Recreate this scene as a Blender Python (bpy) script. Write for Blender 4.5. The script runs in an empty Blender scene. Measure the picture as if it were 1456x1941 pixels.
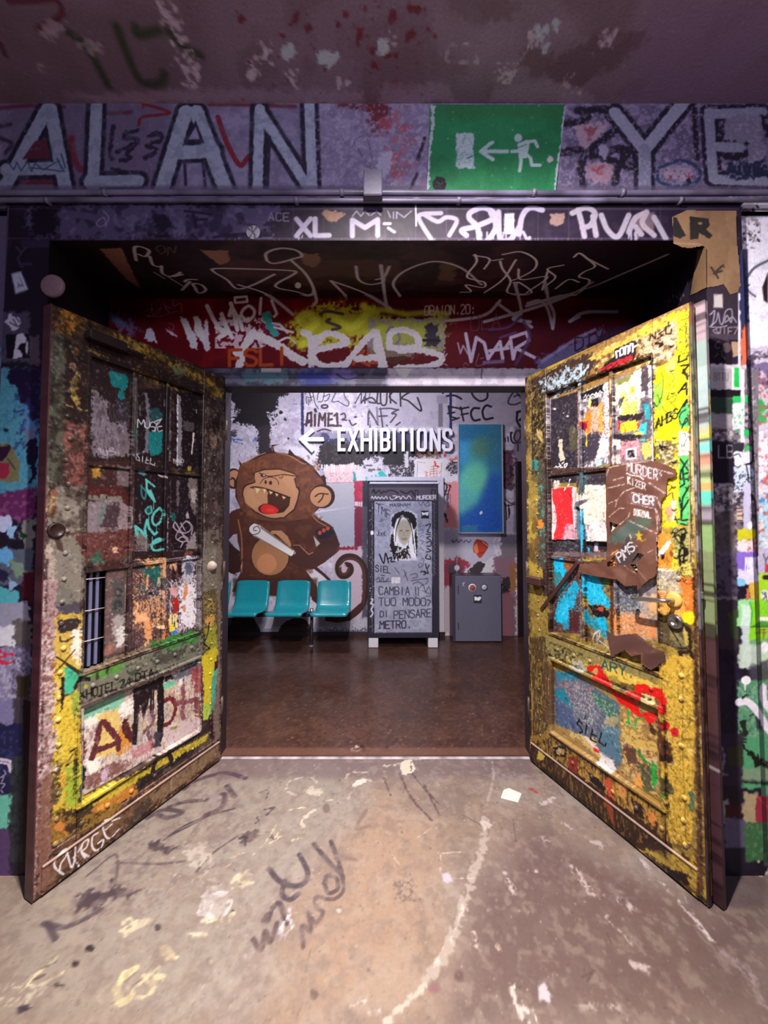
import bpy, math, random
import numpy as np

# ---------------------------------------------------------------- camera, world, lights, exposure
SC = bpy.context.scene
COL = SC.collection
F_PX, PPX, PPY, PITCH, EYE = 701.0, 728.0, 947.5, math.radians(2.0), 1.45   # measured from the photograph (1456 x 1941)
cam_d = bpy.data.cameras.new('camera')
cam = bpy.data.objects.new('camera', cam_d)
COL.objects.link(cam)
cam.location = (0, 0, EYE)
cam.rotation_euler = (math.radians(90) + PITCH, 0, 0)
cam_d.sensor_fit = 'VERTICAL'
cam_d.sensor_height = 36.0
cam_d.sensor_width = 27.0
cam_d.lens = 36.0 * F_PX / 1941.0
cam_d.shift_y = (PPY - 970.5) / 1941.0
cam_d.clip_start = 0.02
SC.camera = cam

SC.view_settings.view_transform = 'Standard'
SC.view_settings.look = 'None'
SC.view_settings.gamma = 1.0
SC.view_settings.use_curve_mapping = False
SC.view_settings.exposure = 0.0

wd = bpy.data.worlds.new('world')
SC.world = wd
wd.use_nodes = True
bg = wd.node_tree.nodes['Background']
bg.inputs['Color'].default_value = (0.62, 0.40, 0.72, 1)
bg.inputs['Strength'].default_value = 0.085

def lamp(name, kind, loc, energy, color, rot=(0, 0, 0), **kw):
    d = bpy.data.lights.new(name, kind)
    d.energy = energy
    d.color = color
    for k, v in kw.items():
        setattr(d, k, v)
    o = bpy.data.objects.new(name, d)
    o.location = loc
    o.rotation_euler = rot
    COL.objects.link(o)
    return o

# downlight under the ceiling of the front room, lights the doors and the concrete floor
lamp('ceiling_spot', 'SPOT', (-0.02, 0.50, 3.12), 760, (1.0, 0.90, 0.83), rot=(math.radians(5), math.radians(-15), 0), spot_size=math.radians(150), spot_blend=0.9, shadow_soft_size=0.035)
# extra narrow warm spot added for the pool of light on the concrete
lamp('added_warm_spot', 'SPOT', (-0.16, 0.50, 3.12), 780, (1.0, 0.84, 0.70), rot=(math.radians(10), math.radians(3), 0), spot_size=math.radians(68), spot_blend=1.0, shadow_soft_size=0.04)
# weak fill added behind the camera to lift the transom and upper wall
lamp('added_fill_lamp', 'AREA', (0.25, -1.0, 2.62), 32, (0.86, 0.80, 1.0), rot=(math.radians(78), 0, 0), shape='DISK', size=0.5)
# lamp of the hall behind the transom
lamp('hall_lamp', 'AREA', (-0.45, 2.80, 3.12), 68, (0.93, 0.90, 1.0), rot=(math.radians(24), 0, 0), shape='DISK', size=0.35)

# ---------------------------------------------------------------- pixel measurements -> points on a surface
def ray(x, y):
    a = (x - PPX) / F_PX
    b = -(y - PPY) / F_PX
    return np.array([a, math.cos(PITCH) - b * math.sin(PITCH), math.sin(PITCH) + b * math.cos(PITCH)])
def hit(x, y, o, n):
    d = ray(x, y)
    e = np.array([0, 0, EYE])
    return e + d * (np.dot(o - e, n) / np.dot(d, n))
def atY(x, y, Y):
    return hit(x, y, np.array([0, Y, 0.0]), np.array([0, 1.0, 0]))

# ---------------------------------------------------------------- paint: every painted surface has a paint layer in its own metres
def hx(c):
    if isinstance(c, str):
        return np.array([int(c[i:i + 2], 16) for i in (0, 2, 4)], np.float32) / 255
    return np.array(c, np.float32) / 255
def lin(c):
    c = np.clip(np.asarray(c, np.float32), 0, 1)
    return np.where(c <= 0.04045, c / 12.92, ((c + 0.055) / 1.055) ** 2.4)
def vnoise(h, w, cy, cx, rng):
    gh, gw = int(h / cy) + 3, int(w / cx) + 3
    g = rng.random((gh, gw)).astype(np.float32)
    y = np.arange(h, dtype=np.float32) / cy
    x = np.arange(w, dtype=np.float32) / cx
    yi, xi = y.astype(int), x.astype(int)
    fy, fx = y - yi, x - xi
    fy, fx = (fy * fy * (3 - 2 * fy))[:, None], (fx * fx * (3 - 2 * fx))[None]
    a = g[yi]; b = g[yi + 1]
    r = a * (1 - fy) + b * fy
    return r[:, xi] * (1 - fx) + r[:, xi + 1] * fx
def fbm(h, w, cy, cx, seed, n=4):
    rng = np.random.default_rng(seed)
    t = np.zeros((h, w), np.float32); amp = 1.0; s = 0
    for _ in range(n):
        t += amp * vnoise(h, w, max(cy, 1.01), max(cx, 1.01), rng); s += amp
        amp *= 0.55; cy /= 2.1; cx /= 2.1
    t /= s
    return np.clip((t - 0.5) * 1.9 + 0.5, 0, 1)
def P(s):
    return np.array([[float(v) for v in q.split(',')] for q in s.split()]) if isinstance(s, str) else np.asarray(s, float)
def spline(p, closed=False, k=6):
    if len(p) < 3:
        return p
    q = np.vstack([p[-1:], p, p[:2]]) if closed else np.vstack([p[:1] * 2 - p[1:2], p, p[-1:] * 2 - p[-2:-1]])
    out = []
    t = np.linspace(0, 1, k, endpoint=False)[:, None]
    for i in range(1, len(q) - 2):
        a, b, c, d = q[i - 1:i + 3]
        out.append(0.5 * (2 * b + (c - a) * t + (2 * a - 5 * b + 4 * c - d) * t ** 2 + (3 * b - 3 * c + d - a) * t ** 3))
    out = np.vstack(out)
    return out if closed else np.vstack([out, p[-1:]])

GLY = dict(A='00 26 40;12 32', B='00 06 36 45 44 33 03;33 42 41 30 00', C='45 36 16 05 01 10 30 41', D='00 06 26 45 41 20 00', E='46 06 00 40;03 33',
  F='46 06 00;03 33', G='45 36 16 05 01 10 30 41 43 23', H='00 06;40 46;03 43', I='20 26', J='46 41 30 10 01', K='00 06;46 03 40', L='06 00 40',
  M='00 06 23 46 40', N='00 06 40 46', O='16 05 01 10 30 41 45 36 16', P='00 06 36 45 44 33 03', Q='16 05 01 10 30 41 45 36 16;22 40',
  R='00 06 36 45 44 33 03;23 40', S='45 36 16 05 04 33 42 41 30 10 01', T='06 46;26 20', U='06 01 10 30 41 46', V='06 20 46', W='06 10 23 30 46',
  X='00 46;06 40', Y='06 23 46;23 20', Z='06 46 00 40', i='20 24;25 26', o='14 03 01 10 30 41 43 34 14', e='02 42 43 34 14 03 01 10 40', d='44 14 03 01 10 40;46 40',
  n='00 04;03 14 34 43 40', k='00 06;44 02 40', r='00 04;03 14 34', w='04 10 23 30 44', g='44 14 03 02 11 41;44 4a', m='00 04 24 20;24 44 40')
GLY.update({'0': GLY['O'], '1': '15 26 20', '2': '05 16 36 45 44 00 40', '4': '36 02 42;30 36', '3': '06 46 23 33 42 41 30 10 01', '.': '20 21', '!': '26 22;20 21',
  '-': '13 33', '"': '16 14;36 34', ':': '23 24;20 21', '?': '05 16 36 45 44 23 22;20 21', '7': '06 46 10', '8': '33 44 45 36 16 05 04 13 33 42 41 30 10 01 02 13'})

class Paint:
    def __init__(s, o, U, V, u0, u1, v0, v1, ppm, base, gain=1.0, seed=1):
        s.o = np.array(o, float); s.U = np.array(U, float); s.V = np.array(V, float)
        s.U /= np.linalg.norm(s.U); s.V /= np.linalg.norm(s.V)
        s.n = np.cross(s.U, s.V)
        s.u0, s.v0, s.ppm, s.gain, s.seed = u0, v0, ppm, gain, seed
        s.W = int((u1 - u0) * ppm) + 2; s.H = int((v1 - v0) * ppm) + 2
        s.a = np.empty((s.H, s.W, 3), np.float32); s.a[:] = hx(base)
        s.z = (0, 0, 1.0)
        s.n1 = fbm(s.H, s.W, 5, 5, seed + 900, 2) - 0.5
        s.n2 = fbm(s.H, s.W, 22, 22, seed + 901, 3) - 0.5
    def Z(s, x, y, k):
        s.z = (x, y, k); return s
    def c(s, p):                        # photo measurements -> paint cells
        p = P(p); out = np.empty((len(p), 2))
        for i, (x, y) in enumerate(p):
            q = hit(s.z[0] + x / s.z[2], s.z[1] + y / s.z[2], s.o, s.n) - s.o
            out[i] = ((q @ s.U - s.u0) * s.ppm, (q @ s.V - s.v0) * s.ppm)
        return out
    def k(s, p):                        # paint cells per measured unit
        p = P(p).mean(0)
        q = hit(s.z[0] + p[0] / s.z[2], s.z[1] + p[1] / s.z[2], s.o, s.n)
        return s.ppm * q[1] / F_PX / s.z[2]
    def win(s, lo, hi, m):
        x0, y0 = max(0, int(lo[0] - m)), max(0, int(lo[1] - m))
        x1, y1 = min(s.W, int(hi[0] + m) + 2), min(s.H, int(hi[1] + m) + 2)
        return None if x1 <= x0 or y1 <= y0 else (x0, y0, x1, y1)
    def put(s, w, al, c):
        x0, y0, x1, y1 = w
        t = s.a[y0:y1, x0:x1]
        t += (hx(c) - t) * al[..., None]
    def _stroke(s, q, w, c, a, soft, rough, dry):
        r = w / 2; m = r + soft + rough + 2
        W = s.win(q.min(0), q.max(0), m)
        if W is None: return
        x0, y0, x1, y1 = W
        best = np.full((y1 - y0, x1 - x0), 1e9, np.float32)
        for A, B in zip(q[:-1], q[1:]):
            V = s.win(np.minimum(A, B), np.maximum(A, B), m)
            if V is None: continue
            a0, b0, a1, b1 = V
            X = np.arange(a0, a1)[None] - A[0]; Y = np.arange(b0, b1)[:, None] - A[1]
            d = B - A; L = max(d @ d, 1e-9)
            t = np.clip((X * d[0] + Y * d[1]) / L, 0, 1)
            ds = np.hypot(X - t * d[0], Y - t * d[1])
            sl = best[b0 - y0:b1 - y0, a0 - x0:a1 - x0]
            np.minimum(sl, ds, out=sl)
        if rough: best = best + s.n1[y0:y1, x0:x1] * rough * 2
        al = np.clip((r - best) / soft + 0.5, 0, 1)
        if soft > 4: al = al * al * (3 - 2 * al)
        if dry: al = al * np.clip((s.n1[y0:y1, x0:x1] + s.n2[y0:y1, x0:x1] + 0.5 - dry) * 5, 0, 1)
        s.put(W, al * a, c)
    def st(s, p, w, c, a=1, soft=0, rough=0, sm=1, dry=0):
        p = P(p); k = s.k(p); q = s.c(p)
        if sm: q = spline(q)
        s._stroke(q, w * k, c, a, max(1.0, soft * k), rough * k, dry)
    def ms(s, ps, w, c, **kw):
        for p in ps.split('|'): s.st(p, w, c, **kw)
    def po(s, p, c, a=1, soft=0, rough=0, sm=0, dry=0):
        p = P(p); k = s.k(p); q = s.c(p)
        if sm: q = spline(q, True)
        soft = max(1.2, soft * k); rough *= k
        W = s.win(q.min(0), q.max(0), soft + rough * 1.5)
        if W is None: return
        sd, ins = s.sd(q, W, rough)
        x0, y0, x1, y1 = W
        al = np.clip(sd / soft + 0.5, 0, 1)
        if soft > 4: al = al * al * (3 - 2 * al)
        if dry: al = al * np.clip((s.n1[y0:y1, x0:x1] + s.n2[y0:y1, x0:x1] + 0.5 - dry) * 5, 0, 1)
        s.put(W, al * a, c)
    def sd(s, q, W, rough):
        x0, y0, x1, y1 = W
        X = np.arange(x0, x1)[None].astype(np.float32); Y = np.arange(y0, y1)[:, None].astype(np.float32)
        if rough:
            X = X + s.n1[y0:y1, x0:x1] * rough * 1.6 + s.n2[y0:y1, x0:x1] * rough
            Y = Y + s.n2[::-1][y0:y1, x0:x1] * rough + s.n1[::-1][y0:y1, x0:x1] * rough * 1.6
        X, Y = np.broadcast_arrays(X, Y)
        ins = np.zeros(X.shape, bool); best = np.full(X.shape, 1e9, np.float32)
        for A, B in zip(q, np.roll(q, -1, 0)):
            d = B - A; L = max(d @ d, 1e-9)
            t = np.clip(((X - A[0]) * d[0] + (Y - A[1]) * d[1]) / L, 0, 1)
            np.minimum(best, np.hypot(X - A[0] - t * d[0], Y - A[1] - t * d[1]), out=best)
            if A[1] != B[1]:
                cr = (A[1] > Y) != (B[1] > Y)
                ins ^= cr & (X < (B[0] - A[0]) * (Y - A[1]) / (B[1] - A[1]) + A[0])
        return np.where(ins, best, -best), ins
    def el(s, cx, cy, rx, ry, c, **kw):
        t = np.linspace(0, 2 * math.pi, 20, endpoint=False)
        s.po(np.c_[cx + rx * np.cos(t), cy + ry * np.sin(t)], c, **kw)
    def re(s, x0, y0, x1, y1, c, **kw):
        s.po([(x0, y0), (x1, y0), (x1, y1), (x0, y1)], c, **kw)
    def mot(s, c, cell, th, a=1, box=None, seed=0, st=(1, 1), sharp=5, edge=0):   # mottling / wear inside a measured box or outline
        m = None
        if box is None:
            W = (0, 0, s.W, s.H); k = s.ppm / 300
        elif isinstance(box, str):
            q = s.c(box); k = s.k(box); W = s.win(q.min(0), q.max(0), 0)
            if W is None: return
            m = np.clip(s.sd(q, W, 3 * k)[0] / (cell * k * .35 + 1) + .4, 0, 1); box = None
        else:
            x0, y0, x1, y1 = box
            q = s.c([(x0, y0), (x1, y0), (x1, y1), (x0, y1)]); k = s.k([(x0, y0), (x1, y1)])
            W = s.win(q.min(0), q.max(0), 0)
            if W is None: return
        h, w = W[3] - W[1], W[2] - W[0]
        n = fbm(h, w, cell * k * st[1], cell * k * st[0], s.seed * 131 + seed * 17 + 5, 3)
        al = np.clip((n - th) * sharp, 0, 1)
        if box is not None:
            e = edge or 0.18
            fx = np.clip(np.minimum(np.arange(w) + 1, w - np.arange(w)) / (e * w), 0, 1); fy = np.clip(np.minimum(np.arange(h) + 1, h - np.arange(h)) / (e * h), 0, 1)
            al = np.clip((n - th - (1 - np.minimum(fy[:, None], fx[None])) * 0.25) * sharp, 0, 1)
        if m is not None: al = al * m
        s.put(W, al * a * .85, c)
    def tx(s, t, p, h, w, c, up=None, sm=1, jit=0.0, **kw):        # hand lettering along a measured base line
        p = P(p); A, B = p[0], p[-1]
        n = len(t); up = np.array(up if up is not None else (0, -1.0), float)
        adv = (B - A) / (n - 0.25)
        rng = random.Random(len(t) * 7 + int(A[0]))
        for i, chn in enumerate(t):
            g = GLY.get(chn)
            if g is None: continue
            j = rng.uniform(-jit, jit) * h
            for part in g.split(';'):
                pts = [A + adv * (i + 0.75 * (int(q[0]) / 4)) + up * (h * (int(q[1], 16) if q[1] != 'a' else -2) / 6 + j) for q in part.split()]
                s.st(np.array(pts), w, c, sm=1 if (sm and len(pts) > 4) else 0, **kw)
    def sp(s, box, n, r0, r1, c, seed=0, a=1, asp=1.0):           # specks
        rng = random.Random(seed + s.seed)
        x0, y0, x1, y1 = box
        for _ in range(n):
            x, y = rng.uniform(x0, x1), rng.uniform(y0, y1)
            r = r0 + (r1 - r0) * rng.random() ** 2
            s.st([(x, y), (x + r * (rng.random() - .5) * 2 * asp, y + r * (rng.random() - .5) * 2)], r * 2, c, a=a, sm=0, rough=r * .5)
    def dr(s, x0, x1, y, ln, n, w, c, seed=0, a=1):               # paint runs
        rng = random.Random(seed + s.seed)
        for _ in range(n):
            x = rng.uniform(x0, x1); L = ln * rng.uniform(.25, 1)
            s.st([(x, y), (x + rng.uniform(-1, 1), y + L)], w * rng.uniform(.6, 1.3), c, a=a, sm=0)
    def sample(s, pts):
        q = pts - s.o
        x = np.clip((q @ s.U - s.u0) * s.ppm, 0, s.W - 1.001); y = np.clip((q @ s.V - s.v0) * s.ppm, 0, s.H - 1.001)
        xi, yi = x.astype(int), y.astype(int); fx, fy = (x - xi)[:, None], (y - yi)[:, None]
        t = (s.a[yi, xi] * (1 - fx) + s.a[yi, xi + 1] * fx) * (1 - fy) + (s.a[yi + 1, xi] * (1 - fx) + s.a[yi + 1, xi + 1] * fx) * fy
        return np.clip(lin(t) * s.gain, 0, 0.92)

# ---------------------------------------------------------------- materials
MATS = {}
def mat(name, rough=0.5, bump=0.15, scale=60.0, metal=0.0, var=0.18, spec=0.5, coat=0.0):
    if name in MATS: return MATS[name]
    m = bpy.data.materials.new(name); m.use_nodes = True
    nt = m.node_tree; N = nt.nodes; L = nt.links
    b = N['Principled BSDF']
    at = N.new('ShaderNodeVertexColor'); at.layer_name = 'Col'
    tc = N.new('ShaderNodeTexCoord')
    no = N.new('ShaderNodeTexNoise'); no.inputs['Scale'].default_value = scale; no.inputs['Detail'].default_value = 6
    L.new(tc.outputs['Object'], no.inputs['Vector'])
    mr = N.new('ShaderNodeMapRange'); mr.inputs['To Min'].default_value = 1 - var; mr.inputs['To Max'].default_value = 1 + var
    mr.inputs['From Min'].default_value = 0.3; mr.inputs['From Max'].default_value = 0.7
    L.new(no.outputs['Fac'], mr.inputs['Value'])
    vm = N.new('ShaderNodeVectorMath'); vm.operation = 'SCALE'
    L.new(at.outputs['Color'], vm.inputs[0]); L.new(mr.outputs['Result'], vm.inputs['Scale'])
    L.new(vm.outputs['Vector'], b.inputs['Base Color'])
    rr = N.new('ShaderNodeMapRange'); rr.inputs['To Min'].default_value = max(0.05, rough - 0.12); rr.inputs['To Max'].default_value = min(1, rough + 0.12)
    n2 = N.new('ShaderNodeTexNoise'); n2.inputs['Scale'].default_value = scale * 0.23; n2.inputs['Detail'].default_value = 4
    L.new(tc.outputs['Object'], n2.inputs['Vector']); L.new(n2.outputs['Fac'], rr.inputs['Value']); L.new(rr.outputs['Result'], b.inputs['Roughness'])
    b.inputs['Metallic'].default_value = metal
    b.inputs['Specular IOR Level'].default_value = spec
    b.inputs['Coat Weight'].default_value = coat
    if bump:
        bp = N.new('ShaderNodeBump'); bp.inputs['Strength'].default_value = bump; bp.inputs['Distance'].default_value = 0.004
        L.new(no.outputs['Fac'], bp.inputs['Height']); L.new(bp.outputs['Normal'], b.inputs['Normal'])
    MATS[name] = m
    return m
M_PLASTER = mat('painted_plaster', 0.62, 0.35, 90, var=0.10)
M_CONC = mat('worn_concrete', 0.45, 0.07, 100, var=0.06)
M_HALLF = mat('polished_floor', 0.22, 0.05, 170, var=0.22, spec=0.4)
M_METALP = mat('painted_metal', 0.40, 0.15, 60, var=0.06, spec=0.32)
M_GLOSS = mat('gloss_tile', 0.55, 0.12, 60, var=0.10, spec=0.25)
M_CHROME = mat('bare_metal', 0.26, 0.05, 40, metal=0.9, var=0.08)
M_PAPER = mat('paper', 0.75, 0.2, 50, var=0.08)
M_PLAST = mat('plastic', 0.28, 0.02, 30, var=0.05, coat=0.3)
M_WHITE = mat('matt_sign', 0.5, 0.0, 30, var=0.02)

# ---------------------------------------------------------------- mesh builder
class MB:
    def __init__(s, o=(0, 0, 0), x=(1, 0, 0), y=(0, 1, 0), z=(0, 0, 1)):
        s.o, s.x, s.y, s.z = [np.array(v, float) for v in (o, x, y, z)]
        s.v = []; s.f = []; s.n = 0; s.smooth = []
    def W(s, p):
        p = np.asarray(p, float).reshape(-1, 3)
        return s.o + p[:, :1] * s.x + p[:, 1:2] * s.y + p[:, 2:] * s.z
    def add(s, v, f, smooth=False):
        s.v.append(s.W(v)); s.f += [tuple(i + s.n for i in q) for q in f]; s.smooth += [smooth] * len(f); s.n += len(np.asarray(v).reshape(-1, 3))
    def grid(s, a, b, c, d, seg=None, smooth=False):        # corners a b c d in order, spacing seg
        a, b, c, d = [np.array(q, float) for q in (a, b, c, d)]
        nu = nv = 1
        if seg:
            nu = max(1, int(math.ceil(max(np.linalg.norm(b - a), np.linalg.norm(c - d)) / seg))); nv = max(1, int(math.ceil(max(np.linalg.norm(d - a), np.linalg.norm(c - b)) / seg)))
        u = np.linspace(0, 1, nu + 1)[None, :, None]; v = np.linspace(0, 1, nv + 1)[:, None, None]
        p = (a * (1 - u) + b * u) * (1 - v) + (d * (1 - u) + c * u) * v
        i = (np.arange(nv)[:, None] * (nu + 1) + np.arange(nu)[None]).ravel()
        f = np.c_[i, i + 1, i + nu + 2, i + nu + 1]
        s.v.append(s.W(p.reshape(-1, 3))); s.f += [tuple(q) for q in (f + s.n).tolist()]; s.smooth += [smooth] * len(f); s.n += (nu + 1) * (nv + 1)
    def box(s, x0, x1, y0, y1, z0, z1, seg=None, c=0.0):
        lo = np.array([min(x0, x1), min(y0, y1), min(z0, z1)], float); hi = np.array([max(x0, x1), max(y0, y1), max(z0, z1)], float)
        c = min(c, *(0.45 * (hi - lo)))
        def pt(sx, sy, sz, ax):
            q = []
            for k, sg in enumerate((sx, sy, sz)):
                e = hi[k] if sg > 0 else lo[k]
                q.append(e if k == ax else e - sg * c)
            return q
        order = {0: [(-1, -1), (1, -1), (1, 1), (-1, 1)]}
        for ax in range(3):
            o1, o2 = [(1, 2), (2, 0), (0, 1)][ax]
            for sg in (-1, 1):
                cs = []
                for a, b in [(-1, -1), (1, -1), (1, 1), (-1, 1)]:
                    t = [0, 0, 0]; t[ax] = sg; t[o1] = a; t[o2] = b
                    cs.append(pt(*t, ax))
                if sg < 0: cs = cs[::-1]
                s.grid(*cs, seg)
        if c > 1e-6:
            for ax in range(3):
                o1, o2 = [(1, 2), (2, 0), (0, 1)][ax]
                for a in (-1, 1):
                    for b in (-1, 1):
                        def q(e, face):
                            t = [0, 0, 0]; t[ax] = e; t[o1] = a; t[o2] = b
                            return pt(*t, face)
                        s.grid(q(-1, o1), q(1, o1), q(1, o2), q(-1, o2), None if seg is None else max(seg, c))
            for a in (-1, 1):
                for b in (-1, 1):
                    for e in (-1, 1):
                        s.add([pt(a, b, e, 0), pt(a, b, e, 1), pt(a, b, e, 2)], [(0, 1, 2)])
    def prism(s, poly, z0, z1, ax='y', seg=None):          # polygon in (x,z) extruded along local y (or (x,y) along z)
        poly = P(poly); n = len(poly)
        mk = (lambda p, d: [(q[0], d, q[1]) for q in p]) if ax == 'y' else (lambda p, d: [(q[0], q[1], d) for q in p])
        v = mk(poly, z0) + mk(poly, z1)
        s.add(v, [tuple(range(n)), tuple(range(2 * n - 1, n - 1, -1))] + [(i, (i + 1) % n, n + (i + 1) % n, n + i) for i in range(n)])
    def tube(s, path, r, n=12, cap=True, closed=False):
        path = np.asarray(path, float); m = len(path)
        rs = np.broadcast_to(np.asarray(r, float), (m,))
        t = np.gradient(path, axis=0); t /= np.linalg.norm(t, axis=1)[:, None] + 1e-12
        ref = np.array([0, 0, 1.0]) if abs(t[0][2]) < 0.9 else np.array([1.0, 0, 0])
        a = np.cross(t[0], ref); a /= np.linalg.norm(a); vs = []
        for i in range(m):
            a = a - t[i] * (a @ t[i]); a /= np.linalg.norm(a); b = np.cross(t[i], a)
            for k in range(n):
                g = 2 * math.pi * k / n
                vs.append(path[i] + rs[i] * (math.cos(g) * a + math.sin(g) * b))
        f = [(i * n + k, i * n + (k + 1) % n, (i + 1) * n + (k + 1) % n, (i + 1) * n + k) for i in range(m - 1) for k in range(n)]
        s.add(vs, f, True)
        if cap:
            s.f += [tuple(s.n - m * n + k for k in range(n))[::-1], tuple(s.n - n + k for k in range(n))]; s.smooth += [False, False]
    def lathe(s, prof, n=20, c=(0, 0, 0), ax=1):           # profile (r, h) about local axis ax through c
        vs = []; m = len(prof)
        for r, h in prof:
            for k in range(n):
                g = 2 * math.pi * k / n; q = [r * math.cos(g), r * math.sin(g)]
                q.insert(ax, h); vs.append(np.array(q) + c)
        f = [(i * n + k, i * n + (k + 1) % n, (i + 1) * n + (k + 1) % n, (i + 1) * n + k) for i in range(m - 1) for k in range(n)]
        s.add(vs, f, True)
    def sweep(s, prof, a, b, up, out, seg=None):           # straight moulding: profile (out, up) from point a to b
        a, b, up, out = [np.array(q, float) for q in (a, b, up, out)]
        for (p0, q0), (p1, q1) in zip(prof[:-1], prof[1:]):
            s.grid(a + out * p0 + up * q0, b + out * p0 + up * q0, b + out * p1 + up * q1, a + out * p1 + up * q1, seg)
    def ribbon(s, pts, w, y0, y1):                          # flat stroke with mitred corners in local x,z, extruded along y
        p = P(pts); m = len(p); L = []; R = []
        for i in range(m):
            d0 = p[i] - p[i - 1] if i else p[1] - p[0]; d1 = p[i + 1] - p[i] if i < m - 1 else d0
            d0 = d0 / np.linalg.norm(d0); d1 = d1 / np.linalg.norm(d1)
            n0 = np.array([-d0[1], d0[0]]); t = n0 + np.array([-d1[1], d1[0]]); t /= np.linalg.norm(t)
            k = w / 2 / max(0.4, t @ n0); L.append(p[i] + t * k); R.append(p[i] - t * k)
        for i in range(m - 1):
            s.prism([L[i], L[i + 1], R[i + 1], R[i]], y0, y1)
    def build(s, name, m, paint=None, parent=None, flat=None):
        v = np.vstack(s.v)
        if paint is None: colr = np.tile(lin(hx(flat)), (len(v), 1))
        elif callable(paint): colr = paint(v)
        else: colr = paint.sample(v)
        me = bpy.data.meshes.new(name)
        off = np.array(parent['_at']) if parent is not None and '_at' in parent.keys() else np.zeros(3)
        fl = s.f
        me.vertices.add(len(v)); me.vertices.foreach_set('co', (v - off).astype(np.float32).ravel())
        cnt = np.array([len(q) for q in fl]); st = np.r_[0, np.cumsum(cnt)[:-1]]
        me.loops.add(int(cnt.sum())); me.polygons.add(len(fl))
        me.loops.foreach_set('vertex_index', np.concatenate([np.array(q) for q in fl]).astype(np.int32) if len(set(cnt)) > 1 else np.array(fl, np.int32).ravel())
        me.polygons.foreach_set('loop_start', st.astype(np.int32))
        me.polygons.foreach_set('use_smooth', np.array(s.smooth, bool))
        me.update(calc_edges=True); me.validate()
        at = me.color_attributes.new('Col', 'FLOAT_COLOR', 'POINT')
        at.data.foreach_set('color', np.c_[colr, np.ones(len(v))].astype(np.float32).ravel())
        me.materials.append(m)
        o = bpy.data.objects.new(name, me); COL.objects.link(o)
        if parent is not None: o.parent = parent
        return o
def thing(name, label, cat, at, group=None):
    o = bpy.data.objects.new(name, None); COL.objects.link(o)
    o.empty_display_size = 0.05
    o.location = at; o['_at'] = [float(q) for q in at]
    o['label'] = label; o['category'] = cat
    if group: o['group'] = group
    return o
def tag(o, label, cat, group=None):
    o['label'] = label; o['category'] = cat
    if group: o['group'] = group
    return o
def struct(o):
    o['kind'] = 'structure'; return o
# ================================================================ SETTING
YW, YF, YD, YB = 1.57, 1.53, 2.235, 4.42        # wall face, portal frame face, door plane, back wall of the hall
ZC = 3.255                                      # ceiling of the front room
XIL, XIR, ZI = -1.42, 1.362, 2.605              # inner edges of the portal frame
XOL, XOR, ZO = -1.605, 1.52, 2.765              # outer edges
XBL, XBR, ZB = -1.70, 1.60, 2.795               # recess at the door plane

# ---- ceiling paint
pc = Paint((0, 0, ZC), (1, 0, 0), (0, 1, 0), -2.3, 2.3, 0.85, 1.6, 260, '6c5966', 1.4, 1)
pc.mot('5c4850', 60, .52, .7, seed=1); pc.mot('7a6576', 90, .55, .6, seed=2)
pc.Z(0, 0, 1)
pc.po('0,0 380,0 420,150 300,196 0,196', '5a4550', a=.55, soft=60)
pc.po('360,168 690,172 690,196 200,196 120,178', '84707e', a=.8, soft=14, rough=6)
pc.po('728,150 850,165 870,196 720,196', '847080', a=.7, soft=10, rough=6)
pc.po('940,165 1060,150 1130,185 1120,196 930,196', '847180', a=.7, soft=12, rough=6)
pc.po('640,60 760,20 900,60 880,150 700,170', '5c4650', a=.5, soft=40, rough=15)
pc.po('820,20 940,40 960,90 900,130 820,90', '7a6876', a=.6, soft=26, rough=10)
pc.po('900,0 1000,0 960,40 920,30', '5a454a', a=.7, soft=14, rough=8)
pc.po('1030,130 1100,80 1230,50 1230,80 1150,130 1090,165 1050,160', '553f48', a=.85, soft=16, rough=10)
pc.po('980,95 1040,90 1060,130 1010,150', '5a454d', a=.8, soft=10, rough=8)
pc.po('1240,0 1456,0 1456,196 1180,196', '6a5170', a=.5, soft=60)
pc.ms('130,62 165,90 205,162|222,52 236,90 262,148 285,160 305,155 312,140|258,52 262,66 300,58|320,60 350,90 380,105', 15, '24301c', soft=14, a=.85)
pc.st('15,2 60,2 105,0 118,22 108,36 72,56', 9, '4c1d26', soft=5, a=.9)
pc.st('0,80 10,105', 8, '45202c', soft=5)
for x, y, r in ((105, 52, 22), (92, 70, 14), (174, 86, 16), (150, 78, 9), (80, 130, 8)):
    pc.el(x, y, r, r * .8, '93838c', a=.75, soft=5, rough=8)
for x, y, n in ((318, 25, 26), (338, 60, 16), (352, 115, 34), (362, 145, 30), (500, 100, 14), (480, 130, 16), (553, 150, 22), (740, 75, 16), (1015, 70, 22), (960, 140, 30), (1150, 70, 20), (655, 150, 10), (1085, 160, 16)):
    pc.sp((x - 16, y - 20, x + 16, y + 22), n, 1, 4.5, 'a898a4', seed=x, a=.8)
pc.po('534,85 556,78 562,96 550,118 534,112', '97a0a8', rough=5, soft=2); pc.po('602,96 640,93 644,104 618,126 602,120', '9aa3aa', rough=5, soft=2)
pc.po('712,78 732,72 736,98 716,102', '97a0a8', rough=5, soft=2); pc.el(478, 140, 9, 12, 'a79da6', rough=5); pc.el(502, 103, 6, 9, 'a79da6', rough=5)
pc.el(1022, 65, 14, 12, '96a0ae', rough=8, a=.9); pc.el(1050, 50, 9, 8, '96a0ae', rough=8, a=.9); pc.el(1032, 88, 8, 10, '96a0ae', rough=8, a=.9)
pc.ms('1010,75 990,110 978,125|1165,62 1140,85|850,85 900,85 905,118 845,116 850,85|940,135 965,142 985,142', 2.5, '9c8f9e', sm=0, rough=2)
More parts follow.
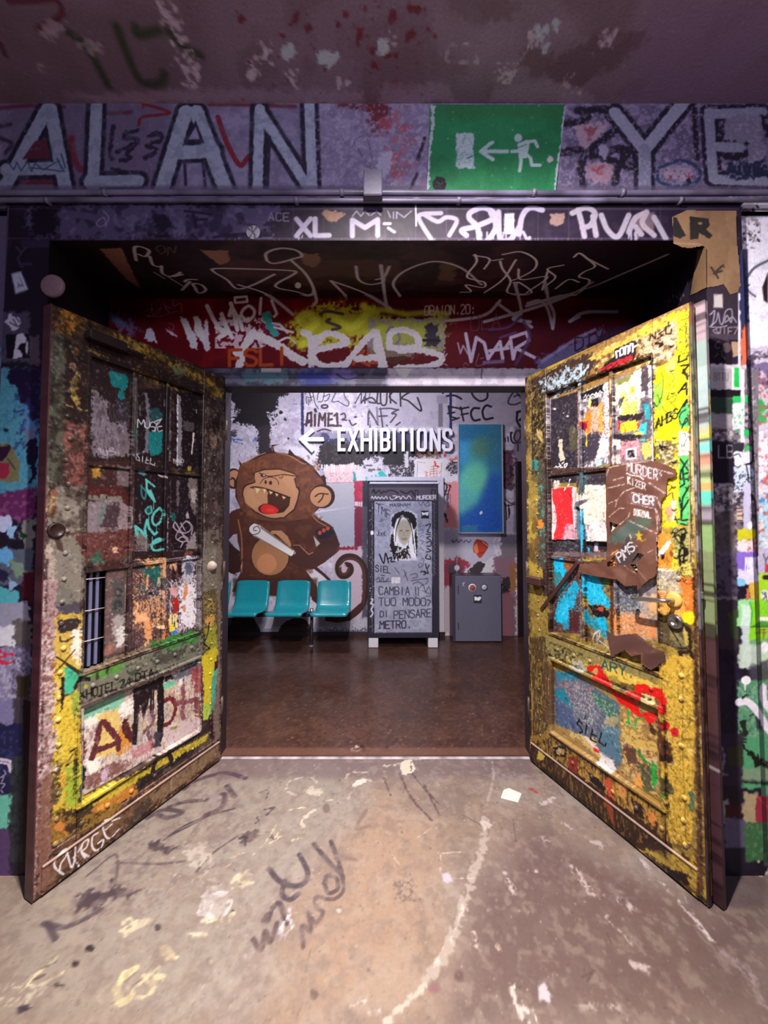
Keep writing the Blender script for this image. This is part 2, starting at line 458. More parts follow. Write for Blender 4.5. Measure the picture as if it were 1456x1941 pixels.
for x, y, r in ((455, 35, 6), (535, 65, 5), (556, 36, 6), (562, 30, 4), (585, 55, 7), (640, 48, 6), (680, 65, 8), (678, 78, 5), (745, 33, 9), (779, 66, 9), (772, 75, 6), (778, 15, 9), (790, 18, 6), (812, 53, 5), (733, 105, 6), (747, 106, 6), (728, 104, 4), (706, 95, 5), (710, 125, 5), (825, 68, 4), (548, 45, 4), (690, 15, 4), (655, 30, 4)):
    pc.el(x, y, r, r * 1.2, '591826', rough=4, a=.9, soft=2)
pc.sp((440, 0, 830, 190), 60, .8, 2.2, '5c1b28', seed=5)
pc.sp((0, 0, 1456, 196), 150, .6, 1.6, '8f8290', seed=6, a=.5)

# ---- upper wall paint: ALAN / exit sign / YE
pw = Paint((0, YW, 0), (1, 0, 0), (0, 0, 1), -2.0, 2.0, 0.0, 3.35, 340, '7c7494', 1.0, 2)
pw.Z(0, 0, 1)
pw.mot('8d86a8', 30, .5, .7, (0, 190, 1456, 370), 1, edge=.01); pw.mot('655a78', 16, .58, .6, (0, 190, 1456, 370), 2, edge=.01)
pw.re(0, 180, 330, 372, '5b4d6a', a=.75, soft=60, rough=10)
pw.mot('9f97b8', 9, .55, .7, (590, 195, 830, 365), 3)
pw.mot('96596f', 18, .5, .75, (715, 200, 810, 365), 4)
pw.re(640, 192, 730, 206, '5a1f2c', a=.8, soft=6, rough=6)
pw.po('690,190 735,192 735,245 705,250 700,215', '5f1d2b', a=.9, soft=14, rough=14)
for b in ((728, 235, 16, 12), (745, 300, 14, 18), (755, 330, 20, 9), (765, 245, 14, 10)): pw.el(*b, '9a4d60', a=.8, soft=8, rough=8)
pw.po('715,290 745,285 735,330 715,330', 'a8a9c2', a=.9, soft=5, rough=8)
pw.st('725,240 690,255 672,270 690,300 700,320', 1.5, '4d4660', rough=1); pw.st('695,255 705,300 700,318', 1.5, '4d4660')
# red strokes and dark scribble between the letters
pw.ms('0,205 60,200 120,203|205,215 250,213|395,198 480,199 560,202', 8, '5c1b2b', soft=4, a=.8)
pw.ms('272,203 275,198 322,214 270,222 263,238', 6, '701824', soft=2); pw.ms('413,222 432,275 455,313 470,298 483,290', 10, '74182a', soft=2)
pw.ms('135,262 140,300 152,322', 13, '6a2138', soft=5); pw.re(35, 334, 108, 350, '5a2030', a=.9, soft=3)
pw.ms('215,240 208,290 212,302|235,255 262,247|240,250 236,262 262,266 222,288|260,272 240,292 250,300 230,305|280,258 300,252 306,265 286,272|278,275 296,285 276,300|212,320 250,330', 8, '231a35', soft=3, rough=2)
pw.ms('0,240 20,236|0,262 22,272 10,290', 8, '352641', soft=4)
# big letters: dark outline then grey fill
def big(ps, w, o=17, fill='8a94ac', ol='171128'):
    pw.ms(ps, w + o, ol, soft=4, sm=0, rough=.7); pw.ms(ps, w, fill, soft=2.5, sm=0, rough=.8)
big('88,208 6,360|96,206 124,360|12,322 116,318', 26)
pw.po('66,268 88,262 96,300 42,302', '53202f', soft=3)
big('183,196 176,358|170,344 262,342', 24)
big('352,212 306,360|372,212 428,360|330,290 404,286', 28, 17, '8f99b0')
pw.po('371,228 388,272 348,272', '1d1630', soft=2); pw.po('371,240 379,264 357,264', '8a84a6', soft=2); pw.ms('350,305 352,350|385,310 390,362', 6, '231a35', soft=2)
big('492,206 488,358|492,210 582,352|586,196 592,358', 20, 17, '98a0b8')
pw.ms('510,260 506,356', 8, '1f1832', soft=2)
pw.mot('5e6680', 12, .6, .4, (0, 196, 600, 362), 7, edge=.01); pw.sp((0, 200, 620, 360), 120, .6, 1.6, '9aa2ba', a=.5)
pw.ms('14,306 26,322 32,308 40,324 52,306 60,325 66,310 82,322 110,305 122,325 60,318', 2.5, '2f4868', sm=0); pw.ms('108,300 118,320|116,292 124,318', 3, '2f4868')
pw.ms('805,262 792,302|790,330 778,360', 7, '2a2338', soft=2)
# right-hand letters
pw.po('1066,200 1456,196 1456,362 1062,362', '453a5a', a=.5, soft=14)
pw.mot('8d83a6', 10, .5, .8, (1066, 200, 1456, 362), 9, edge=.01)
pw.po('1090,235 1155,232 1130,268 1112,290 1094,262', 'a58da0', soft=3, rough=5); pw.po('1106,242 1135,240 1118,272', '8d4f5c', soft=4, rough=4)
pw.po('1110,312 1160,305 1168,340 1120,350', '9d7d90', soft=4, rough=6); pw.po('1118,318 1145,312 1140,335', '944c5a', soft=4, rough=4)
pw.ms('1064,236 1110,226 1112,208|1095,210 1165,206|1168,205 1170,242 1118,284 1102,312 1105,350|1062,290 1100,283|1122,296 1182,282 1218,312|1166,346 1172,318 1186,292|1145,300 1200,318', 15, '1a1429', soft=4, rough=2)
pw.el(1145, 285, 10, 14, '948bab', soft=3, rough=4)
big('1166,214 1220,282|1304,184 1222,284|1222,280 1222,360', 24, 18, '9094ac')
pw.st('1222,284 1223,358', 24, '7a7e98', soft=3)
big('1344,214 1352,338|1352,216 1446,212|1356,340 1452,344|1356,278 1412,280', 20, 16, '8486a0')
pw.ms('1316,208 1322,300|1372,232 1366,255 1390,258|1372,262 1400,262 1420,280 1400,298 1372,296|1444,222 1456,255', 10, '1a1429', soft=4, rough=2)
pw.po('1374,222 1440,220 1450,300 1420,310 1420,272 1372,264', '7b7690', soft=4, rough=4)
pw.re(1376, 306, 1456, 338, '1c2342', a=.95, soft=8, rough=8); pw.st('1300,330 1310,352', 8, '1d1630')
pw.st('1250,318 1290,304 1325,320 1320,345 1280,354 1248,342 1250,318', 7, '28355c', soft=3); pw.el(1285, 330, 30, 14, '9384a0', rough=6, soft=3); pw.sp((1262, 322, 1312, 336), 14, 1, 3, '8a2f44')
pw.mot('a9a0ba', 5, .66, .6, (590, 196, 1456, 362), 12, edge=.01)
pw.re(0, 352, 1456, 380, '5c526a', a=.7, soft=5)
# right-hand strip of wall beside the frame and left strip
pw.re(1385, 375, 1500, 660, 'e2e2f2', soft=8, rough=4); pw.mot('b4b4c8', 16, .55, .5, (1385, 385, 1500, 660), 13)
pw.re(1400, 380, 1432, 420, 'b4aebc', rough=6, soft=3); pw.mot('7b6a6a', 7, .55, .8, (1402, 395, 1440, 470), 14); pw.sp((1405, 392, 1440, 460), 26, 1, 4, '3a3440')
pw.st('1456,494 1430,508 1415,528', 5, '5b5a6c', soft=1); pw.ms('1412,530 1418,550 1432,562|1412,545 1420,540', 4, '4c4a5e')
pw.po('1456,515 1445,545 1448,570 1456,575', '1d0e14', soft=2)
pw.re(1405, 660, 1500, 1020, 'c2bdd0', soft=10, rough=6); pw.mot('594877', 14, .5, .9, (1405, 670, 1500, 790), 15); pw.mot('2c1d33', 10, .6, .9, (1400, 660, 1470, 745), 16)
pw.re(1412, 755, 1450, 800, '2c9c4c', soft=5, rough=8, a=.9); pw.mot('57525e', 12, .6, .7, (1410, 800, 1480, 1000), 17); pw.el(1440, 880, 12, 60, 'dadcf0', soft=5, rough=8)
pw.re(1430, 950, 1500, 1080, 'a8cfe0', soft=10, rough=10); pw.mot('2f6fae', 12, .58, .9, (1425, 900, 1500, 1010), 18); pw.mot('d34a3a', 6, .64, .9, (1420, 700, 1500, 1100), 19)
pw.mot('e6e4ea', 12, .55, .8, (1405, 820, 1500, 1300), 20); pw.re(1425, 1090, 1500, 1300, '8fd02a', soft=8, rough=10, a=.9); pw.re(1425, 1300, 1500, 1640, '5f9a78', soft=10, a=.9)
pw.re(-200, 380, 14, 1700, '4c4560', soft=6, a=.8); pw.mot('4f90a8', 20, .45, .8, (-100, 640, 20, 960), 21)

# ---- portal frame paint
pf = Paint((0, YF, 0), (1, 0, 0), (0, 0, 1), -1.75, 1.7, 0.0, 2.85, 340, '1d1526', 1.0, 3)
pf.Z(0, 0, 1)
pf.mot('2b2036', 20, .55, .6, seed=1)
# tiled head: joints
pf.ms('15,396 1400,396|15,452 1400,452', 1.6, '5c5068', sm=0, a=.7)
for x in range(150, 1300, 58): pf.st([(x, 386), (x, 460)], 1.2, '50465c', sm=0, a=.6)
pf.po('50,390 545,388 500,430 420,452 345,448 300,438 240,456 150,450 80,455 48,430', '4e4666', soft=14, rough=10, a=.95)
pf.mot('6b6585', 14, .55, .6, (60, 392, 520, 452), 2); pf.mot('231a30', 24, .58, .8, (60, 388, 540, 456), 3)
pf.po('60,395 110,392 105,445 62,450', '150f1e', soft=10, rough=6); pf.ms('130,405 175,412 190,425 172,440', 14, '4a4262', soft=6)
pf.ms('350,400 400,406|365,402 372,430|370,416 392,416|405,450 430,446 480,442', 5, '221a30', soft=2)
pf.po('292,398 320,408 330,430 300,440 288,420', '1f162a', soft=8, rough=6)
pf.ms('184,420 196,412 200,424 188,430 182,422|196,400 206,412 200,430', 2, '827a92')
pf.tx('ACE', '509,418 548,419', 15, 2, '78728a', sm=0); pf.tx('XL', '562,447 624,446', 32, 10, '8c869c', sm=0, soft=1); pf.dr(562, 580, 446, 16, 3, 2, '8c869c')
pf.tx('M', '668,447 716,446', 30, 10, '8c869c', sm=0, soft=1); pf.ms('668,410 676,400 684,410 692,400 700,408|704,408 714,400 722,408|735,400 740,412|746,402 746,414|752,414 752,402 766,412 780,400', 2.5, '78728a', sm=0)
pf.ms('728,424 740,424|736,432 748,440', 5, 'b9b2c4'); pf.po('608,402 640,400 652,408 640,420 618,416', '7a5f52', rough=4, soft=2)
pf.st('788,388 789,428', 2.5, 'bcb6c8')
pf.ms('836,404 800,406 794,414 806,436 818,456 808,462|806,408 830,420 846,412 866,418 852,446', 9, '827c92', soft=2)
pf.ms('884,446 876,436 905,428 940,410 918,394 893,402 890,414 905,430 910,456 922,458 940,430 930,402|945,402 948,450 965,456 985,430|984,444 990,410 1005,394 1028,398', 11, '88829a', soft=2)
pf.dr(880, 990, 440, 26, 14, 2.5, '88829a'); pf.re(956, 404, 975, 444, 'aeb0bc', soft=1, rough=1); pf.ms('960,412 972,412|960,420 972,424|962,430 972,436', 1.2, '5a5666')
pf.ms('992,440 998,452|1004,450 1000,466', 6, '88829a'); pf.po('1043,406 1071,404 1070,424 1056,430 1044,424', '7a6260', soft=2, rough=2)
pf.ms('1096,398 1102,420 1108,448|1085,404 1110,394 1128,404 1120,426 1104,432|1124,410 1130,446|1140,408 1152,436 1172,448 1192,408|1192,440 1204,414 1222,404|1226,402 1218,424 1240,446|1205,430 1216,444|1240,412 1262,452', 11, '8c8698', soft=2)
pf.dr(1185, 1215, 440, 18, 10, 2.5, '8c8698'); pf.po('1200,410 1240,402 1240,440 1206,436', '9a8790', a=.5, soft=6)
pf.re(40, 455, 1340, 470, '2c2440', a=.9, soft=4); pf.sp((400, 455, 1100, 463), 40, .7, 1.6, '8b86a0', a=.6)
pf.dr(400, 1290, 452, 16, 40, 1.2, '7d7688', seed=9, a=.5)
# left leg of the frame
pf.re(-40, 470, 100, 700, '1a1322', soft=6)
pf.ms('16,391 12,470 6,585', 1.8, '6b5f78', sm=0); pf.st('2,412 15,414', 1.4, '6b5f78'); pf.st('0,456 12,456', 1.4, '6b5f78')
pf.Z(0, 380, 6.064)
pf.ms('190,540 240,600 200,670|300,540 240,600|210,690 260,760 230,730 360,730', 30, '3c324c', soft=14, a=.8)
pf.re(0, 1280, 330, 1860, '4c4660', soft=60, rough=30, a=.9)
pf.po('130,840 240,810 330,1030 180,1080', 'aab2c8', rough=4); pf.ms('150,890 240,1000 290,1040|190,960 320,990|200,850 230,880 200,890|180,1000 290,960', 9, '4d4a68', sm=0)
pf.po('90,1310 130,1300 150,1330 230,1350 240,1420 200,1440 230,1470 140,1500 100,1430 50,1380 90,1360', 'b9bdd0', rough=12); pf.ms('150,1360 200,1450|110,1400 180,1440|180,1340 225,1400', 12, '2b2440')
pf.re(70, 1540, 330, 1815, '15101c', soft=4, rough=8); pf.po('190,1545 260,1530 300,1580 290,1640 230,1640 200,1700 230,1720 260,1810 140,1815 170,1680', 'bfc1d4', rough=10); pf.po('300,1600 325,1640 315,1780 290,1740', 'b4b6c8', rough=8)
pf.re(340, 1560, 450, 1900, '4f4350', soft=20, rough=20)
pf.Z(0, 700, 5.545)
pf.re(-60, 0, 420, 1310, '4a8ea6', soft=30, rough=30); pf.mot('3a7290', 26, .5, .7, (-60, 0, 420, 1310), 30)
pf.po('80,60 140,0 420,0 420,520 330,560 300,380 210,330 180,180 90,150', '191030', soft=16, rough=26); pf.mot('2b2a66', 40, .5, .8, (160, 150, 420, 900), 31)
pf.po('200,350 300,400 270,480 370,600 380,700 300,660 240,520', '4f7db2', soft=14, rough=26, a=.9); pf.po('240,640 330,600 380,700 300,770', '65688a', soft=14, rough=20)
pf.po('270,780 390,700 380,1160 320,1230 330,1040 270,1000', '15112c', soft=12, rough=24); pf.ms('70,435 180,445 250,430', 10, '2a3e6e', rough=8); pf.el(60, 635, 26, 18, '1c2440', rough=8)
pf.po('-60,770 110,790 200,960 200,1180 -60,1180', '6d6a4c', soft=10, rough=14); pf.po('-60,820 110,800 100,870 30,960 -60,980', '2a1230', soft=8, rough=10); pf.po('-60,990 100,980 100,1080 60,1150 -60,1150', '8c2440', soft=8, rough=10); pf.st('80,940 160,1050', 10, '22182c')
pf.po('-60,1290 380,1240 370,1520 260,1600 -60,1560', '5c2456', soft=24, rough=30); pf.mot('8a5480', 40, .55, .7, (-60, 1290, 360, 1600), 32)
pf.po('-60,1540 90,1540 120,1640 60,1720 -60,1700', 'b3bde0', soft=10, rough=20); pf.po('80,1640 170,1650 150,1780 80,1740', '8fb6e0', soft=10, rough=20); pf.po('200,1620 360,1580 340,1941 180,1941', '747874', soft=16, rough=30)
pf.po('120,1800 240,1780 270,1941 130,1941', '151220', soft=10, rough=20); pf.po('180,1680 280,1740 240,1800', '1a2c28', soft=8, rough=20)
pf.Z(0, 1050, 5.545)
pf.re(-60, -60, 340, 330, '515a6c', soft=20, rough=20); pf.po('-60,-60 120,-60 140,60 60,130 -60,60', '5fa0d8', soft=14, rough=26); pf.po('-60,100 110,200 60,290 -60,260', '23203c', soft=14, rough=20); pf.po('100,60 210,100 280,200 180,260 120,160', '6f8a78', soft=10, rough=24)
pf.po('-60,340 190,400 190,560 -60,560', '4fa5b5', soft=14, rough=20); pf.po('240,210 350,170 350,520 240,450', '4a1420', soft=8, rough=18); pf.po('80,240 170,300 180,360 100,380', '88a8cc', soft=10, rough=20)
pf.po('-60,540 300,500 310,720 100,800 -60,760', '8f90a8', soft=14, rough=26); pf.po('-60,760 170,760 150,980 -60,960', 'cfd2e0', soft=14, rough=20); pf.re(150, 700, 330, 980, '5b5658', soft=20, rough=30)
pf.re(-60, 980, 330, 1560, '7d7a9c', soft=30, rough=20); pf.mot('b2b0c8', 30, .5, .8, (-60, 980, 200, 1560), 33); pf.mot('403c50', 26, .5, .8, (130, 900, 340, 1900), 34); pf.ms('-40,990 40,1050 130,1060|-40,1080 30,1140 100,1150 135,1120|-40,1100 50,1075', 30, 'c22a4a', rough=10)
pf.po('120,1530 320,1480 310,1941 120,1941', '3a3440', soft=20, rough=30); pf.re(-60, 1540, 130, 1800, '74719a', soft=20, rough=20); pf.po('160,1300 330,1250 320,1500 200,1520', '332d22', soft=20, rough=20)
pf.Z(0, 1400, 5.545)
pf.re(-60, -150, 320, 620, '1c1c40', soft=30, rough=30); pf.mot('2e3a6e', 30, .55, .8, (-60, -140, 250, 400), 35); pf.ms('-40,210 100,240 110,350 90,280 60,260 -30,250', 24, 'c3b8d0', rough=8)
pf.ms('40,330 60,370 30,390|0,410 40,400 20,450|0,470 50,480 20,520|10,540 30,570|0,600 20,640', 9, 'b9b4d0')
pf.po('-60,600 120,570 130,860 60,950 -60,940', '5fae9e', soft=20, rough=20); pf.re(115, 180, 300, 1300, '2c3438', soft=30, rough=20, a=.9); pf.mot('1a1c26', 40, .5, .8, (110, 200, 280, 1300), 36); pf.re(-60, 950, 110, 1480, '4b3660', soft=30, rough=20)
pf.re(240, -400, 330, 1500, '1a0a10', soft=10, rough=8, a=.9)
# right leg of the frame
for c in (pw, pf):                     # the right leg and the wall beside it carry the same paint
    c.Z(1256, 380, 6.065)
    c.re(470, 900, 900, 1600, '2d2430', soft=10); c.re(900, 560, 985, 1941, '3a3448', soft=6, a=.8)
    c.po('590,1075 692,1078 696,1238 588,1236', 'aaa4a6', rough=3)
    c.ms('560,1300 600,1270 580,1400 560,1440 620,1380 640,1290 660,1400 690,1420 720,1290 760,1250 800,1270 790,1400 740,1320 720,1400 800,1340 830,1370 850,1400|540,1450 640,1460 740,1440|545,1310 570,1300', 14, '8a8394')
    c.tx('WIFZ', '620,1560 870,1545', 90, 10, '958e9c', sm=0); c.ms('580,1490 610,1480|580,1500 640,1550', 10, '8a8394')
    c.re(540, 1590, 800, 1900, '17101a', soft=10, rough=8); c.po('560,1560 780,1630 760,1600 900,1600 900,1540 540,1530', '3d3240', soft=6); c.ms('650,1620 610,1650 620,1700 660,1690|640,1760 600,1800|680,1720 690,1790 720,1820', 9, '5a5260')
    c.el(740, 1690, 50, 60, '4b3d44', soft=8); c.po('790,1622 900,1622 905,1775 810,1800', '9d836a', rough=6); c.re(555, 1880, 960, 1960, 'b3adb8', soft=8, rough=10)
    c.re(870, 1060, 900, 1960, 'c9c8d8', soft=6); c.po('890,560 960,700 985,1130 985,1420 940,1480 895,1420', '2a2f55', soft=10, rough=14); c.po('905,1500 980,1380 995,1700 960,1860 905,1900', 'c86244', soft=8, rough=16)
    c.Z(1256, 700, 5.545)
    c.re(490, 0, 1010, 1960, '6f6870', soft=8, a=.95); c.mot('b9b2ba', 40, .48, .8, (490, -40, 960, 1941), 40); c.mot('2a2330', 36, .5, .9, (490, 180, 960, 1941), 41)
    c.re(490, -20, 860, 210, '9a949c', soft=16, rough=12); c.tx('BTTU', '540,120 690,120', 80, 8, '5e5862', sm=0); c.re(500, 215, 820, 300, '17121a', soft=8, rough=8)
    c.re(490, 300, 770, 470, '27382f', soft=24, rough=10); c.re(490, 460, 760, 620, '8b858c', soft=30, rough=14); c.re(490, 760, 750, 1200, '191320', soft=14, rough=14); c.tx('LB', '590,930 740,930', 130, 10, '8f8a94', sm=0)
    c.re(730, -20, 830, 215, 'c9d4cc', soft=6); c.re(752, -20, 808, 190, '23a84c', soft=5, rough=4); c.re(740, 285, 912, 345, '26b053', soft=6, rough=8); c.re(820, 0, 862, 1200, 'dadae8', soft=10, rough=5, a=.9)
    c.re(740, 350, 850, 640, 'cfcbd6', soft=14, rough=10); c.mot('31a556', 26, .5, .9, (740, 420, 850, 660), 42); c.re(855, 640, 925, 695, '28b050', rough=10, soft=5); c.el(895, 825, 30, 26, '22b64c', rough=6)
    c.re(745, 770, 850, 860, '2a2730', soft=8, rough=10); c.re(750, 860, 930, 1040, 'c9cfe2', soft=10, rough=10); c.ms('750,905 800,890 820,920|750,1010 790,1030 820,1015|860,1000 930,1000', 10, '221c28')
    c.re(750, 1040, 950, 1300, 'bccbe0', soft=10, rough=14); c.mot('262030', 18, .5, .9, (750, 1080, 950, 1460), 43); c.re(780, 1470, 840, 1600, 'c9b09a', soft=6); c.ms('785,1500 845,1490 850,1590 790,1590|790,1540 840,1540', 9, '2a2228', sm=0)
    c.re(850, 1200, 930, 1680, 'b9b6d4', soft=10, rough=8); c.el(920, 1640, 24, 40, 'f0f0f6', rough=6); c.re(775, 1670, 980, 1790, 'c4c024', soft=12, rough=20); c.re(780, 1790, 990, 1960, 'd9d4d8', soft=10, rough=20); c.mot('b03a5a', 22, .5, .9, (880, 1760, 1000, 1941), 44)
    c.re(520, 1500, 760, 1941, '4c4244', soft=40, rough=20, a=.8)
    c.st('905,-40 915,150 930,500 945,760 950,940 935,985 880,1000', 16, '150c14', sm=0, rough=2); c.st('880,1000 890,1060 905,1140', 12, '1c1418', sm=0); c.st('950,1340 980,1430 990,1700 1000,1960', 16, '150c14', rough=2)
    c.Z(1256, 1050, 5.545)
    c.st('982,0 1000,300 1012,600 1020,690', 16, '150c14', sm=0, rough=2)
    c.re(530, -20, 790, 480, '5d5468', soft=20, rough=20, a=.8); c.mot('2a2032', 40, .45, .9, (530, 0, 800, 1941), 45); c.re(545, 450, 790, 490, '6c6672', soft=8, rough=8); c.re(550, 480, 800, 1000, '352c34', soft=14, rough=14); c.po('700,620 800,560 800,900 720,880', '35442a', soft=14, rough=10)
    c.re(785, -20, 985, 180, '8468c8', soft=14, rough=14); c.re(800, 150, 1000, 300, 'd6d2e8', soft=10, rough=20); c.dr(840, 980, 40, 180, 16, 12, 'e6e4f2'); c.el(830, 300, 46, 46, '7fc0e6', rough=14, soft=8); c.re(920, 290, 1010, 480, 'd0b040', soft=10, rough=14); c.re(880, 360, 915, 480, 'c86a50', soft=8, rough=14)
    c.re(1010, -60, 1140, 200, 'b8b0cc', soft=8, rough=10); c.ms('1060,0 1085,60 1110,30|1085,60 1085,190', 10, '2a2038'); c.re(1080, 110, 1140, 190, 'd02a3a', rough=6)
    c.re(1010, 200, 1140, 660, 'a2da1c', soft=8, rough=8); c.el(1095, 245, 50, 26, '2a1420', rough=4); c.el(1075, 430, 50, 60, 'd8e4d8', rough=8); c.ms('1045,400 1080,440 1060,480|1080,400 1100,500', 10, '3a3a44')
    c.re(790, 480, 1010, 760, '9ade9c', soft=12, rough=12); c.re(830, 540, 930, 1200, 'd6ece6', soft=20, rough=10, a=.9); c.re(920, 500, 1140, 940, '86d626', soft=14, rough=14); c.po('940,760 1040,700 1140,720 1140,760', '4c9a3a', soft=4); c.re(1010, 660, 1140, 705, 'eef4e6', soft=6); c.st('930,766 1140,764', 8, '1f2a14', sm=0)
    c.ms('980,830 1090,826|1070,790 1060,900|1020,800 1085,795', 12, '8f4a34', sm=0); c.ms('915,500 940,600 930,740', 12, '2cb058')
    c.po('910,930 1000,880 990,940 1060,900 1140,860 1140,1000 920,970', '73a878', soft=8, rough=10); c.re(800, 960, 1140, 1200, 'c6dccb', soft=20, rough=14, a=.9); c.el(1075, 980, 40, 60, 'f2f8fa', soft=14); c.po('900,1180 1140,1100 1140,1330 960,1340', '44444e', soft=40, rough=20, a=.9)
    c.re(800, 1330, 1140, 1960, '5f9a74', soft=24, rough=14); c.mot('86b898', 30, .5, .8, (800, 1330, 1140, 1941), 46); c.mot('3d6a58', 20, .6, .8, (800, 1330, 1140, 1941), 47)
    c.el(880, 1330, 50, 46, 'f6f6fa', rough=4, soft=3); c.st('870,1370 868,1430', 14, 'f2f2f8'); c.st('800,1560 880,1550 960,1610 1030,1710 1100,1830 1140,1870', 76, 'eceaf6', soft=6); c.st('1060,1400 1060,1500 1085,1580 1140,1650', 70, 'eceaf6', soft=6); c.ms('840,1520 880,1480 910,1490|920,1700 960,1680', 16, '2a2c2e', rough=8); c.po('970,1680 1040,1760 1060,1860 1000,1840', '2c3c3c', soft=8, rough=12); c.po('820,1760 900,1740 880,1940 820,1940', '20261f', soft=10, rough=20)
    c.Z(1256, 1400, 5.545)
    c.re(830, -20, 1140, 520, '52a070', soft=30, rough=14); c.ms('830,60 880,120 960,180 1010,230 1140,330', 40, '16160e', rough=16); c.po('950,180 1000,220 1080,260 970,310', '16160e', soft=6); c.ms('830,30 880,40|850,0 880,10|1000,170 1010,200|1040,210 1060,230|1080,240 1110,250', 16, '16160e'); c.st('840,440 920,450 1000,460 1140,480', 40, '1c2420', soft=20, rough=10)
    c.re(840, 310, 1140, 440, '8a9a80', soft=24, rough=14, a=.8); c.re(850, 560, 1000, 900, 'ad9c7a', soft=30, rough=16); c.re(985, 600, 1140, 890, '9a2c40', soft=10, rough=10); c.st('990,600 1100,720', 6, 'c86a5a'); c.re(850, 890, 1140, 1290, '3d6a44', soft=30, rough=14); c.mot('5f9a60', 26, .55, .7, (850, 880, 1140, 1290), 48); c.el(1010, 1290, 14, 20, 'c2bcae', rough=6)
    c.re(590, -60, 850, 500, '2c2236', soft=20, rough=14, a=.9); c.re(600, 640, 700, 900, '8a8a96', soft=20, rough=14); c.re(660, 700, 840, 830, '3c121c', soft=20, rough=14); c.re(640, 840, 860, 1150, '5a5470', soft=30, rough=20); c.ms('620,100 650,180 620,330|610,370 680,380', 24, '6a6478', rough=10); c.po('680,100 840,60 840,300 700,280', '2e3220', soft=10)
    c.re(620, 1150, 870, 1600, '221a2c', soft=30)

# ---- soffit of the recess
so_v = np.array([0, YD - YF, ZB - ZI])
ps = Paint((0, YF, ZI), (1, 0, 0), so_v, -1.75, 1.65, -.01, 0.75, 340, '2a161c', 1.25, 4)
# ---- red transom above the doors
pt = Paint((0, YD, 0), (1, 0, 0), (0, 0, 1), -1.75, 1.65, 2.15, 2.85, 340, '5a0a14', 1.5, 5)
ps.Z(0, 0, 1); pt.Z(0, 0, 1)
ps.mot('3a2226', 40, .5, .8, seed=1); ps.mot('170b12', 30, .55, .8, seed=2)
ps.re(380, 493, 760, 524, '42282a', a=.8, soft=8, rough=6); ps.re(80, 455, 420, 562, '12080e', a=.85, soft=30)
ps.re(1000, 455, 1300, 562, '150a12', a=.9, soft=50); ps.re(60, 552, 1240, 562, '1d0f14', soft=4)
ps.po('188,471 231,470 267,548 240,530', '7d5a48', rough=2); ps.po('379,474 432,475 437,494 416,503', '86614c', rough=3); ps.po('570,479 604,480 606,496 598,507 572,500', '6d5044', rough=4); ps.po('836,510 866,516 860,534 830,530', '503c34', rough=5)
ps.el(850, 506, 18, 8, '4c4028', soft=5); ps.ms('302,478 296,470 308,466 314,476 304,482|318,484 320,468 330,480 334,466', 2.5, '564a50')
pl = 'a39cac'
ps.ms('258,494 256,468 282,474 276,486 262,482|284,486 290,502 302,506|306,504 308,518 322,524 336,520 342,516|330,524 346,520|350,534 356,530 372,530|345,550 360,534|372,548 366,538 382,540 390,550 378,556 370,548', 6, pl)
ps.ms('292,516 312,528|306,516 330,532 350,544', 3.5, '8d8696')
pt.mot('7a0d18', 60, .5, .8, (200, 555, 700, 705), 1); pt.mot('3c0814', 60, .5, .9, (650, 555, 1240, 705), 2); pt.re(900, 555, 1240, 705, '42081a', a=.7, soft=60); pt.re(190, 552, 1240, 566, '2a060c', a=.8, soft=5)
for c in (ps, pt):
    c.Z(0, 360, 2)
    c.ms('1012,268 1010,240 1060,222 1120,228 1145,250 1110,262 1060,276 1030,278 1012,268|1105,268 1160,320 1190,380 1170,398 1120,385 1055,372 1050,355 1120,315 1090,305 950,300 820,298 810,310 860,340 900,375 960,360 1040,320|905,360 1000,390 1060,430 1110,472|1190,380 1200,420 1190,436', 13, 'aaa2b0', soft=4)
    c.el(1130, 362, 12, 12, 'b5adba', soft=4)
    c.ms('1255,345 1310,400|1255,345 1330,370 1400,400 1480,450|1350,290 1360,340 1400,358 1450,350 1456,330', 13, '9d95a6', soft=5)
    c.Z(728, 360, 2)
    c.ms('20,290 0,330 -30,340|60,400 35,360 60,320 130,285 210,272 300,300 370,360|-12,285 10,440 30,460', 13, '9c94a4', soft=5)
    c.ms('340,248 400,262 380,300|410,268 450,262|345,245 350,275 315,330 380,350 375,370 310,360 330,385 290,388|500,265 450,340 380,390|450,245 520,235 575,265 570,300 520,330 480,345|440,270 450,300 480,345 470,390 560,390 510,350 500,370|510,300 520,340 620,330 540,390|620,310 600,380|680,285 620,300 650,330 620,360|720,255 740,240 770,260 800,290 760,310 740,330 780,345 740,390 700,400|650,375 700,340 740,350|770,260 850,300', 9, 'c5bdca', soft=2)
    c.ms('-20,500 140,500 300,490 390,470 440,420|1075,245 900,320 780,370 640,410 540,440|380,500 560,450 700,400 790,350|545,430 590,420 620,450 640,525|610,350 625,420 645,470 640,525|495,350 520,450 510,470|520,470 490,490 555,500|430,430 500,480 560,520', 12, 'a29aa8', soft=3)
    c.ms('705,498 760,465 885,462|705,498 740,480', 13, 'a8a0ac', soft=3)
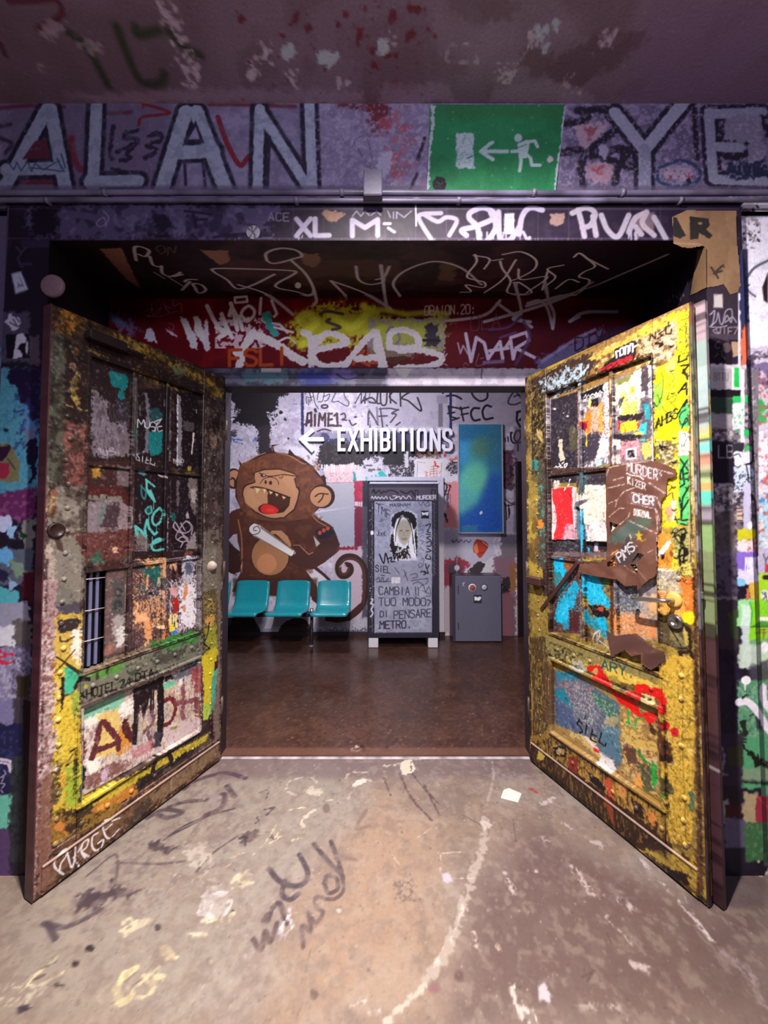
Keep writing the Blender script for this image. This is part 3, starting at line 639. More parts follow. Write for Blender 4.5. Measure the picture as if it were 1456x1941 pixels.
# transom paint
pt.Z(0, 360, 2)
pt.po('400,450 470,470 530,540 470,540 410,500', '6c6690', soft=30, rough=20, a=.9); pt.po('410,460 450,480 470,510 430,500', '7f86ae', soft=14, a=.9)
pt.ms('550,460 580,450 560,480 600,470|575,430 580,470 610,445 600,470|620,430 640,465 625,440 650,450|655,415 660,440 685,430 690,470|550,475 600,480 670,460', 4, 'a8627a')
pt.ms('640,505 660,515 650,535 640,520', 4, '984a64')
pt.po('555,525 575,525 600,580 545,565', 'c2bdd2', rough=4); pt.po('622,525 660,545 675,562 640,545', 'bdb6ce', rough=4)
pt.po('680,478 710,490 740,550 735,478 755,480 795,605 780,610 745,545 748,605 725,600 700,540', 'd2ccdc', rough=4); pt.po('770,510 785,490 800,600 780,600', 'c8c2d4', rough=4)
pt.ms('785,440 815,500 850,550|840,470 860,520 880,560|875,430 890,480 900,530|905,480 920,530|820,520 860,540 830,560|870,475 880,450 895,475', 16, 'd0cad8')
pt.mot('d8d2de', 16, .42, .95, (820, 480, 1010, 600), 4, sharp=14)
pt.st('890,408 935,404 938,424 892,428 890,408', 9, 'cfc9d6', sm=0); pt.st('925,450 945,440 965,460 955,485 930,490 915,470 925,450', 12, 'd0cad8'); pt.ms('990,410 985,470|1030,420 1050,470 1040,480|985,500 1060,510 1090,540', 11, 'c8c2d0', sm=0)
pt.po('990,470 1020,460 1030,500 1060,540 1040,560 1010,520', '3d9a94', rough=6); pt.po('980,480 1010,520 1030,560 1000,550', '7c1c38', rough=8)
pt.ms('1030,590 1090,560 1120,580|1040,520 1110,540|990,590 985,610', 9, 'cfc9d6')
pt.ms('960,545 925,600 905,675|960,545 1040,580 1110,630 1150,650|925,600 900,620', 32, 'dcd6e4', rough=3)
pt.st('900,680 912,690', 12, 'bdb6c4'); pt.tx('FSLI', '870,670 1090,660', 62, 13, 'a4431f', sm=0); pt.ms('1340,660 1380,610 1350,640 1400,665|1395,620 1400,655 1440,655|1440,640 1456,640', 12, 'a4431f', sm=0)
pt.po('1115,490 1180,450 1300,440 1400,450 1456,470 1456,590 1300,580 1130,600 1110,540', 'b2bc2c', soft=40, rough=30, a=.92)
pt.ms('1130,490 1160,470 1200,500 1160,540|1250,470 1330,520 1390,470 1380,440|1140,590 1220,560', 30, 'c6cf3a', soft=20)
pt.Z(728, 360, 2)
pt.po('-60,490 235,482 230,610 0,612 -60,600', '8a8490', soft=3, rough=6); pt.po('-40,500 230,490 215,600 -20,590', 'a5b02c', soft=40, rough=30, a=.75)
pt.ms('-60,460 0,455 80,470 160,465 240,470|-60,540 0,520', 22, 'b4be30', soft=16, a=.8); pt.re(160, 505, 205, 590, '3a3440', soft=3, rough=8); pt.ms('150,570 210,572', 12, '2a242e')
pt.re(-60, 600, 110, 640, '7d6a5c', soft=4, rough=8); pt.po('-30,640 60,625 100,640 40,660', '4c2c1c', rough=6); pt.ms('10,540 30,520 60,560 40,590', 10, '7b7484')
pt.Z(0, 360, 2)
pt.ms('1150,540 1175,560 1180,670|1180,660 1190,600 1200,560|1190,590 1240,545 1300,560 1310,580 1200,610 1190,640 1230,668 1310,660|1305,670 1350,610 1420,540 1430,600 1450,670|1350,640 1440,635', 25, 'e6e0f0', rough=3)
pt.ms('1215,470 1240,460 1300,470|1250,490 1240,500 1290,520 1260,530', 12, '4e463c')
pt.Z(728, 360, 2)
pt.ms('-30,540 0,660 -10,670|20,600 25,545 70,530 120,550 130,590 90,600 30,600|60,610 130,600|130,605 210,625 215,650 160,670 60,675 40,690', 25, 'e6e0f0', rough=3)
pt.tx('OBAION.20:', '155,475 345,468', 34, 4, 'c3b9bd'); pt.ms('230,610 225,640 240,620 215,650 230,660 240,665', 3, 'b9b0b8')
pt.tx('OLA', '330,535 440,520', 55, 3, '6c4450'); pt.ms('280,580 290,620 300,590 320,625', 6, 'a39aa6', sm=0)
pt.ms('310,545 330,650|350,560 330,650|350,560 380,580 395,640|395,640 440,575 450,640|460,600 480,570 490,640|480,560 540,540 550,570 500,600 490,640|500,600 570,635|400,610 470,600', 13, 'b6adc4', soft=2, sm=0)
pt.ms('300,665 310,655 320,665|360,620 350,665 385,660|365,640 380,635', 3, '9c5a68'); pt.ms('380,655 450,650', 14, '6c5a80', soft=8); pt.ms('400,530 470,520 520,480|440,560 500,540', 9, '5a3a68', soft=5); pt.ms('530,500 550,540 545,580 500,660', 14, '4a3a5e', soft=8, a=.8)
pt.po('580,640 700,590 830,520 850,540 740,620 650,680 580,690', '6c6a94', soft=22, rough=16, a=.9); pt.ms('600,650 720,570 800,530', 12, '8a8cb4', soft=10, a=.8); pt.po('840,540 980,480 985,520 800,620 760,620', '3c2c48', soft=30, a=.8)
pt.tx('DIVI', '725,610 870,560', 45, 6, '2e2238')
# lintel under the transom
pt.Z(0, 0, 1)
pt.re(380, 700, 760, 742, '3a3850', soft=3); pt.mot('6e7690', 16, .5, .8, (400, 702, 760, 735), 8, edge=.02); pt.el(605, 718, 42, 16, '28348a', soft=14, rough=8); pt.re(462, 705, 545, 728, '4c7080', soft=10, rough=8); pt.re(498, 700, 535, 708, 'b4b4bc', soft=1); pt.el(650, 715, 30, 10, '6a5ea0', soft=8, rough=6); pt.ms('640,712 660,722 690,712', 4, '2a2440')
pt.re(735, 700, 1060, 742, 'b3aec0', soft=6, rough=4); pt.mot('8f8aa0', 16, .55, .7, (730, 702, 1060, 736), 9, edge=.02); pt.po('748,700 780,702 770,716 756,712', 'e0dcea', soft=2); pt.st('912,700 911,720', 2, '3a3040', sm=0); pt.re(360, 734, 1060, 742, '221a26', soft=3)
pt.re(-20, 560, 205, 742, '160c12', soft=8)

# ---- hall wall paint is in 03; build the front shell now
SEG = 0.0036
mb = MB()
mb.grid((-2.3, 1.05, ZC), (2.3, 1.05, ZC), (2.3, YW + .02, ZC), (-2.3, YW + .02, ZC), 0.007)
struct(mb.build('ceiling', M_PLASTER, pc))
mb = MB(); mb.box(-2.6, 2.6, -1.2, 1.05, ZC, ZC + .1)
mb.box(-2.6, -2.3, 1.05, YW, ZC, ZC + .1); mb.box(2.3, 2.6, 1.05, YW, ZC, ZC + .1)
struct(mb.build('ceiling_slab', M_PLASTER, flat='6c5966'))
mb = MB()
mb.grid((-1.9, YW, ZO - .02), (1.9, YW, ZO - .02), (1.9, YW, ZC), (-1.9, YW, ZC), SEG)
mb.grid((-1.9, YW, 0), (XOL + .02, YW, 0), (XOL + .02, YW, ZO), (-1.9, YW, ZO), .006)
mb.grid((XOR - .02, YW, 0), (1.9, YW, 0), (1.9, YW, ZO), (XOR - .02, YW, ZO), .005)
for s in (-1, 1): mb.grid((s * 1.9, YW, 0), (s * 2.6, YW, 0), (s * 2.6, YW, ZC), (s * 1.9, YW, ZC), .1)
mb.grid((-2.6, YW + .25, ZO), (2.6, YW + .25, ZO), (2.6, YW + .25, ZC), (-2.6, YW + .25, ZC), .3)
struct(mb.build('wall_front', M_PLASTER, pw))
# portal frame (front ring) with a raised outer bead
mb = MB()
mb.grid((XOL, YF, ZI), (XOR, YF, ZI), (XOR, YF, ZO), (XOL, YF, ZO), SEG)
mb.grid((XOL, YF, 0), (XIL, YF, 0), (XIL, YF, ZI), (XOL, YF, ZI), SEG)
mb.grid((XIR, YF, 0), (XOR, YF, 0), (XOR, YF, ZI), (XIR, YF, ZI), SEG)
mb.grid((XOL, YF, ZO), (XOR, YF, ZO), (XOR, YW, ZO), (XOL, YW, ZO), .02)
mb.grid((XOL, YF, 0), (XOL, YF, ZO), (XOL, YW, ZO), (XOL, YW, 0), .02); mb.grid((XOR, YF, 0), (XOR, YF, ZO), (XOR, YW, ZO), (XOR, YW, 0), .02)
struct(mb.build('trim_1', M_GLOSS, pf))
mb = MB()
mb.box(XOL - .012, XOR + .012, YF - .014, YW, ZO, ZO + .018, .02, .004)
struct(mb.build('trim_2', M_METALP, lambda v: pf.sample(v - [0, 0, .03])))
# reveal: soffit and splayed sides
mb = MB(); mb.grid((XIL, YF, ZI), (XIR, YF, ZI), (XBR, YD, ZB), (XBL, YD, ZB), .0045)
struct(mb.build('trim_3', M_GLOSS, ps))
mb = MB(); mb.grid((XIL, YF, 0), (XBL, YD, 0), (XBL, YD, ZB), (XIL, YF, ZI), .03)
struct(mb.build('wall_recess_left', M_GLOSS, flat='181018'))
jr = np.array([XBR - XIR, YD - YF, 0])
pj = Paint((XIR, YF, 0), jr, (0, 0, 1), -.01, .8, 0, 2.85, 340, '1c1420', 1.0, 6)
pj.Z(1256, 380, 6.065); pj.mot('2e2438', 30, .5, .8, seed=1)
pj.ms('20,1170 100,1150 120,1090 130,1180 150,1130 160,1070 175,1150 200,1020 205,1130 250,1080|50,1215 75,1230|160,1110 210,1140', 8, '8a8498', sm=0)
mb = MB(); mb.grid((XIR, YF, 0), (XBR, YD, 0), (XBR, YD, ZB), (XIR, YF, ZI), .012)
struct(mb.build('wall_recess_right', M_GLOSS, pj))
# transom with lintel mouldings and side panels at the door plane
ZL1, ZL0 = 2.335, 2.215
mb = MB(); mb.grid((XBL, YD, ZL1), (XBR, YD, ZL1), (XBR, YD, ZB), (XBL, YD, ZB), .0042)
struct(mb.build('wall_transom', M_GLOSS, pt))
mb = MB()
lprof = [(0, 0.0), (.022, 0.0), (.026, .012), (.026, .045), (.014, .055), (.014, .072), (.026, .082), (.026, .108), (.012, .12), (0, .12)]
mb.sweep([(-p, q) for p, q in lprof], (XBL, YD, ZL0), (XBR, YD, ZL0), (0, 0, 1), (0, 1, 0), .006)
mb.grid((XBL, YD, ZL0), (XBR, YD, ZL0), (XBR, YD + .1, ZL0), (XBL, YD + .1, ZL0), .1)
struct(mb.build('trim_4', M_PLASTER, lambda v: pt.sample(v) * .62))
for nm, x0, x1 in (('wall_panel_left', XBL, -.975), ('wall_panel_right', .872, XBR)):
    mb = MB(); mb.box(x0, x1, YD, YD + .1, 0, ZL0, .1)
    struct(mb.build(nm, M_METALP, flat='2a2028'))
mb = MB(); mb.box(-2.6, 2.6, YD + .03, YD + .1, ZL0 + .001, 2.95); struct(mb.build('wall_hall_front', M_PLASTER, flat='8a8490'))

# ---- concrete floor of the front room
pg = Paint((0, 0, 0), (1, 0, 0), (0, 1, 0), -2.3, 2.3, .8, 2.3, 330, '96857c', 0.47, 7)
pg.Z(0, 0, 1)
pg.mot('a39a94', 130, .45, .9, seed=1); pg.mot('8f7a6c', 90, .55, .8, seed=2); pg.mot('7a6a66', 40, .6, .6, seed=3); pg.mot('b3a698', 14, .64, .2, seed=4)
pg.po('520,1941 560,1760 640,1600 720,1500 830,1560 840,1700 800,1941', 'ae9078', a=.7, soft=150); pg.po('250,1500 600,1450 700,1520 520,1700 360,1941 0,1941 0,1700', '9c948c', a=.8, soft=90)  # warm centre patch: the pool of light painted into the floor colour
pg.po('860,1941 900,1700 1000,1560 1330,1720 1456,1700 1456,1941', '6a5452', a=.85, soft=120); pg.re(400, 1430, 1010, 1475, '77666a', a=.7, soft=24)  # right half painted darker where the beam falls off
pg.mot('6b5a58', 6, .68, .2, seed=6)
pg.Z(0, 1400, 2)
# grey ghost lettering and mauve mottling along the left door
pg.ms('700,190 740,160 850,130 930,150|640,260 700,240 800,230 850,210 840,260 780,290|860,180 890,220|560,300 620,270 690,280 640,300 600,290', 19, '4a3a46', soft=4, a=.85); pg.po('785,250 800,205 840,215 800,275', '988a8c', soft=6)
pg.ms('620,385 700,330 800,290 890,265|640,370 780,300', 9, '3e303a', soft=2, a=.85); pg.ms('330,520 440,440 430,560 360,600|440,470 600,475 700,465|745,505 800,440 900,370', 10, '5c4e54', soft=2, a=.85)
pg.po('300,590 430,520 440,560 560,575 500,600 400,610 360,650 290,650', '40333e', soft=8, rough=14, a=.9); pg.po('350,530 410,530 420,575 350,585', '938784', soft=5, rough=8)
pg.po('550,400 600,385 640,410 690,415 640,435 560,425', '42353e', soft=6, rough=10, a=.9); pg.po('905,370 950,350 985,345 975,375 930,405', '3c303a', soft=2, rough=8)
pg.ms('165,700 240,715 330,680 380,650|180,700 210,760', 20, '4c414c', soft=5, a=.85); pg.po('180,620 250,600 300,650 230,660', '9e9386', soft=4, rough=14)
pg.ms('985,205 1015,195 1010,225|1005,268 1040,262 1010,290|975,300 985,330 970,320', 6, '4a3c42', rough=3); pg.ms('1010,355 1040,380', 16, '4a3c42', rough=6, dry=.4)
pg.mot('6a5a60', 26, .54, .5, '240,520 760,120 900,130 960,420 640,640 300,760', 31, sharp=3)
# pale chips
cr = 'd6cdb0'
pg.po('700,350 770,380 800,440 830,520 850,560 780,580 740,520 710,440', 'b9b0a8', soft=8, rough=16, dry=.25); pg.po('760,590 860,570 890,640 840,690 770,680', 'd2cfd0', soft=5, rough=16, dry=.15); pg.ms('770,690 860,680 890,650 870,690', 12, cr, rough=6, dry=.2)
pg.po('1155,195 1180,180 1225,200 1210,222 1165,215', 'c9c0b0', rough=8); pg.ms('1085,190 1100,160 1170,145 1200,165|1090,200 1120,215|1310,150 1330,130 1390,128|1340,170 1380,155 1410,160|1320,230 1330,205', 7, 'bdb3a6', rough=4)
pg.po('1330,185 1350,160 1380,150 1390,165 1350,180', 'ddd8cc', rough=4); pg.ms('1150,335 1145,310 1190,270', 12, 'cfc6b2', rough=5); pg.ms('1100,270 1160,260|1240,235 1260,232', 6, 'd8d0bc', rough=3); pg.ms('780,330 830,350|1090,330 1060,350 1040,380|1000,410 1070,370|1110,385 1150,378', 8, 'd6cfae', rough=5, dry=.3)
pg.ms('1045,330 1000,400 960,440|540,545 570,500|640,510 680,520 710,510|655,545 640,580|830,495 870,480|880,450 940,430', 7, 'd4c9a4', rough=6, dry=.35); pg.po('885,530 920,500 985,520 960,555 900,560', 'cfc5a8', rough=14, dry=.35)
pg.ms('880,545 895,520 940,500|920,560 985,530|690,620 700,600 780,560', 9, 'd0c7ae', rough=5, dry=.3)
pg.po('450,720 470,690 520,690 550,710 480,750', 'd3c9ab', rough=10, dry=.2); pg.po('520,690 580,680 590,715 520,730', 'c4bba4', rough=10, dry=.35); pg.po('710,735 800,738 790,750 730,750', 'd6cdb8', rough=6, dry=.2)
pg.po('602,785 630,780 660,815 685,830 640,845 605,815', 'ddd5ae', rough=6, soft=2); pg.st('510,880 470,900 447,950 460,1000 490,985', 28, 'dad2a6', rough=6); pg.ms('455,1000 500,960 550,910 600,870|500,985 560,970 600,920|560,890 620,910|540,900 580,940', 18, 'd8cfa8', rough=8, dry=.2); pg.ms('520,880 480,920|540,910 500,940', 8, '6b6058', rough=4)
pg.ms('105,945 120,910 180,860 215,825|100,940 170,925 235,890', 13, 'd9d0ac', rough=6, dry=.1); pg.ms('160,870 210,850|130,915 180,890', 10, '675b58', rough=6); pg.mot('cfc8b8', 10, .5, .8, (-60, 930, 130, 1010), 11)
pg.po('70,1020 110,1000 125,1020 80,1045', '3f3440', soft=6, rough=8)
for x, y, rx, ry, c in ((342, 795, 15, 13, '2c2128'), (287, 852, 15, 14, '30252b'), (597, 718, 14, 13, '4c3f42'), (216, 935, 9, 9, '3a2e32'), (235, 938, 7, 7, '3a2e32'), (1190, 970, 18, 20, '6f5a54'), (886, 652, 5, 4, '33282c'), (1398, 880, 7, 8, '5c4440'), (800, 846, 15, 18, '7f756c'), (1285, 655, 18, 16, '8f8278'), (1235, 265, 16, 18, '7c6c66')):
    pg.el(x, y, rx, ry, c, rough=3, soft=2)
pg.el(800, 846, 10, 12, 'b3a898', soft=3); pg.el(1285, 655, 9, 8, 'cabdb0', rough=3)
# big brown letters "wnd / mok"
pg.ms('1020,495 1060,540 1120,560 1160,540 1165,500 1135,440|1080,540 1070,590 1100,610 1130,590', 19, '4c3d46', soft=2); pg.ms('1015,690 1035,640 1060,625 1080,680 1090,700|1010,670 1000,690', 19, '4c3c42', soft=2, a=.9); pg.ms('960,760 990,800 1005,730 1025,770 1050,700', 18, '5a4646', soft=3, a=.95)
pg.ms('1190,400 1240,460 1290,510|1255,390 1270,430 1290,490 1300,530', 17, '4c3d44', soft=3, a=.95); pg.st('1230,550 1240,520 1275,530 1280,570 1245,585 1230,550', 16, '503f44', soft=3, a=.9); pg.ms('1300,530 1300,580 1260,610 1200,600 1200,640 1225,660 1195,700 1170,660 1180,730 1145,710 1150,790', 15, '5c4848', soft=3, a=.9); pg.ms('1390,270 1350,340 1400,330|1270,440 1350,460', 14, '7c625a', soft=5, a=.6)
pg.po('1100,640 1110,680 1120,710 1060,770 1040,780 1060,730', 'd2d2de', rough=12, dry=.25); pg.po('955,850 970,845 970,880 958,875', 'b9d0e2', rough=6); pg.ms('900,830 960,825 980,840', 8, 'cdbfb4', rough=6, dry=.4)
pg.st('1180,790 1160,880 1150,980 1120,1075', 2.5, '7d6658', rough=2); pg.st('720,1010 800,900 830,860', 3, 'cabdb0', rough=2); pg.ms('1290,1060 1340,1010 1400,990|1400,1040 1440,1030', 12, 'd6d0ce', rough=10, dry=.45)
pg.mot('7d6d68', 12, .58, .5, seed=15, sharp=3); pg.mot('b0a296', 9, .62, .4, seed=16, sharp=4); pg.sp((0, 20, 1456, 1080), 1100, .8, 2.6, '5f504c', seed=3, a=.6); pg.sp((300, 100, 1456, 1080), 420, .8, 3, 'cdbfae', seed=4, a=.6); pg.sp((600, 100, 1456, 500), 40, 1.2, 3, 'd8b848', seed=8, a=.6)
pg.mot('8e7c72', 30, .55, .5, (700, 200, 1456, 1080), 14)
# right half: scuffs, rope-like white line, veins
pg.Z(728, 1400, 2)
pg.st('410,80 415,150 400,210 385,260', 6, 'b3a8a6', rough=4, a=.8); pg.st('385,305 378,400 345,500 300,640 270,730 220,830 160,920', 26, 'b9aca4', rough=10, soft=4, a=.85); pg.ms('270,720 235,790 160,900|300,640 280,700', 20, 'd8cfc6', rough=10, dry=.35); pg.st('160,930 90,1000 0,1080', 18, 'cdbfb4', rough=8, soft=4); pg.po('370,310 400,305 408,340 376,340', 'c9bfb8', soft=5, rough=8); pg.el(190, 945, 24, 20, '8c6b6e', soft=10)
pg.ms('90,80 120,150 210,250|60,130 100,220 180,310|0,150 25,215|150,170 210,290', 6, '594648', rough=3, a=.8); pg.ms('65,110 100,80 110,120 70,135|100,80 150,78', 9, 'e2dccc', rough=4)
pg.po('70,85 105,78 100,120 80,138 62,118', 'dcd4c4', rough=6); pg.ms('0,105 60,95', 10, 'c4b9ac', rough=5)
pg.ms('215,440 225,520 340,530|220,435 290,430|100,500 140,460|30,440 60,480|180,340 120,380', 3, 'c8bcb0', rough=2); pg.po('220,520 250,510 260,545 228,545', 'c3bcd0', soft=5, rough=6); pg.mot('655450', 8, .5, .8, (40, 530, 120, 620), 20)
pg.ms('490,310 500,390|300,290 370,330', 3, '5a4a4c'); pg.mot('a8989a', 9, .54, .6, (480, 110, 660, 300), 21); pg.mot('8c787a', 16, .56, .5, (480, 250, 840, 640), 22, sharp=3); pg.ms('560,195 580,205', 14, 'b8353c', rough=6); pg.ms('600,250 640,225', 14, 'c9bcbc', rough=6)
for a in ((680, 320, 720, 350), (775, 380, 815, 400), (720, 490, 800, 600), (570, 490, 580, 505), (850, 680, 930, 770), (980, 470, 1010, 490), (610, 380, 630, 395), (895, 615, 930, 635), (940, 850, 990, 870), (450, 490, 490, 580)):
    pg.st([(a[0], a[1]), (a[2], a[3])], 22, 'c0b0b2', rough=12, dry=.15, soft=5)
pg.ms('985,470 1040,530 1110,610 1190,700 1240,765', 20, 'c9bcc0', rough=8, dry=.1, soft=4); pg.ms('1140,600 1160,660|1170,660 1240,760', 10, 'd8d0d0', rough=6, dry=.2)
pg.po('480,935 500,930 510,990 560,1010 590,1080 530,1080 490,1000', 'd2c9c6', rough=16, dry=.2); pg.po('580,945 610,930 640,985 600,1000', 'c9c4d0', rough=14, dry=.2); pg.ms('740,1010 850,1020 910,1025', 24, 'b3a39e', rough=16, dry=.4); pg.ms('1290,820 1380,880 1440,1000', 40, '9c8a8e', rough=20, dry=.4, soft=10); pg.ms('340,740 350,780|430,790 445,800', 18, 'c6b6ac', rough=10, dry=.3)
pg.ms('750,905 800,880|790,890 770,920|845,740 860,770', 5, '5c4844'); pg.el(285, 900, 18, 22, '6c5654', soft=10); pg.sp((0, 100, 1400, 1080), 520, .8, 2.6, 'cbbab0', seed=9, a=.6); pg.sp((0, 100, 1400, 1080), 420, .8, 2.6, '4c3c3a', seed=19, a=.6); pg.ms('700,800 760,1000|330,880 390,1000', 8, '77605c', soft=6, a=.4)
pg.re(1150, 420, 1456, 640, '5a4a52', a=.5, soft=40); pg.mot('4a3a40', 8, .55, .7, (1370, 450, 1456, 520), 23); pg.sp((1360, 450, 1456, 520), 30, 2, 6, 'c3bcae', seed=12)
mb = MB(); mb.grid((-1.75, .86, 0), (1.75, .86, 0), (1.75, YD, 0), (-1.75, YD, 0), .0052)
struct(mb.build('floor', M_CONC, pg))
mb = MB(); mb.box(-2.6, 2.6, -1.2, .86, -.1, -0.0002); mb.box(-2.6, -1.75, .86, YD, -.1, -.0002); mb.box(1.75, 2.6, .86, YD, -.1, -.0002)
struct(mb.build('floor_slab', M_CONC, flat='7a6c64'))
# ================================================================ HALL behind the doors
pb = Paint((0, YB, 0), (1, 0, 0), (0, 0, 1), -2.4, 2.1, 0, 3.1, 340, 'c3bbcc', 1.0, 8)
pb.Z(410, 690, 4.697)
pb.mot('aca4b8', 50, .5, .8, seed=1); pb.mot('d8d2de', 24, .56, .8, seed=2); pb.mot('8c8498', 10, .64, .5, seed=3)
pb.re(-200, 180, 780, 400, 'aaa2b6', a=.5, soft=80)
pb.po('130,205 640,200 640,270 560,300 540,340 540,400 480,450 480,800 370,800 370,600 310,540 140,520 180,440 220,420 180,400 150,340 125,320', '150c14', soft=6, rough=18)
pb.mot('120a12', 18, .5, .9, (100, 280, 520, 560), 4); pb.po('370,560 480,540 485,820 375,820', '3c343c', a=.6, soft=14, rough=12)
pb.ms('455,430 490,440 540,430|460,460 500,500 540,440|480,520 510,495', 9, 'c0bac8', rough=6); pb.ms('540,450 510,500 500,480', 10, '150c14', rough=6)
for x, y, r in ((575, 428, 15), (613, 491, 13), (640, 666, 8), (531, 530, 7), (848, 837, 8), (108, 578, 14)): pb.el(x, y, r, r * 1.2, '1a1118', rough=5)
pb.ms('690,310 700,330|680,355 720,358', 4, '5c5468'); pb.ms('125,690 180,672 230,680|140,668 230,678|160,690 235,712|330,690 350,650|345,690 362,655', 9, '3c64b0', rough=4); pb.re(118, 590, 178, 650, '453c52', soft=10, rough=14); pb.re(90, 650, 135, 720, '3a3a5c', soft=16, rough=10)
pb.st('765,150 768,620', 26, '24205c', sm=0, rough=3); pb.po('-50,520 90,600 90,920 -50,920', 'b3acc0')
pb.ms('790,270 820,225 850,330 830,250 850,215 880,350 910,400|800,290 830,300 860,290|900,320 910,260 960,240 945,330 905,335|960,290 1010,270 990,320 960,330|1010,230 1080,215 1030,330 1090,330|1190,230 1140,250 1150,300 1180,340 1165,375 1080,330|800,300 805,350|818,310 820,365|832,315 834,340', 7, '1a121e')
pb.ms('1240,345 1290,260 1290,350 1320,290 1320,350|1330,250 1325,350|1330,255 1365,250 1360,300 1330,310 1380,340|1230,345 1240,350', 9, '1c1420')
pb.el(965, 378, 36, 22, '2b1018'); pb.el(965, 378, 20, 9, 'a89eb0'); pb.st('880,405 885,420', 26, '2b1018')
pb.ms('800,550 815,440 845,430 845,550|805,510 850,500|880,450 878,550|910,550 920,440 945,500 970,440 970,550|1000,440 995,550|1000,445 1030,440|1000,495 1030,490|1000,550 1040,545|1075,440 1080,550|1050,550 1110,550|1050,460 1075,440', 20, '381420', sm=0, rough=2); pb.ms('1110,450 1140,440 1150,480 1120,495 1160,500|780,540 830,520|900,600 960,580 1020,595|1185,500 1210,545 1245,530', 14, '381420'); pb.el(1240, 472, 14, 10, '381420')
pb.ms('1350,380 1370,560|1355,400 1440,550|1440,560 1430,380', 18, '3a3244', dry=.15, sm=0); pb.el(1230, 380, 18, 16, '8c8098'); pb.el(1300, 465, 5, 5, '3a3244')
pb.re(790, 600, 1500, 700, '6c6480', a=.6, soft=24, rough=20); pb.st('960,690 1500,668', 46, '23204e', dry=.12, sm=0); pb.re(930, 620, 1000, 680, '3a3860', soft=14, rough=14)
pb.po('900,750 960,700 1460,690 1460,830 1350,850 1300,940 1180,900 1120,930 1040,900 940,940 900,840', '1f1720', soft=5, rough=24); pb.mot('56464a', 20, .6, .8, (920, 700, 1460, 900), 5)
pb.po('840,720 900,720 930,760 880,800 850,850 830,860', 'd6d2e2', soft=5, rough=14)
pb.re(640, 740, 900, 1060, 'dcd8e4', soft=30, rough=16); pb.po('960,910 1040,890 1110,910 1230,880 1240,1060 980,1060', 'e2c9cc', soft=10, rough=16); pb.dr(930, 1460, 900, 60, 30, 10, 'e4dfe6'); pb.re(1240, 900, 1460, 1050, 'dcd8e0', soft=14, rough=20, a=.9); pb.mot('b06a78', 10, .6, .6, (960, 960, 1240, 1060), 6)
pb.po('1215,950 1240,980 1250,1050 1220,1050', '2f9ea0', rough=6); pb.re(1335, 970, 1395, 1040, '35b0b0', rough=8, soft=5)
pb.re(985, 1060, 1230, 1330, 'b4b2bc', rough=4); pb.po('890,1310 1230,1270 1230,1340 900,1600', 'd6d4dc', soft=14); pb.st('985,1058 1240,1055', 4, 'a65a68', sm=0)
pb.re(1228, 1040, 1305, 1460, 'b02a4a', soft=3, rough=6); pb.dr(1235, 1300, 1230, 230, 14, 9, 'd8cad2'); pb.mot('d84a68', 20, .55, .7, (1228, 1040, 1305, 1240), 7)
pb.re(1305, 1040, 1370, 1460, '2a2c3a', soft=3, rough=6)
pb.ms('1360,1040 1400,980 1420,1010 1450,960', 20, '36b2ae', rough=8)
# ---- upper right of the hall wall
pb.Z(700, 690, 4.697)
pb.re(-20, 200, 760, 560, 'a59eb0', a=.5, soft=30); pb.re(770, 190, 1500, 560, '9d93a6', a=.7, soft=20); pb.mot('b4acc0', 20, .5, .8, (100, 210, 760, 560), 8); pb.re(520, 220, 620, 420, 'b8b0c2', soft=10); pb.re(615, 350, 655, 560, '77707f', soft=10); pb.re(600, 280, 700, 350, '8a8292', soft=14, a=.6)
pb.ms('-60,330 20,300 60,345 0,340|75,260 70,345 100,350|100,215 105,350 150,355 160,220|180,215 190,345|240,220 180,290 240,350|275,220 280,375|385,235 290,300 350,330 450,415 462,390 430,300', 15, '17101a')
pb.ms('-10,540 0,420 80,545|100,395 120,560|90,400 180,395 260,410|85,465 160,462|260,405 200,440 240,450 190,520|240,545 275,520|155,545 160,550', 14, '3a303e')
pb.ms('545,225 590,240 640,225|655,215 655,260|680,220 720,250|760,240 830,235|905,230 930,290 990,330 1050,300 1050,225|690,285 760,280 820,310', 18, '1c1420'); pb.st('724,215 726,575', 24, '221e62', sm=0, rough=2)
pb.ms('705,375 720,470 770,480|700,440 760,430|740,500 800,480', 16, '17101a', sm=0); pb.ms('815,385 840,505|805,400 885,385|820,450 880,440|720,380 830,400', 16, '17101a', sm=0)
pb.ms('980,395 930,395 905,440 930,500 985,495|1085,380 1040,370 1010,420 1030,490 1100,480', 20, '17101a')
pb.ms('1360,230 1300,240 1250,300 1240,350 1300,360 1370,330|1300,240 1350,300|1290,290 1340,270', 15, '2a1c28', a=.8); pb.ms('1320,430 1315,500 1345,560|1315,430 1360,420 1385,450 1340,500', 22, '201822'); pb.ms('1350,590 1310,600 1290,660 1320,690 1350,640 1340,600|1350,640 1400,690|1270,610 1260,620 1280,700 1380,690|1320,690 1325,770', 17, '201822'); pb.ms('1210,660 1212,690|1235,650 1238,690|1185,590 1188,690', 12, '2a2230')
pb.re(-20, 600, 740, 780, '6a6278', a=.6, soft=14, rough=20); pb.re(100, 600, 730, 690, '292650', a=.75, soft=14, rough=20); pb.re(-60, 690, 440, 830, '1c151d', soft=12, rough=22); pb.re(440, 750, 640, 830, '8c6a5c', soft=16, rough=16); pb.mot('2a2020', 16, .5, .9, (430, 760, 640, 830), 9)
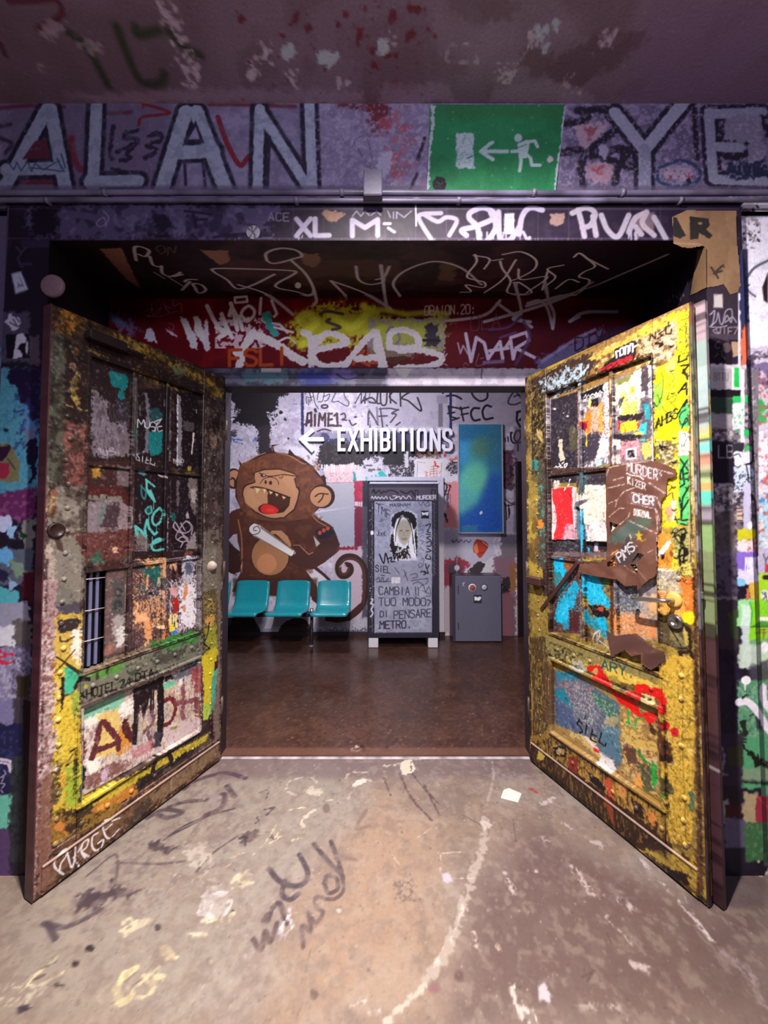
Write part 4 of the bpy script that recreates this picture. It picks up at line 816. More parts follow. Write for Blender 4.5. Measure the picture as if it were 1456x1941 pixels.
pb.re(-60, 850, 120, 1000, 'd0cad6', soft=10, rough=18); pb.mot('2c2630', 20, .55, .8, (-60, 830, 130, 960), 10); pb.po('60,1060 90,960 120,940 160,1010 170,1060 100,1080', '2fb0aa', rough=10); pb.re(130, 790, 360, 910, '1a141a', soft=4, rough=14); pb.re(175, 900, 330, 1040, '3c3440', rough=18, soft=6); pb.mot('d8d4de', 14, .5, .9, (180, 900, 340, 1050), 11); pb.re(325, 860, 410, 1040, '352c34', soft=6, rough=16); pb.mot('b8b2ba', 10, .58, .9, (330, 860, 410, 1040), 12); pb.re(310, 780, 350, 920, 'd0ccd6', soft=8, rough=10)
pb.po('400,850 690,840 800,860 800,1070 200,1080 200,1045 400,1040', 'dcd8e2', rough=6, soft=3); pb.re(420, 845, 655, 1040, 'e4dedf', rough=3); pb.ms('430,880 425,1030|425,870 500,880|645,880 640,1030 560,1035', 3, '6a6068', sm=0)
pb.ms('585,870 590,900 615,915', 16, 'e23a1a', rough=4); pb.ms('490,960 520,965 500,985 525,995 495,1005|550,915 600,910|545,940 605,930|540,960 605,950 605,1000 545,1005 540,960|572,900 575,1005|545,980 605,975|555,1020 590,1016|565,1034 585,1032|635,950 625,975|630,1000 628,1005', 5, 'd05a48', sm=0)
pb.ms('715,850 760,850 790,820', 18, 'd8542a', rough=8); pb.el(675, 812, 12, 16, 'b8404a', rough=4); pb.po('690,900 740,860 790,880 795,970 740,990 700,960', '3c343c', soft=6, rough=16); pb.mot('bab4be', 10, .5, .9, (690, 870, 800, 1000), 13)
pb.po('690,1060 790,1050 790,1456 660,1456 680,1300 720,1200 690,1120', 'e08f92', soft=4, rough=12); pb.ms('655,1060 690,1080 680,1160|670,1330 690,1400|720,1090 700,1160', 20, '241a22', rough=10); pb.dr(690, 740, 1160, 120, 6, 5, '5c3a40')
pb.re(1180, 760, 1290, 1120, '4a2436', a=.8, soft=20, rough=14); pb.ms('1200,790 1250,800 1240,880 1200,890|1270,830 1310,850 1290,900', 18, '5c2238', rough=6); pb.mot('2a1a24', 20, .5, .9, (1180, 900, 1300, 1130), 14); pb.ms('1210,1200 1260,1240 1300,1230|1240,1250 1245,1370|1250,1290 1252,1340', 10, '33262c'); pb.re(1290, 560, 1500, 1500, '5a4a58', a=.6, soft=30)
# ---- lower right
pb.Z(680, 890, 4.412)
pb.re(715, 520, 1130, 900, 'aba8bc', soft=12, rough=10); pb.po('710,760 840,740 930,780 880,870 790,960 710,1000', '8c2c40', soft=20, rough=18); pb.el(800, 830, 60, 50, '4a3a4c', soft=24, rough=10); pb.el(822, 822, 22, 24, 'd4d2da', soft=12); pb.st('822,740 822,880', 4, 'c4c0ca', sm=0)
pb.ms('775,590 790,610 790,580|800,610 820,585 830,610|840,610 850,590 870,600|880,610 900,590 920,610 940,590', 6, '2a2430'); pb.po('860,890 900,840 990,780 1060,770 1130,720 1130,900', 'c2bec8', soft=4, rough=5)
pb.po('960,630 985,585 1030,590 1070,610 1085,640 1060,690 1015,740 980,700 960,690', 'a83420', sm=1); pb.po('965,640 990,620 1000,690 985,700 968,680', 'd07a4a', sm=1); pb.ms('985,590 1040,615 1075,660|1010,700 1050,690', 8, '6a2018'); pb.ms('1035,605 1080,640', 5, 'd8a8a0')
pb.po('910,850 960,800 1010,770 1060,790 1030,850 1000,885 930,885', '33282e', rough=6); pb.st('915,830 940,880', 5, 'b4b0ba')
pb.po('700,1010 770,980 775,1350 705,1380', 'b8a8b6', soft=8, rough=10); pb.re(1130, 720, 1310, 1400, '7c5c6c', soft=12, rough=14); pb.re(1200, 900, 1270, 1040, '241c26', soft=8, rough=12); pb.re(1210, 1030, 1280, 1400, '8a5a6c', soft=10, rough=10); pb.re(1190, 540, 1320, 740, '6f6474', soft=10, rough=10); pb.re(1265, 790, 1320, 1010, '8a5a34', soft=8, rough=12)
pb.ms('1190,250 1240,300 1310,290|1230,300 1240,420', 9, '2c222a')
# ---- cartoon ape mural
pb.Z(410, 960, 4.697)
pb.re(-60, 0, 80, 700, 'b0a8b8', soft=10); pb.re(1040, 360, 1330, 1150, 'b9a6b4', soft=30, rough=14); pb.re(1230, 0, 1300, 360, '7c2440', soft=6, rough=8); pb.st('1050,372 1240,372', 26, '8a2238', rough=10, sm=0); pb.re(1300, 0, 1350, 1160, '4c4a58', soft=8, rough=8); pb.po('890,60 1230,0 1230,350 1100,350 1020,180', 'b0b2c0', soft=4)
pb.re(80, 990, 1350, 1150, 'a8a4b4', soft=20, rough=14); pb.re(900, 1090, 1340, 1160, '5c5868', soft=14, rough=20); pb.mot('c8c4d0', 10, .55, .8, (880, 1010, 1340, 1110), 20)
DK, BR, BL, SKN, LN = '2c120e', '52281a', '6c3c26', 'c08a62', '3a1810'
# legs, tail, body
pb.po('60,990 330,990 390,1090 400,1200 60,1200', '1c0c0c', rough=4); pb.po('600,1040 680,1000 780,1000 840,1080 845,1200 540,1200 560,1100', '2a1418', rough=4, sm=1)
pb.po('780,560 900,540 1010,640 940,680 900,640 900,800 880,790', '4a2420'); pb.po('800,570 890,545 1000,660 930,680 930,760', 'd2ccd4'); pb.ms('870,540 960,610 1010,660', 26, '3c1a18'); pb.po('840,700 910,800 910,880 850,830', '3a1a18')
pb.st('990,1000 1090,1010 1200,980 1290,900 1330,780 1335,620 1310,520 1240,450 1150,445 1090,500 1080,570 1110,620 1160,620 1200,580 1195,530 1160,515', 44, DK); pb.st('1100,1005 1210,970 1290,890 1315,780 1318,620 1290,520 1230,470 1150,470 1105,520 1105,580 1130,605 1165,590 1180,555', 26, '4c2420'); pb.st('1180,990 1290,890', 56, '3c1a18')
pb.st('1135,560 1150,530 1130,510 1100,540', 8, 'b0a0a0')
pb.po('80,100 140,40 260,0 700,-40 840,60 960,130 1040,180 1100,340 1090,400 960,500 860,560 790,570 840,690 900,800 560,800 140,760 200,620 230,560 200,350 170,240 120,280 80,330', BR, sm=0, rough=3)
pb.po('75,90 190,30 210,240 150,250 110,300 160,360 215,420 220,580 160,600 100,560 80,500', BR); pb.po('130,290 185,240 195,370', 'b9b0bc'); pb.po('80,300 210,400 215,420 120,420', '2e1612'); pb.el(150, 500, 72, 100, '33170f'); pb.st('85,470 80,520 120,580 180,610', 8, '1c0c0a'); pb.st('195,120 225,280 230,480 228,580', 12, 'a86a44')
pb.mot(BL, 60, .5, .7, (240, -40, 900, 620), 21); pb.mot('3a1a12', 40, .55, .6, (200, 300, 900, 800), 22); pb.re(150, 640, 900, 800, '3a1a10', a=.7, soft=30)
pb.el(480, 440, 172, 180, DK); pb.el(480, 440, 166, 174, 'a8744c'); pb.st('500,230 580,240 650,330 630,380', 30, 'b88458'); pb.el(450, 510, 88, 90, 'c8865a', soft=20); pb.po('500,215 580,215 640,270 655,345 620,330 560,270', 'c08a62', sm=0)
# arm and band
pb.po('690,340 740,340 830,430 900,370 930,330 900,260 870,240 890,200 1000,180 1060,240 1090,330 1060,420 960,500 860,555 760,550 650,480 640,440', '43201a'); pb.po('865,260 925,330 890,360', 'bdb6b4')
pb.st('690,345 738,345 825,428 862,408', 6, 'c88a68', sm=0); pb.st('840,60 900,130 1000,185', 6, 'c88a68')
pb.po('880,220 1000,165 1060,235 1010,270 905,295', '1c1c2a', rough=4)
for x, y in ((922, 235), (957, 213), (993, 195)): pb.el(x, y, 17, 19, 'c84a34')
# scroll
pb.po('330,150 385,165 705,400 705,420 660,445 330,260 290,215 300,170', 'e4ded8'); pb.st('330,150 295,180 292,220 320,250 370,240 390,210 365,178 335,190 335,212 360,216', 7, '3a2018'); pb.st('370,165 680,385', 5, '3a2018', sm=0); pb.st('345,262 660,443', 5, '3a2018', sm=0); pb.st('700,400 680,440 650,445', 7, '4a3024'); pb.st('400,190 690,390', 18, '7a5a48', a=.5, sm=0)
# head
pb.Z(410, 690, 4.697)
pb.el(155, 1020, 72, 92, DK); pb.el(160, 1020, 58, 76, SKN); pb.ms('120,1030 160,1020 165,1100|140,1010 175,1045', 12, LN)
pb.po('200,870 190,850 230,890 300,850 370,810 470,780 490,720 560,715 505,735 520,780 640,800 650,755 700,810 780,850 860,910 930,1000 960,985 975,1010 980,1080 1000,1200 880,1320 740,1400 400,1400 230,1320 170,1180 170,1040 215,920', DK)
pb.po('215,900 310,860 480,795 640,815 780,880 920,1010 960,1100 890,1300 740,1390 400,1390 240,1310 185,1180 185,1040', BL, sm=1)
pb.mot('8a5434', 50, .5, .7, (220, 820, 940, 1380), 23); pb.mot('54281a', 30, .58, .6, (200, 800, 960, 1390), 24)
pb.ms('490,725 500,770|200,860 240,900', 8, 'a86a3a'); pb.st('260,880 360,820 440,790', 6, 'c88a5a'); pb.st('530,785 660,820 760,880 800,890', 6, 'c88a5a')
pb.po('335,1010 330,970 420,935 560,930 680,965 740,1000 700,1020 720,1100 735,1180 700,1300 600,1375 480,1375 340,1320 250,1240 230,1150 260,1080 340,1050', LN, sm=0); pb.po('735,1100 738,1180 705,1280 640,1345 560,1378 480,1378 400,1350 330,1305 270,1250 238,1190 228,1140 250,1085 300,1060 420,1040 600,1040', LN, sm=1); pb.po('340,1010 345,970 430,945 560,940 670,972 725,1000 690,1020 712,1100 725,1180 690,1290 600,1365 480,1362 350,1312 260,1235 243,1150 275,1085 350,1055', SKN); pb.po('722,1110 725,1180 694,1270 632,1335 556,1367 480,1367 404,1340 336,1295 280,1243 248,1186 240,1142 260,1094 310,1070 420,1050 600,1050', SKN, sm=1)
pb.el(330, 1190, 80, 90, 'c89468', soft=40); pb.po('560,1000 680,980 720,1200 640,1100', 'c8946a', a=.6, soft=20)
pb.st('385,970 420,985 480,1000 600,985 715,1000', 9, LN); pb.el(418, 992, 26, 16, '4a2a20'); pb.el(425, 990, 8, 6, 'e8dcc8'); pb.el(575, 1002, 22, 15, 'b08050'); pb.st('560,1010 580,1018 595,1000', 5, LN)
pb.st('390,1065 420,1025 470,1008 520,1015 550,1045 555,1075', 6, LN); pb.el(440, 1052, 10, 18, LN); pb.el(483, 1058, 14, 18, LN)
pb.po('300,1100 350,1092 440,1108 560,1150 660,1188 650,1260 600,1320 540,1330 470,1330 400,1310 380,1270 420,1245 460,1250 460,1200 430,1150', LN); pb.po('330,1100 440,1110 470,1160 470,1250 400,1240 340,1180', SKN, a=.95); pb.st('300,1100 350,1092 440,1108 560,1150 660,1188', 7, LN)
pb.po('470,1135 645,1195 640,1250 560,1310 460,1255 455,1170', '4a2212')
for a in ('345,1100 390,1112 362,1155', '415,1112 445,1120 430,1155', '468,1128 505,1142 482,1162', '525,1148 555,1162 537,1180', '585,1172 620,1188 598,1205'): pb.po(a, 'e6c88a')
pb.el(462, 1290, 90, 48, '5a1410'); pb.po('395,1290 410,1260 460,1250 520,1270 555,1305 520,1332 460,1335 410,1320', 'd8261e', sm=1); pb.el(480, 1300, 40, 16, 'ea3a30', soft=14)
pb.el(945, 1178, 112, 108, DK); pb.el(930, 1182, 95, 92, SKN); pb.ms('880,1180 920,1155 995,1158|955,1160 940,1200 910,1232', 12, LN)

# shell
mb = MB(); mb.grid((-2.05, YB, 0), (1.78, YB, 0), (1.78, YB, 3.0), (-2.05, YB, 3.0), .0058)
mb.grid((-2.7, YB, 0), (-2.05, YB, 0), (-2.05, YB, 3.0), (-2.7, YB, 3.0), .1); mb.grid((1.78, YB, 0), (2.6, YB, 0), (2.6, YB, 3.0), (1.78, YB, 3.0), .1); mb.grid((-2.7, YB, 3.0), (2.6, YB, 3.0), (2.6, YB, 3.35), (-2.7, YB, 3.35), .1)
struct(mb.build('wall_back', M_PLASTER, pb))
for nm, x0, x1 in (('wall_hall_left', -2.8, -2.7), ('wall_hall_right', 2.2, 2.3)):
    mb = MB(); mb.box(x0, x1, YD + .1, YB, 0, 3.35); struct(mb.build(nm, M_PLASTER, flat='7d7682'))
mb = MB(); mb.box(-2.7, 2.2, YD + .1, YB, 3.35, 3.4); struct(mb.build('ceiling_hall', M_PLASTER, flat='8d8890'))
ph = Paint((0, 0, 0), (1, 0, 0), (0, 1, 0), -2.3, 2.2, 2.2, 4.45, 220, '553a30', 0.5, 9)
ph.Z(400, 1180, 2.275)
ph.mot('66463a', 40, .5, .7, seed=1); ph.mot('48302a', 30, .55, .7, seed=2); ph.mot('76564a', 5, .66, .6, seed=3); ph.mot('3a2622', 4, .68, .6, seed=4)
ph.sp((45, 330, 1370, 565), 260, .8, 2.6, 'b08a74', seed=1, a=.8); ph.sp((45, 120, 1370, 400), 90, 1, 3, '8a6a5c', seed=2, a=.6); ph.sp((45, 420, 1370, 565), 60, 1, 3, '2c1c1a', seed=3)
ph.ms('620,550 650,530 660,555|745,548 760,540 765,552', 8, '2c1a1a', rough=4); ph.sp((600, 530, 680, 560), 8, 3, 6, 'd8ccb8', seed=5); ph.re(-50, 540, 1500, 572, '846052', a=.6, soft=14)
mb = MB(); mb.grid((-2.7, YD, .0), (2.2, YD, 0), (2.2, YB, 0), (-2.7, YB, 0), .012)
struct(mb.build('floor_hall', M_HALLF, ph))
# threshold strip of worn metal
mb = MB(); mb.box(-.96, .86, YD - .010, YD + .012, 0.0005, .005, .02, .0015)
rngT = np.random.default_rng(3)
struct(mb.build('trim_threshold', M_METALP, lambda v: lin(hx('a89ea4'))[None] * (0.30 + 0.65 * (np.sin(v[:, :1] * 31) * .3 + np.sin(v[:, :1] * 83 + 1) * .2 + .55))))
mb = MB(); mb.box(-2.05, .72, YB - .012, YB, 0, .045, .05)
struct(mb.build('baseboard_back', M_PLASTER, flat='2c2024'))
# dark steel door post at the right end of the hall wall
mb = MB(); mb.box(1.575, 1.665, YB - .05, YB - .001, 0, 2.06, .2, .006); mb.box(1.665, 1.9, YB - .02, YB - .001, 0, 2.06, .2)
struct(mb.build('door_3', M_METALP, flat='1d1216'))

# ---------------------------------------------------------------- EXHIBITIONS lettering: every raised letter stands by itself
LY0, LY1 = YB - .044, YB - .030
def hp(x, y): q = atY(x, y, LY0); return (q[0], q[2])
def letter(name, label, strokes, w=6.0, cat='letter', grp='raised white letters of the EXHIBITIONS sign'):
    mb = MB(); k = LY0 / F_PX
    for i, sp_ in enumerate(strokes.split('|')):
        mb.ribbon([hp(*q) for q in P(sp_)], w * k, LY0 - .0007 * i, LY1)
    q = hp(*P(strokes.split('|')[0])[0])
    mb.box(q[0] - .006, q[0] + .006, LY1, YB - .0005, q[1] - .012, q[1])      # stand-off pin to the wall
    tag(mb.build(name, M_WHITE, flat='f4f2fb'), label, cat, grp)
T, Bm = 811.5, 855.5; m_ = (T + Bm) / 2
def sl(x0, w): return x0, x0 + w
letter('letter', 'raised white letter E, first of the word EXHIBITIONS', f'642.8,{T} 642.8,{Bm}|640,{T+3} 655,{T+3}|640,{m_} 653,{m_}|640,{Bm-3} 655,{Bm-3}')
letter('letter', 'raised white letter X in the word EXHIBITIONS', f'661.5,{T} 678,{Bm}|678,{T} 661.5,{Bm}', 5.6)
letter('letter', 'raised white letter H in the word EXHIBITIONS', f'686.5,{T} 686.5,{Bm}|702.5,{T} 702.5,{Bm}|686,{m_} 703,{m_}')
letter('letter', 'raised white letter I between H and B in EXHIBITIONS', f'712.5,{T} 712.5,{Bm}')
letter('letter', 'raised white letter B in the word EXHIBITIONS', f'723.5,{T} 723.5,{Bm}|723,{T+3} 733,{T+3} 736.5,{T+7} 736.5,{m_-4} 733,{m_} 723,{m_}|733,{m_} 737,{m_+4} 737,{Bm-7} 733,{Bm-3} 723,{Bm-3}')
letter('letter', 'raised white letter I between B and T in EXHIBITIONS', f'747.5,{T} 747.5,{Bm}')
letter('letter', 'raised white letter T in the word EXHIBITIONS', f'764.5,{T} 764.5,{Bm}|756,{T+3} 773,{T+3}')
letter('letter', 'raised white letter I between T and O in EXHIBITIONS', f'781,{T} 781,{Bm}')
letter('letter', 'raised white letter O in the word EXHIBITIONS', f'800,{T+3} 804,{T+3} 806.5,{T+7} 806.5,{Bm-7} 804,{Bm-3} 796,{Bm-3} 793,{Bm-7} 793,{T+7} 796,{T+3} 800.5,{T+3}')
letter('letter', 'raised white letter N in the word EXHIBITIONS', f'817.5,{T} 817.5,{Bm}|832.5,{T} 832.5,{Bm}|817.5,{T+1} 832.5,{Bm-1}', 5.8)
letter('letter', 'raised white letter S, last of the word EXHIBITIONS', f'855,{T+13} 855,{T+7} 852,{T+3} 845,{T+3} 841.5,{T+7} 841.5,{m_-6} 845,{m_-1} 852,{m_+3} 855.5,{m_+7} 855.5,{Bm-7} 852,{Bm-3} 844,{Bm-3} 841,{Bm-7} 841,{Bm-13}')
letter('arrow', 'raised white arrow pointing left before the word EXHIBITIONS', '613.5,832.5 572,832.5|594,814 572,832.5 594,855', 8.0, 'arrow', 'raised white letters of the EXHIBITIONS sign')

# ---------------------------------------------------------------- blue-green painting
q0, q1 = atY(869, 806, YB), atY(951.5, 1009, YB)
pp = Paint((0, YB - .03, 0), (1, 0, 0), (0, 0, 1), q0[0] - .02, q1[0] + .02, q1[2] - .02, q0[2] + .02, 300, '24688c', 1.45, 11)
pp.Z(700, 690, 4.697)
pp.re(800, 540, 1180, 700, '1a5a80', soft=60); pp.re(800, 690, 960, 900, '2f82b0', soft=90); pp.el(960, 900, 90, 200, '3a8a8a', soft=120, a=.9); pp.el(1010, 740, 110, 100, '3f6a58', soft=110, a=.8); pp.el(900, 1130, 130, 200, '4aa69a', soft=130); pp.el(950, 1010, 110, 130, '54a88c', soft=110); pp.el(840, 1230, 80, 120, '4a9a98', soft=90)
pp.po('1180,1000 1180,1470 800,1500 800,1360 960,1240 1040,1080 1080,980', '164c94', soft=110); pp.re(1060, 540, 1180, 900, '2a6070', soft=80, a=.7); pp.el(1050, 1400, 120, 110, '14489a', soft=90); pp.el(998, 1322, 12, 16, 'c8d4dc', rough=6); pp.re(810, 1435, 960, 1500, '2a6488', soft=10, rough=16); pp.mot('ffffff', 3, .74, .12, seed=4)
t = thing('painting', 'tall blue and green abstract painting in a thin pale frame', 'painting', (q0[0], YB, q1[2]))
mb = MB(); mb.grid((q0[0], YB - .03, q1[2]), (q1[0], YB - .03, q1[2]), (q1[0], YB - .03, q0[2]), (q0[0], YB - .03, q0[2]), .008); mb.box(q0[0], q1[0], YB - .029, YB - .001, q1[2], q0[2])
mb.build('canvas', M_PAPER, pp, t)
mb = MB(); e = .014
for b in ((q0[0] - e, q0[0], q1[2] - e, q0[2] + e), (q1[0], q1[0] + e, q1[2] - e, q0[2] + e), (q0[0], q1[0], q1[2] - e, q1[2]), (q0[0], q1[0], q0[2], q0[2] + e)): mb.box(b[0], b[1], YB - .036, YB - .001, b[2], b[3], None, .002)
mb.build('frame', M_PAPER, flat='a9a6b4', parent=t)

# ---------------------------------------------------------------- grey notice cabinet with graffiti
CF = 4.03
c0, c1 = atY(697, 917, CF), atY(832, 1209, CF)
X0, X1, Z1, Z0 = c0[0], c1[0], c0[2], c1[2]
pk = Paint((0, CF, 0), (1, 0, 0), (0, 0, 1), X0 - .05, X1 + .1, -.02, Z1 + .05, 420, '2c2836', 1.0, 12)
pk.Z(680, 890, 4.412)
pk.re(90, 150, 650, 262, '4a4452', soft=3); pk.ms('110,190 130,170 140,200 170,175 190,200 210,180|220,190 260,175 300,180 330,200|350,180 400,200 440,180 460,210', 12, '17121a'); pk.ms('470,175 470,225 495,225 495,175 472,175|605,215 610,170 640,172 635,225', 8, '17121a', sm=0)
pk.re(132, 262, 612, 1362, '8f93a8', soft=2); pk.mot('a4a7ba', 40, .5, .7, (132, 262, 612, 1362), 1, edge=.01); pk.mot('747890', 18, .58, .6, (132, 262, 612, 1362), 2, edge=.01); pk.re(140, 780, 612, 960, '7a7c90', a=.5, soft=40)
wt = 'd4d2de'
pk.ms('105,240 115,225 125,245 140,225 150,245 165,228 180,245 195,228 210,245 230,225 240,245|260,230 270,250 290,250|285,220 320,225 300,245 340,225 350,250 370,222 395,245 420,220 440,245', 6, wt); pk.tx('MURDER', '485,252 645,246', 32, 6, wt, sm=0); pk.ms('500,270 520,300 540,270 555,300 580,265 590,300|560,310 600,300', 5, '3a3648')
pk.tx('MASNAH', '262,312 428,304', 24, 5, '221c28', sm=0); pk.tx('TMF', '150,350 265,420', 70, 6, '33303e', sm=0); pk.st('145,285 205,292', 6, '33303e'); pk.ms('180,435 200,410|190,440 215,415', 5, '33303e'); pk.tx('JoeKy', '150,550 250,560', 40, 5, '3a3644'); pk.ms('170,460 220,455|175,475 215,470', 4, '5a566a')
pk.po('270,380 350,345 440,345 490,380 492,520 488,760 400,762 300,760 265,650 266,400', 'b9bcc8', rough=5, soft=2)
pk.el(378, 440, 108, 92, '1a1418', rough=6); pk.po('270,560 300,500 330,640 300,740 262,640', '1c161a', rough=6); pk.po('480,480 492,600 488,740 440,700', '1c161a', rough=6)
pk.po('370,385 420,410 450,480 470,600 485,740 430,750 420,620 400,660 370,660 340,650 330,620 310,640 295,620 290,500 320,410', 'c9ccd8', rough=5)
pk.el(380, 510, 62, 90, 'aaa494', soft=12); pk.po('330,520 355,500 380,520 410,500 432,520 420,600 380,640 340,600', '8a8578', soft=20, a=.7); pk.ms('345,512 365,510|395,512 420,510', 6, '4c463e', soft=3); pk.ms('380,520 376,550 388,552', 4, '77715f'); pk.st('362,580 382,574 402,580 382,588 362,580', 5, '6a5c50')
pk.ms('368,390 340,420 315,500 305,600|375,390 430,440 455,540 470,700|355,400 325,470|410,420 445,500 455,620', 7, '2c262a'); pk.ms('330,420 305,500 300,600|440,450 462,560 475,690', 7, 'eceef6'); pk.po('330,640 400,660 420,600 430,740 320,750', '2a2428', rough=10); pk.mot('e4e6ee', 12, .5, .9, (310, 650, 480, 760), 3)
pk.ms('175,710 210,785 225,700 250,780|250,745 275,735 270,770 300,770|290,690 300,750 320,700 330,760|340,700 345,740 370,690 380,740 410,680|265,680 300,690', 11, '17121a'); pk.re(522, 345, 588, 410, '1c1a26', rough=2); pk.po('525,355 555,362 585,352 580,385 555,378 530,388', 'd6d8e2', rough=3)
pk.ms('560,470 600,455 590,490|585,500 575,520 600,530|565,540 600,545|600,560 570,570 600,590|570,610 605,600 600,640 570,640|575,660 605,680 570,690|575,710 560,740 600,750 595,720|560,790 570,830 590,800|550,850 580,870 575,840|520,860 530,850 560,870 545,880', 10, '2c2838'); pk.ms('500,460 520,450|505,480 540,470|500,510 530,500 540,530 505,540|510,560 540,550|505,590 545,600 520,630|510,650 545,680|520,760 540,740 540,790 510,780', 5, '55516a')
pk.tx('SiEL', '142,852 265,868', 52, 7, '1f1a28'); pk.ms('145,920 170,905 180,940 200,900 215,940 250,910|150,940 270,935|190,885 215,885', 6, '2c2838'); pk.re(274, 902, 350, 952, 'c4c4ce', rough=3); pk.ms('282,915 342,913|282,930 342,928|300,905 300,950', 2, '8e8c9a', sm=0)
pk.ms('430,880 480,870 490,900 450,910|500,790 510,820 540,800|440,930 510,920 580,910|450,960 500,940 540,970|560,910 580,930 560,960|300,820 340,870|380,840 410,930|400,860 380,900', 7, '4a465c'); pk.ms('510,990 540,960 560,1020 590,980 600,1050 560,1060|530,1010 590,1040', 5, '3a3648')
tc_ = '38344a'
pk.tx('CAMBIA', '170,1046 425,1048', 66, 8, tc_, sm=0); pk.ms('475,980 478,1050|500,985 500,1050', 7, tc_); pk.tx('TUO MODO', '170,1136 560,1138', 62, 8, tc_); pk.tx('DI', '180,1235 245,1232', 50, 8, tc_, sm=0); pk.tx('PENSARE', '295,1250 605,1232', 66, 8, tc_, sm=0); pk.tx('METRO.', '178,1332 440,1325', 62, 9, '2a2436', sm=0); pk.ms('165,1330 175,1325|570,1090 600,1100 580,1140', 7, '2a2436')
for i in range(60):
    y = 280 + i * 18; pk.ms(f'{108 + (i % 3) * 4},{y} {120 - (i % 2) * 8},{y + 12}', 5, '9a96aa' if i % 4 else '8a8038', a=.7)
    if i < 34: pk.ms(f'{622 + (i % 3) * 4},{y} {640 - (i % 2) * 8},{y + 12}', 5, '8a86a0' if i % 5 else 'a09838', a=.7)
pk.el(113, 528, 14, 18, 'e0e0ea'); pk.ms('105,1080 120,1090 100,1120 125,1130 105,1170 120,1200 100,1230', 12, 'c2c2d2'); pk.sp((90, 260, 130, 1360), 40, 1.5, 4, 'b2b0c0', seed=4)
t = thing('notice_cabinet', 'tall dark framed cabinet with scrawled grey door standing on two white blocks', 'cabinet', ((X0 + X1) / 2, CF + .15, 0))
e = .008; DW = (atY(708, 950, CF)[0], atY(819.5, 950, CF)[0]); DZ = (atY(728, 1199, CF)[2], atY(728, 949, CF)[2])
mb = MB(); mb.box(X0, X1, CF + .012, YB - .06, Z0, Z1, .03, .004); mb.build('body', M_METALP, lambda v: pk.sample(v) * .55, t)
mb = MB()
for b in ((X0, DW[0], Z0, Z1), (DW[1], X1, Z0, Z1), (DW[0], DW[1], Z0, DZ[0]), (DW[0], DW[1], DZ[1], Z1)): mb.box(b[0], b[1], CF - .006, CF + .012, b[2], b[3], .0062, .003)
mb.build('frame', M_METALP, pk, t)
mb = MB(); mb.box(DW[0] + .002, DW[1] - .002, CF + .001, CF + .0115, DZ[0] + .002, DZ[1] - .002, .0052); mb.build('door', M_METALP, pk, t)
for x in (atY(708, 1218, CF)[0], atY(821, 1218, CF)[0]):
    mb = MB(); mb.box(x - .052, x + .052, CF - .004, CF + .30, .001, Z0 - .001, None, .004); fo = mb.build('foot', M_PLASTER, flat='c9c6d0', parent=t)
    fo['label'] = 'white block foot'
# white batten behind the cabinet's right side
b0, b1 = atY(832, 912, YB), atY(842, 1206, YB)
mb = MB(); mb.box(b0[0] - .02, b1[0], YB - .03, YB - .001, .05, b0[2], .05, .003); mb.box(X0 - .02, b1[0], YB - .03, YB - .001, b0[2], b0[2] + .05, .05, .003)
tag(mb.build('wall_batten', M_PLASTER, flat='c9c6d4'), 'pale painted batten on the wall beside and above the scrawled cabinet', 'batten')
ml = MB(); ml.box(X0 + .02, X1 + .02, CF + .04, CF + .2, Z1 + .0005, Z1 + .022, None, .004)
tag(ml.build('lying_board', M_PAPER, flat='cfcdd8'), 'thin white board lying on top of the scrawled cabinet', 'board')

# ---------------------------------------------------------------- grey steel locker
LF = 4.19
l0, l1 = atY(863, 1091, LF), atY(952, 1216, LF)
t = thing('steel_locker', 'low grey steel locker with three stickers below the blue green painting', 'locker', ((l0[0] + l1[0]) / 2, LF + .1, 0))
mb = MB(); mb.box(l0[0] - .03, l1[0] + .0, LF + .012, YB - .02, .002, l0[2], .05, .005); mb.build('body', M_METALP, flat='38323e', parent=t)
mb = MB(); mb.box(l0[0], l1[0] - .005, LF - .004, LF + .0115, .012, l0[2] - .006, .03, .004); dr_ = mb.build('door', M_METALP, flat='5a5a6c', parent=t)
k = LF / F_PX / 4.412
def lp(x, y): q = atY(680 + x / 4.412, 890 + y / 4.412, LF); return q[0], q[2]
for lab, x, y, r, c1_, c2_ in (('red round sticker with white rim', 950, 988, 32, 'd0ccd4', '8c4448'), ('small dark round sticker', 1050, 985, 28, '1c1826', 'a8a6b4')):
    q = lp(x, y); r *= k
    mb = MB(); mb.lathe([(0, LF - .0055), (r * .78, LF - .0055), (r * .785, LF - .0052), (r, LF - .0052), (r, LF - .0035)], 28, (q[0], 0, q[1]))
    st_ = mb.build('sticker', M_PAPER, lambda v, c1_=c1_, c2_=c2_, r=r, q=q: np.where((np.hypot(v[:, 0] - q[0], v[:, 2] - q[1]) < r * .783)[:, None], lin(hx(c2_)), lin(hx(c1_))), t); st_['label'] = lab
q0_, q1_ = lp(960, 1048), lp(1028, 1116)
psn = Paint((0, LF - .005, 0), (1, 0, 0), (0, 0, 1), q0_[0], q1_[0], q1_[1], q0_[1], 900, '1d1b2a', 1.0, 13); psn.Z(680, 890, 4.412); psn.po('965,1066 980,1062 995,1072 1010,1060 1024,1066 1018,1090 1000,1098 985,1094 970,1096', 'd8d8e2', rough=2)
mb = MB(); mb.box(q0_[0], q1_[0], LF - .0055, LF - .0035, q1_[1], q0_[1], .004); st_ = mb.build('sticker', M_PAPER, psn, t); st_['label'] = 'dark square sticker'
q = lp(872, 958); mb = MB(); mb.ribbon([lp(865, 950), lp(885, 945), lp(870, 965), lp(882, 975)], .006, LF - .0052, LF - .0038); mb.build('chalk_mark', M_PAPER, flat='b4b2be', parent=t)
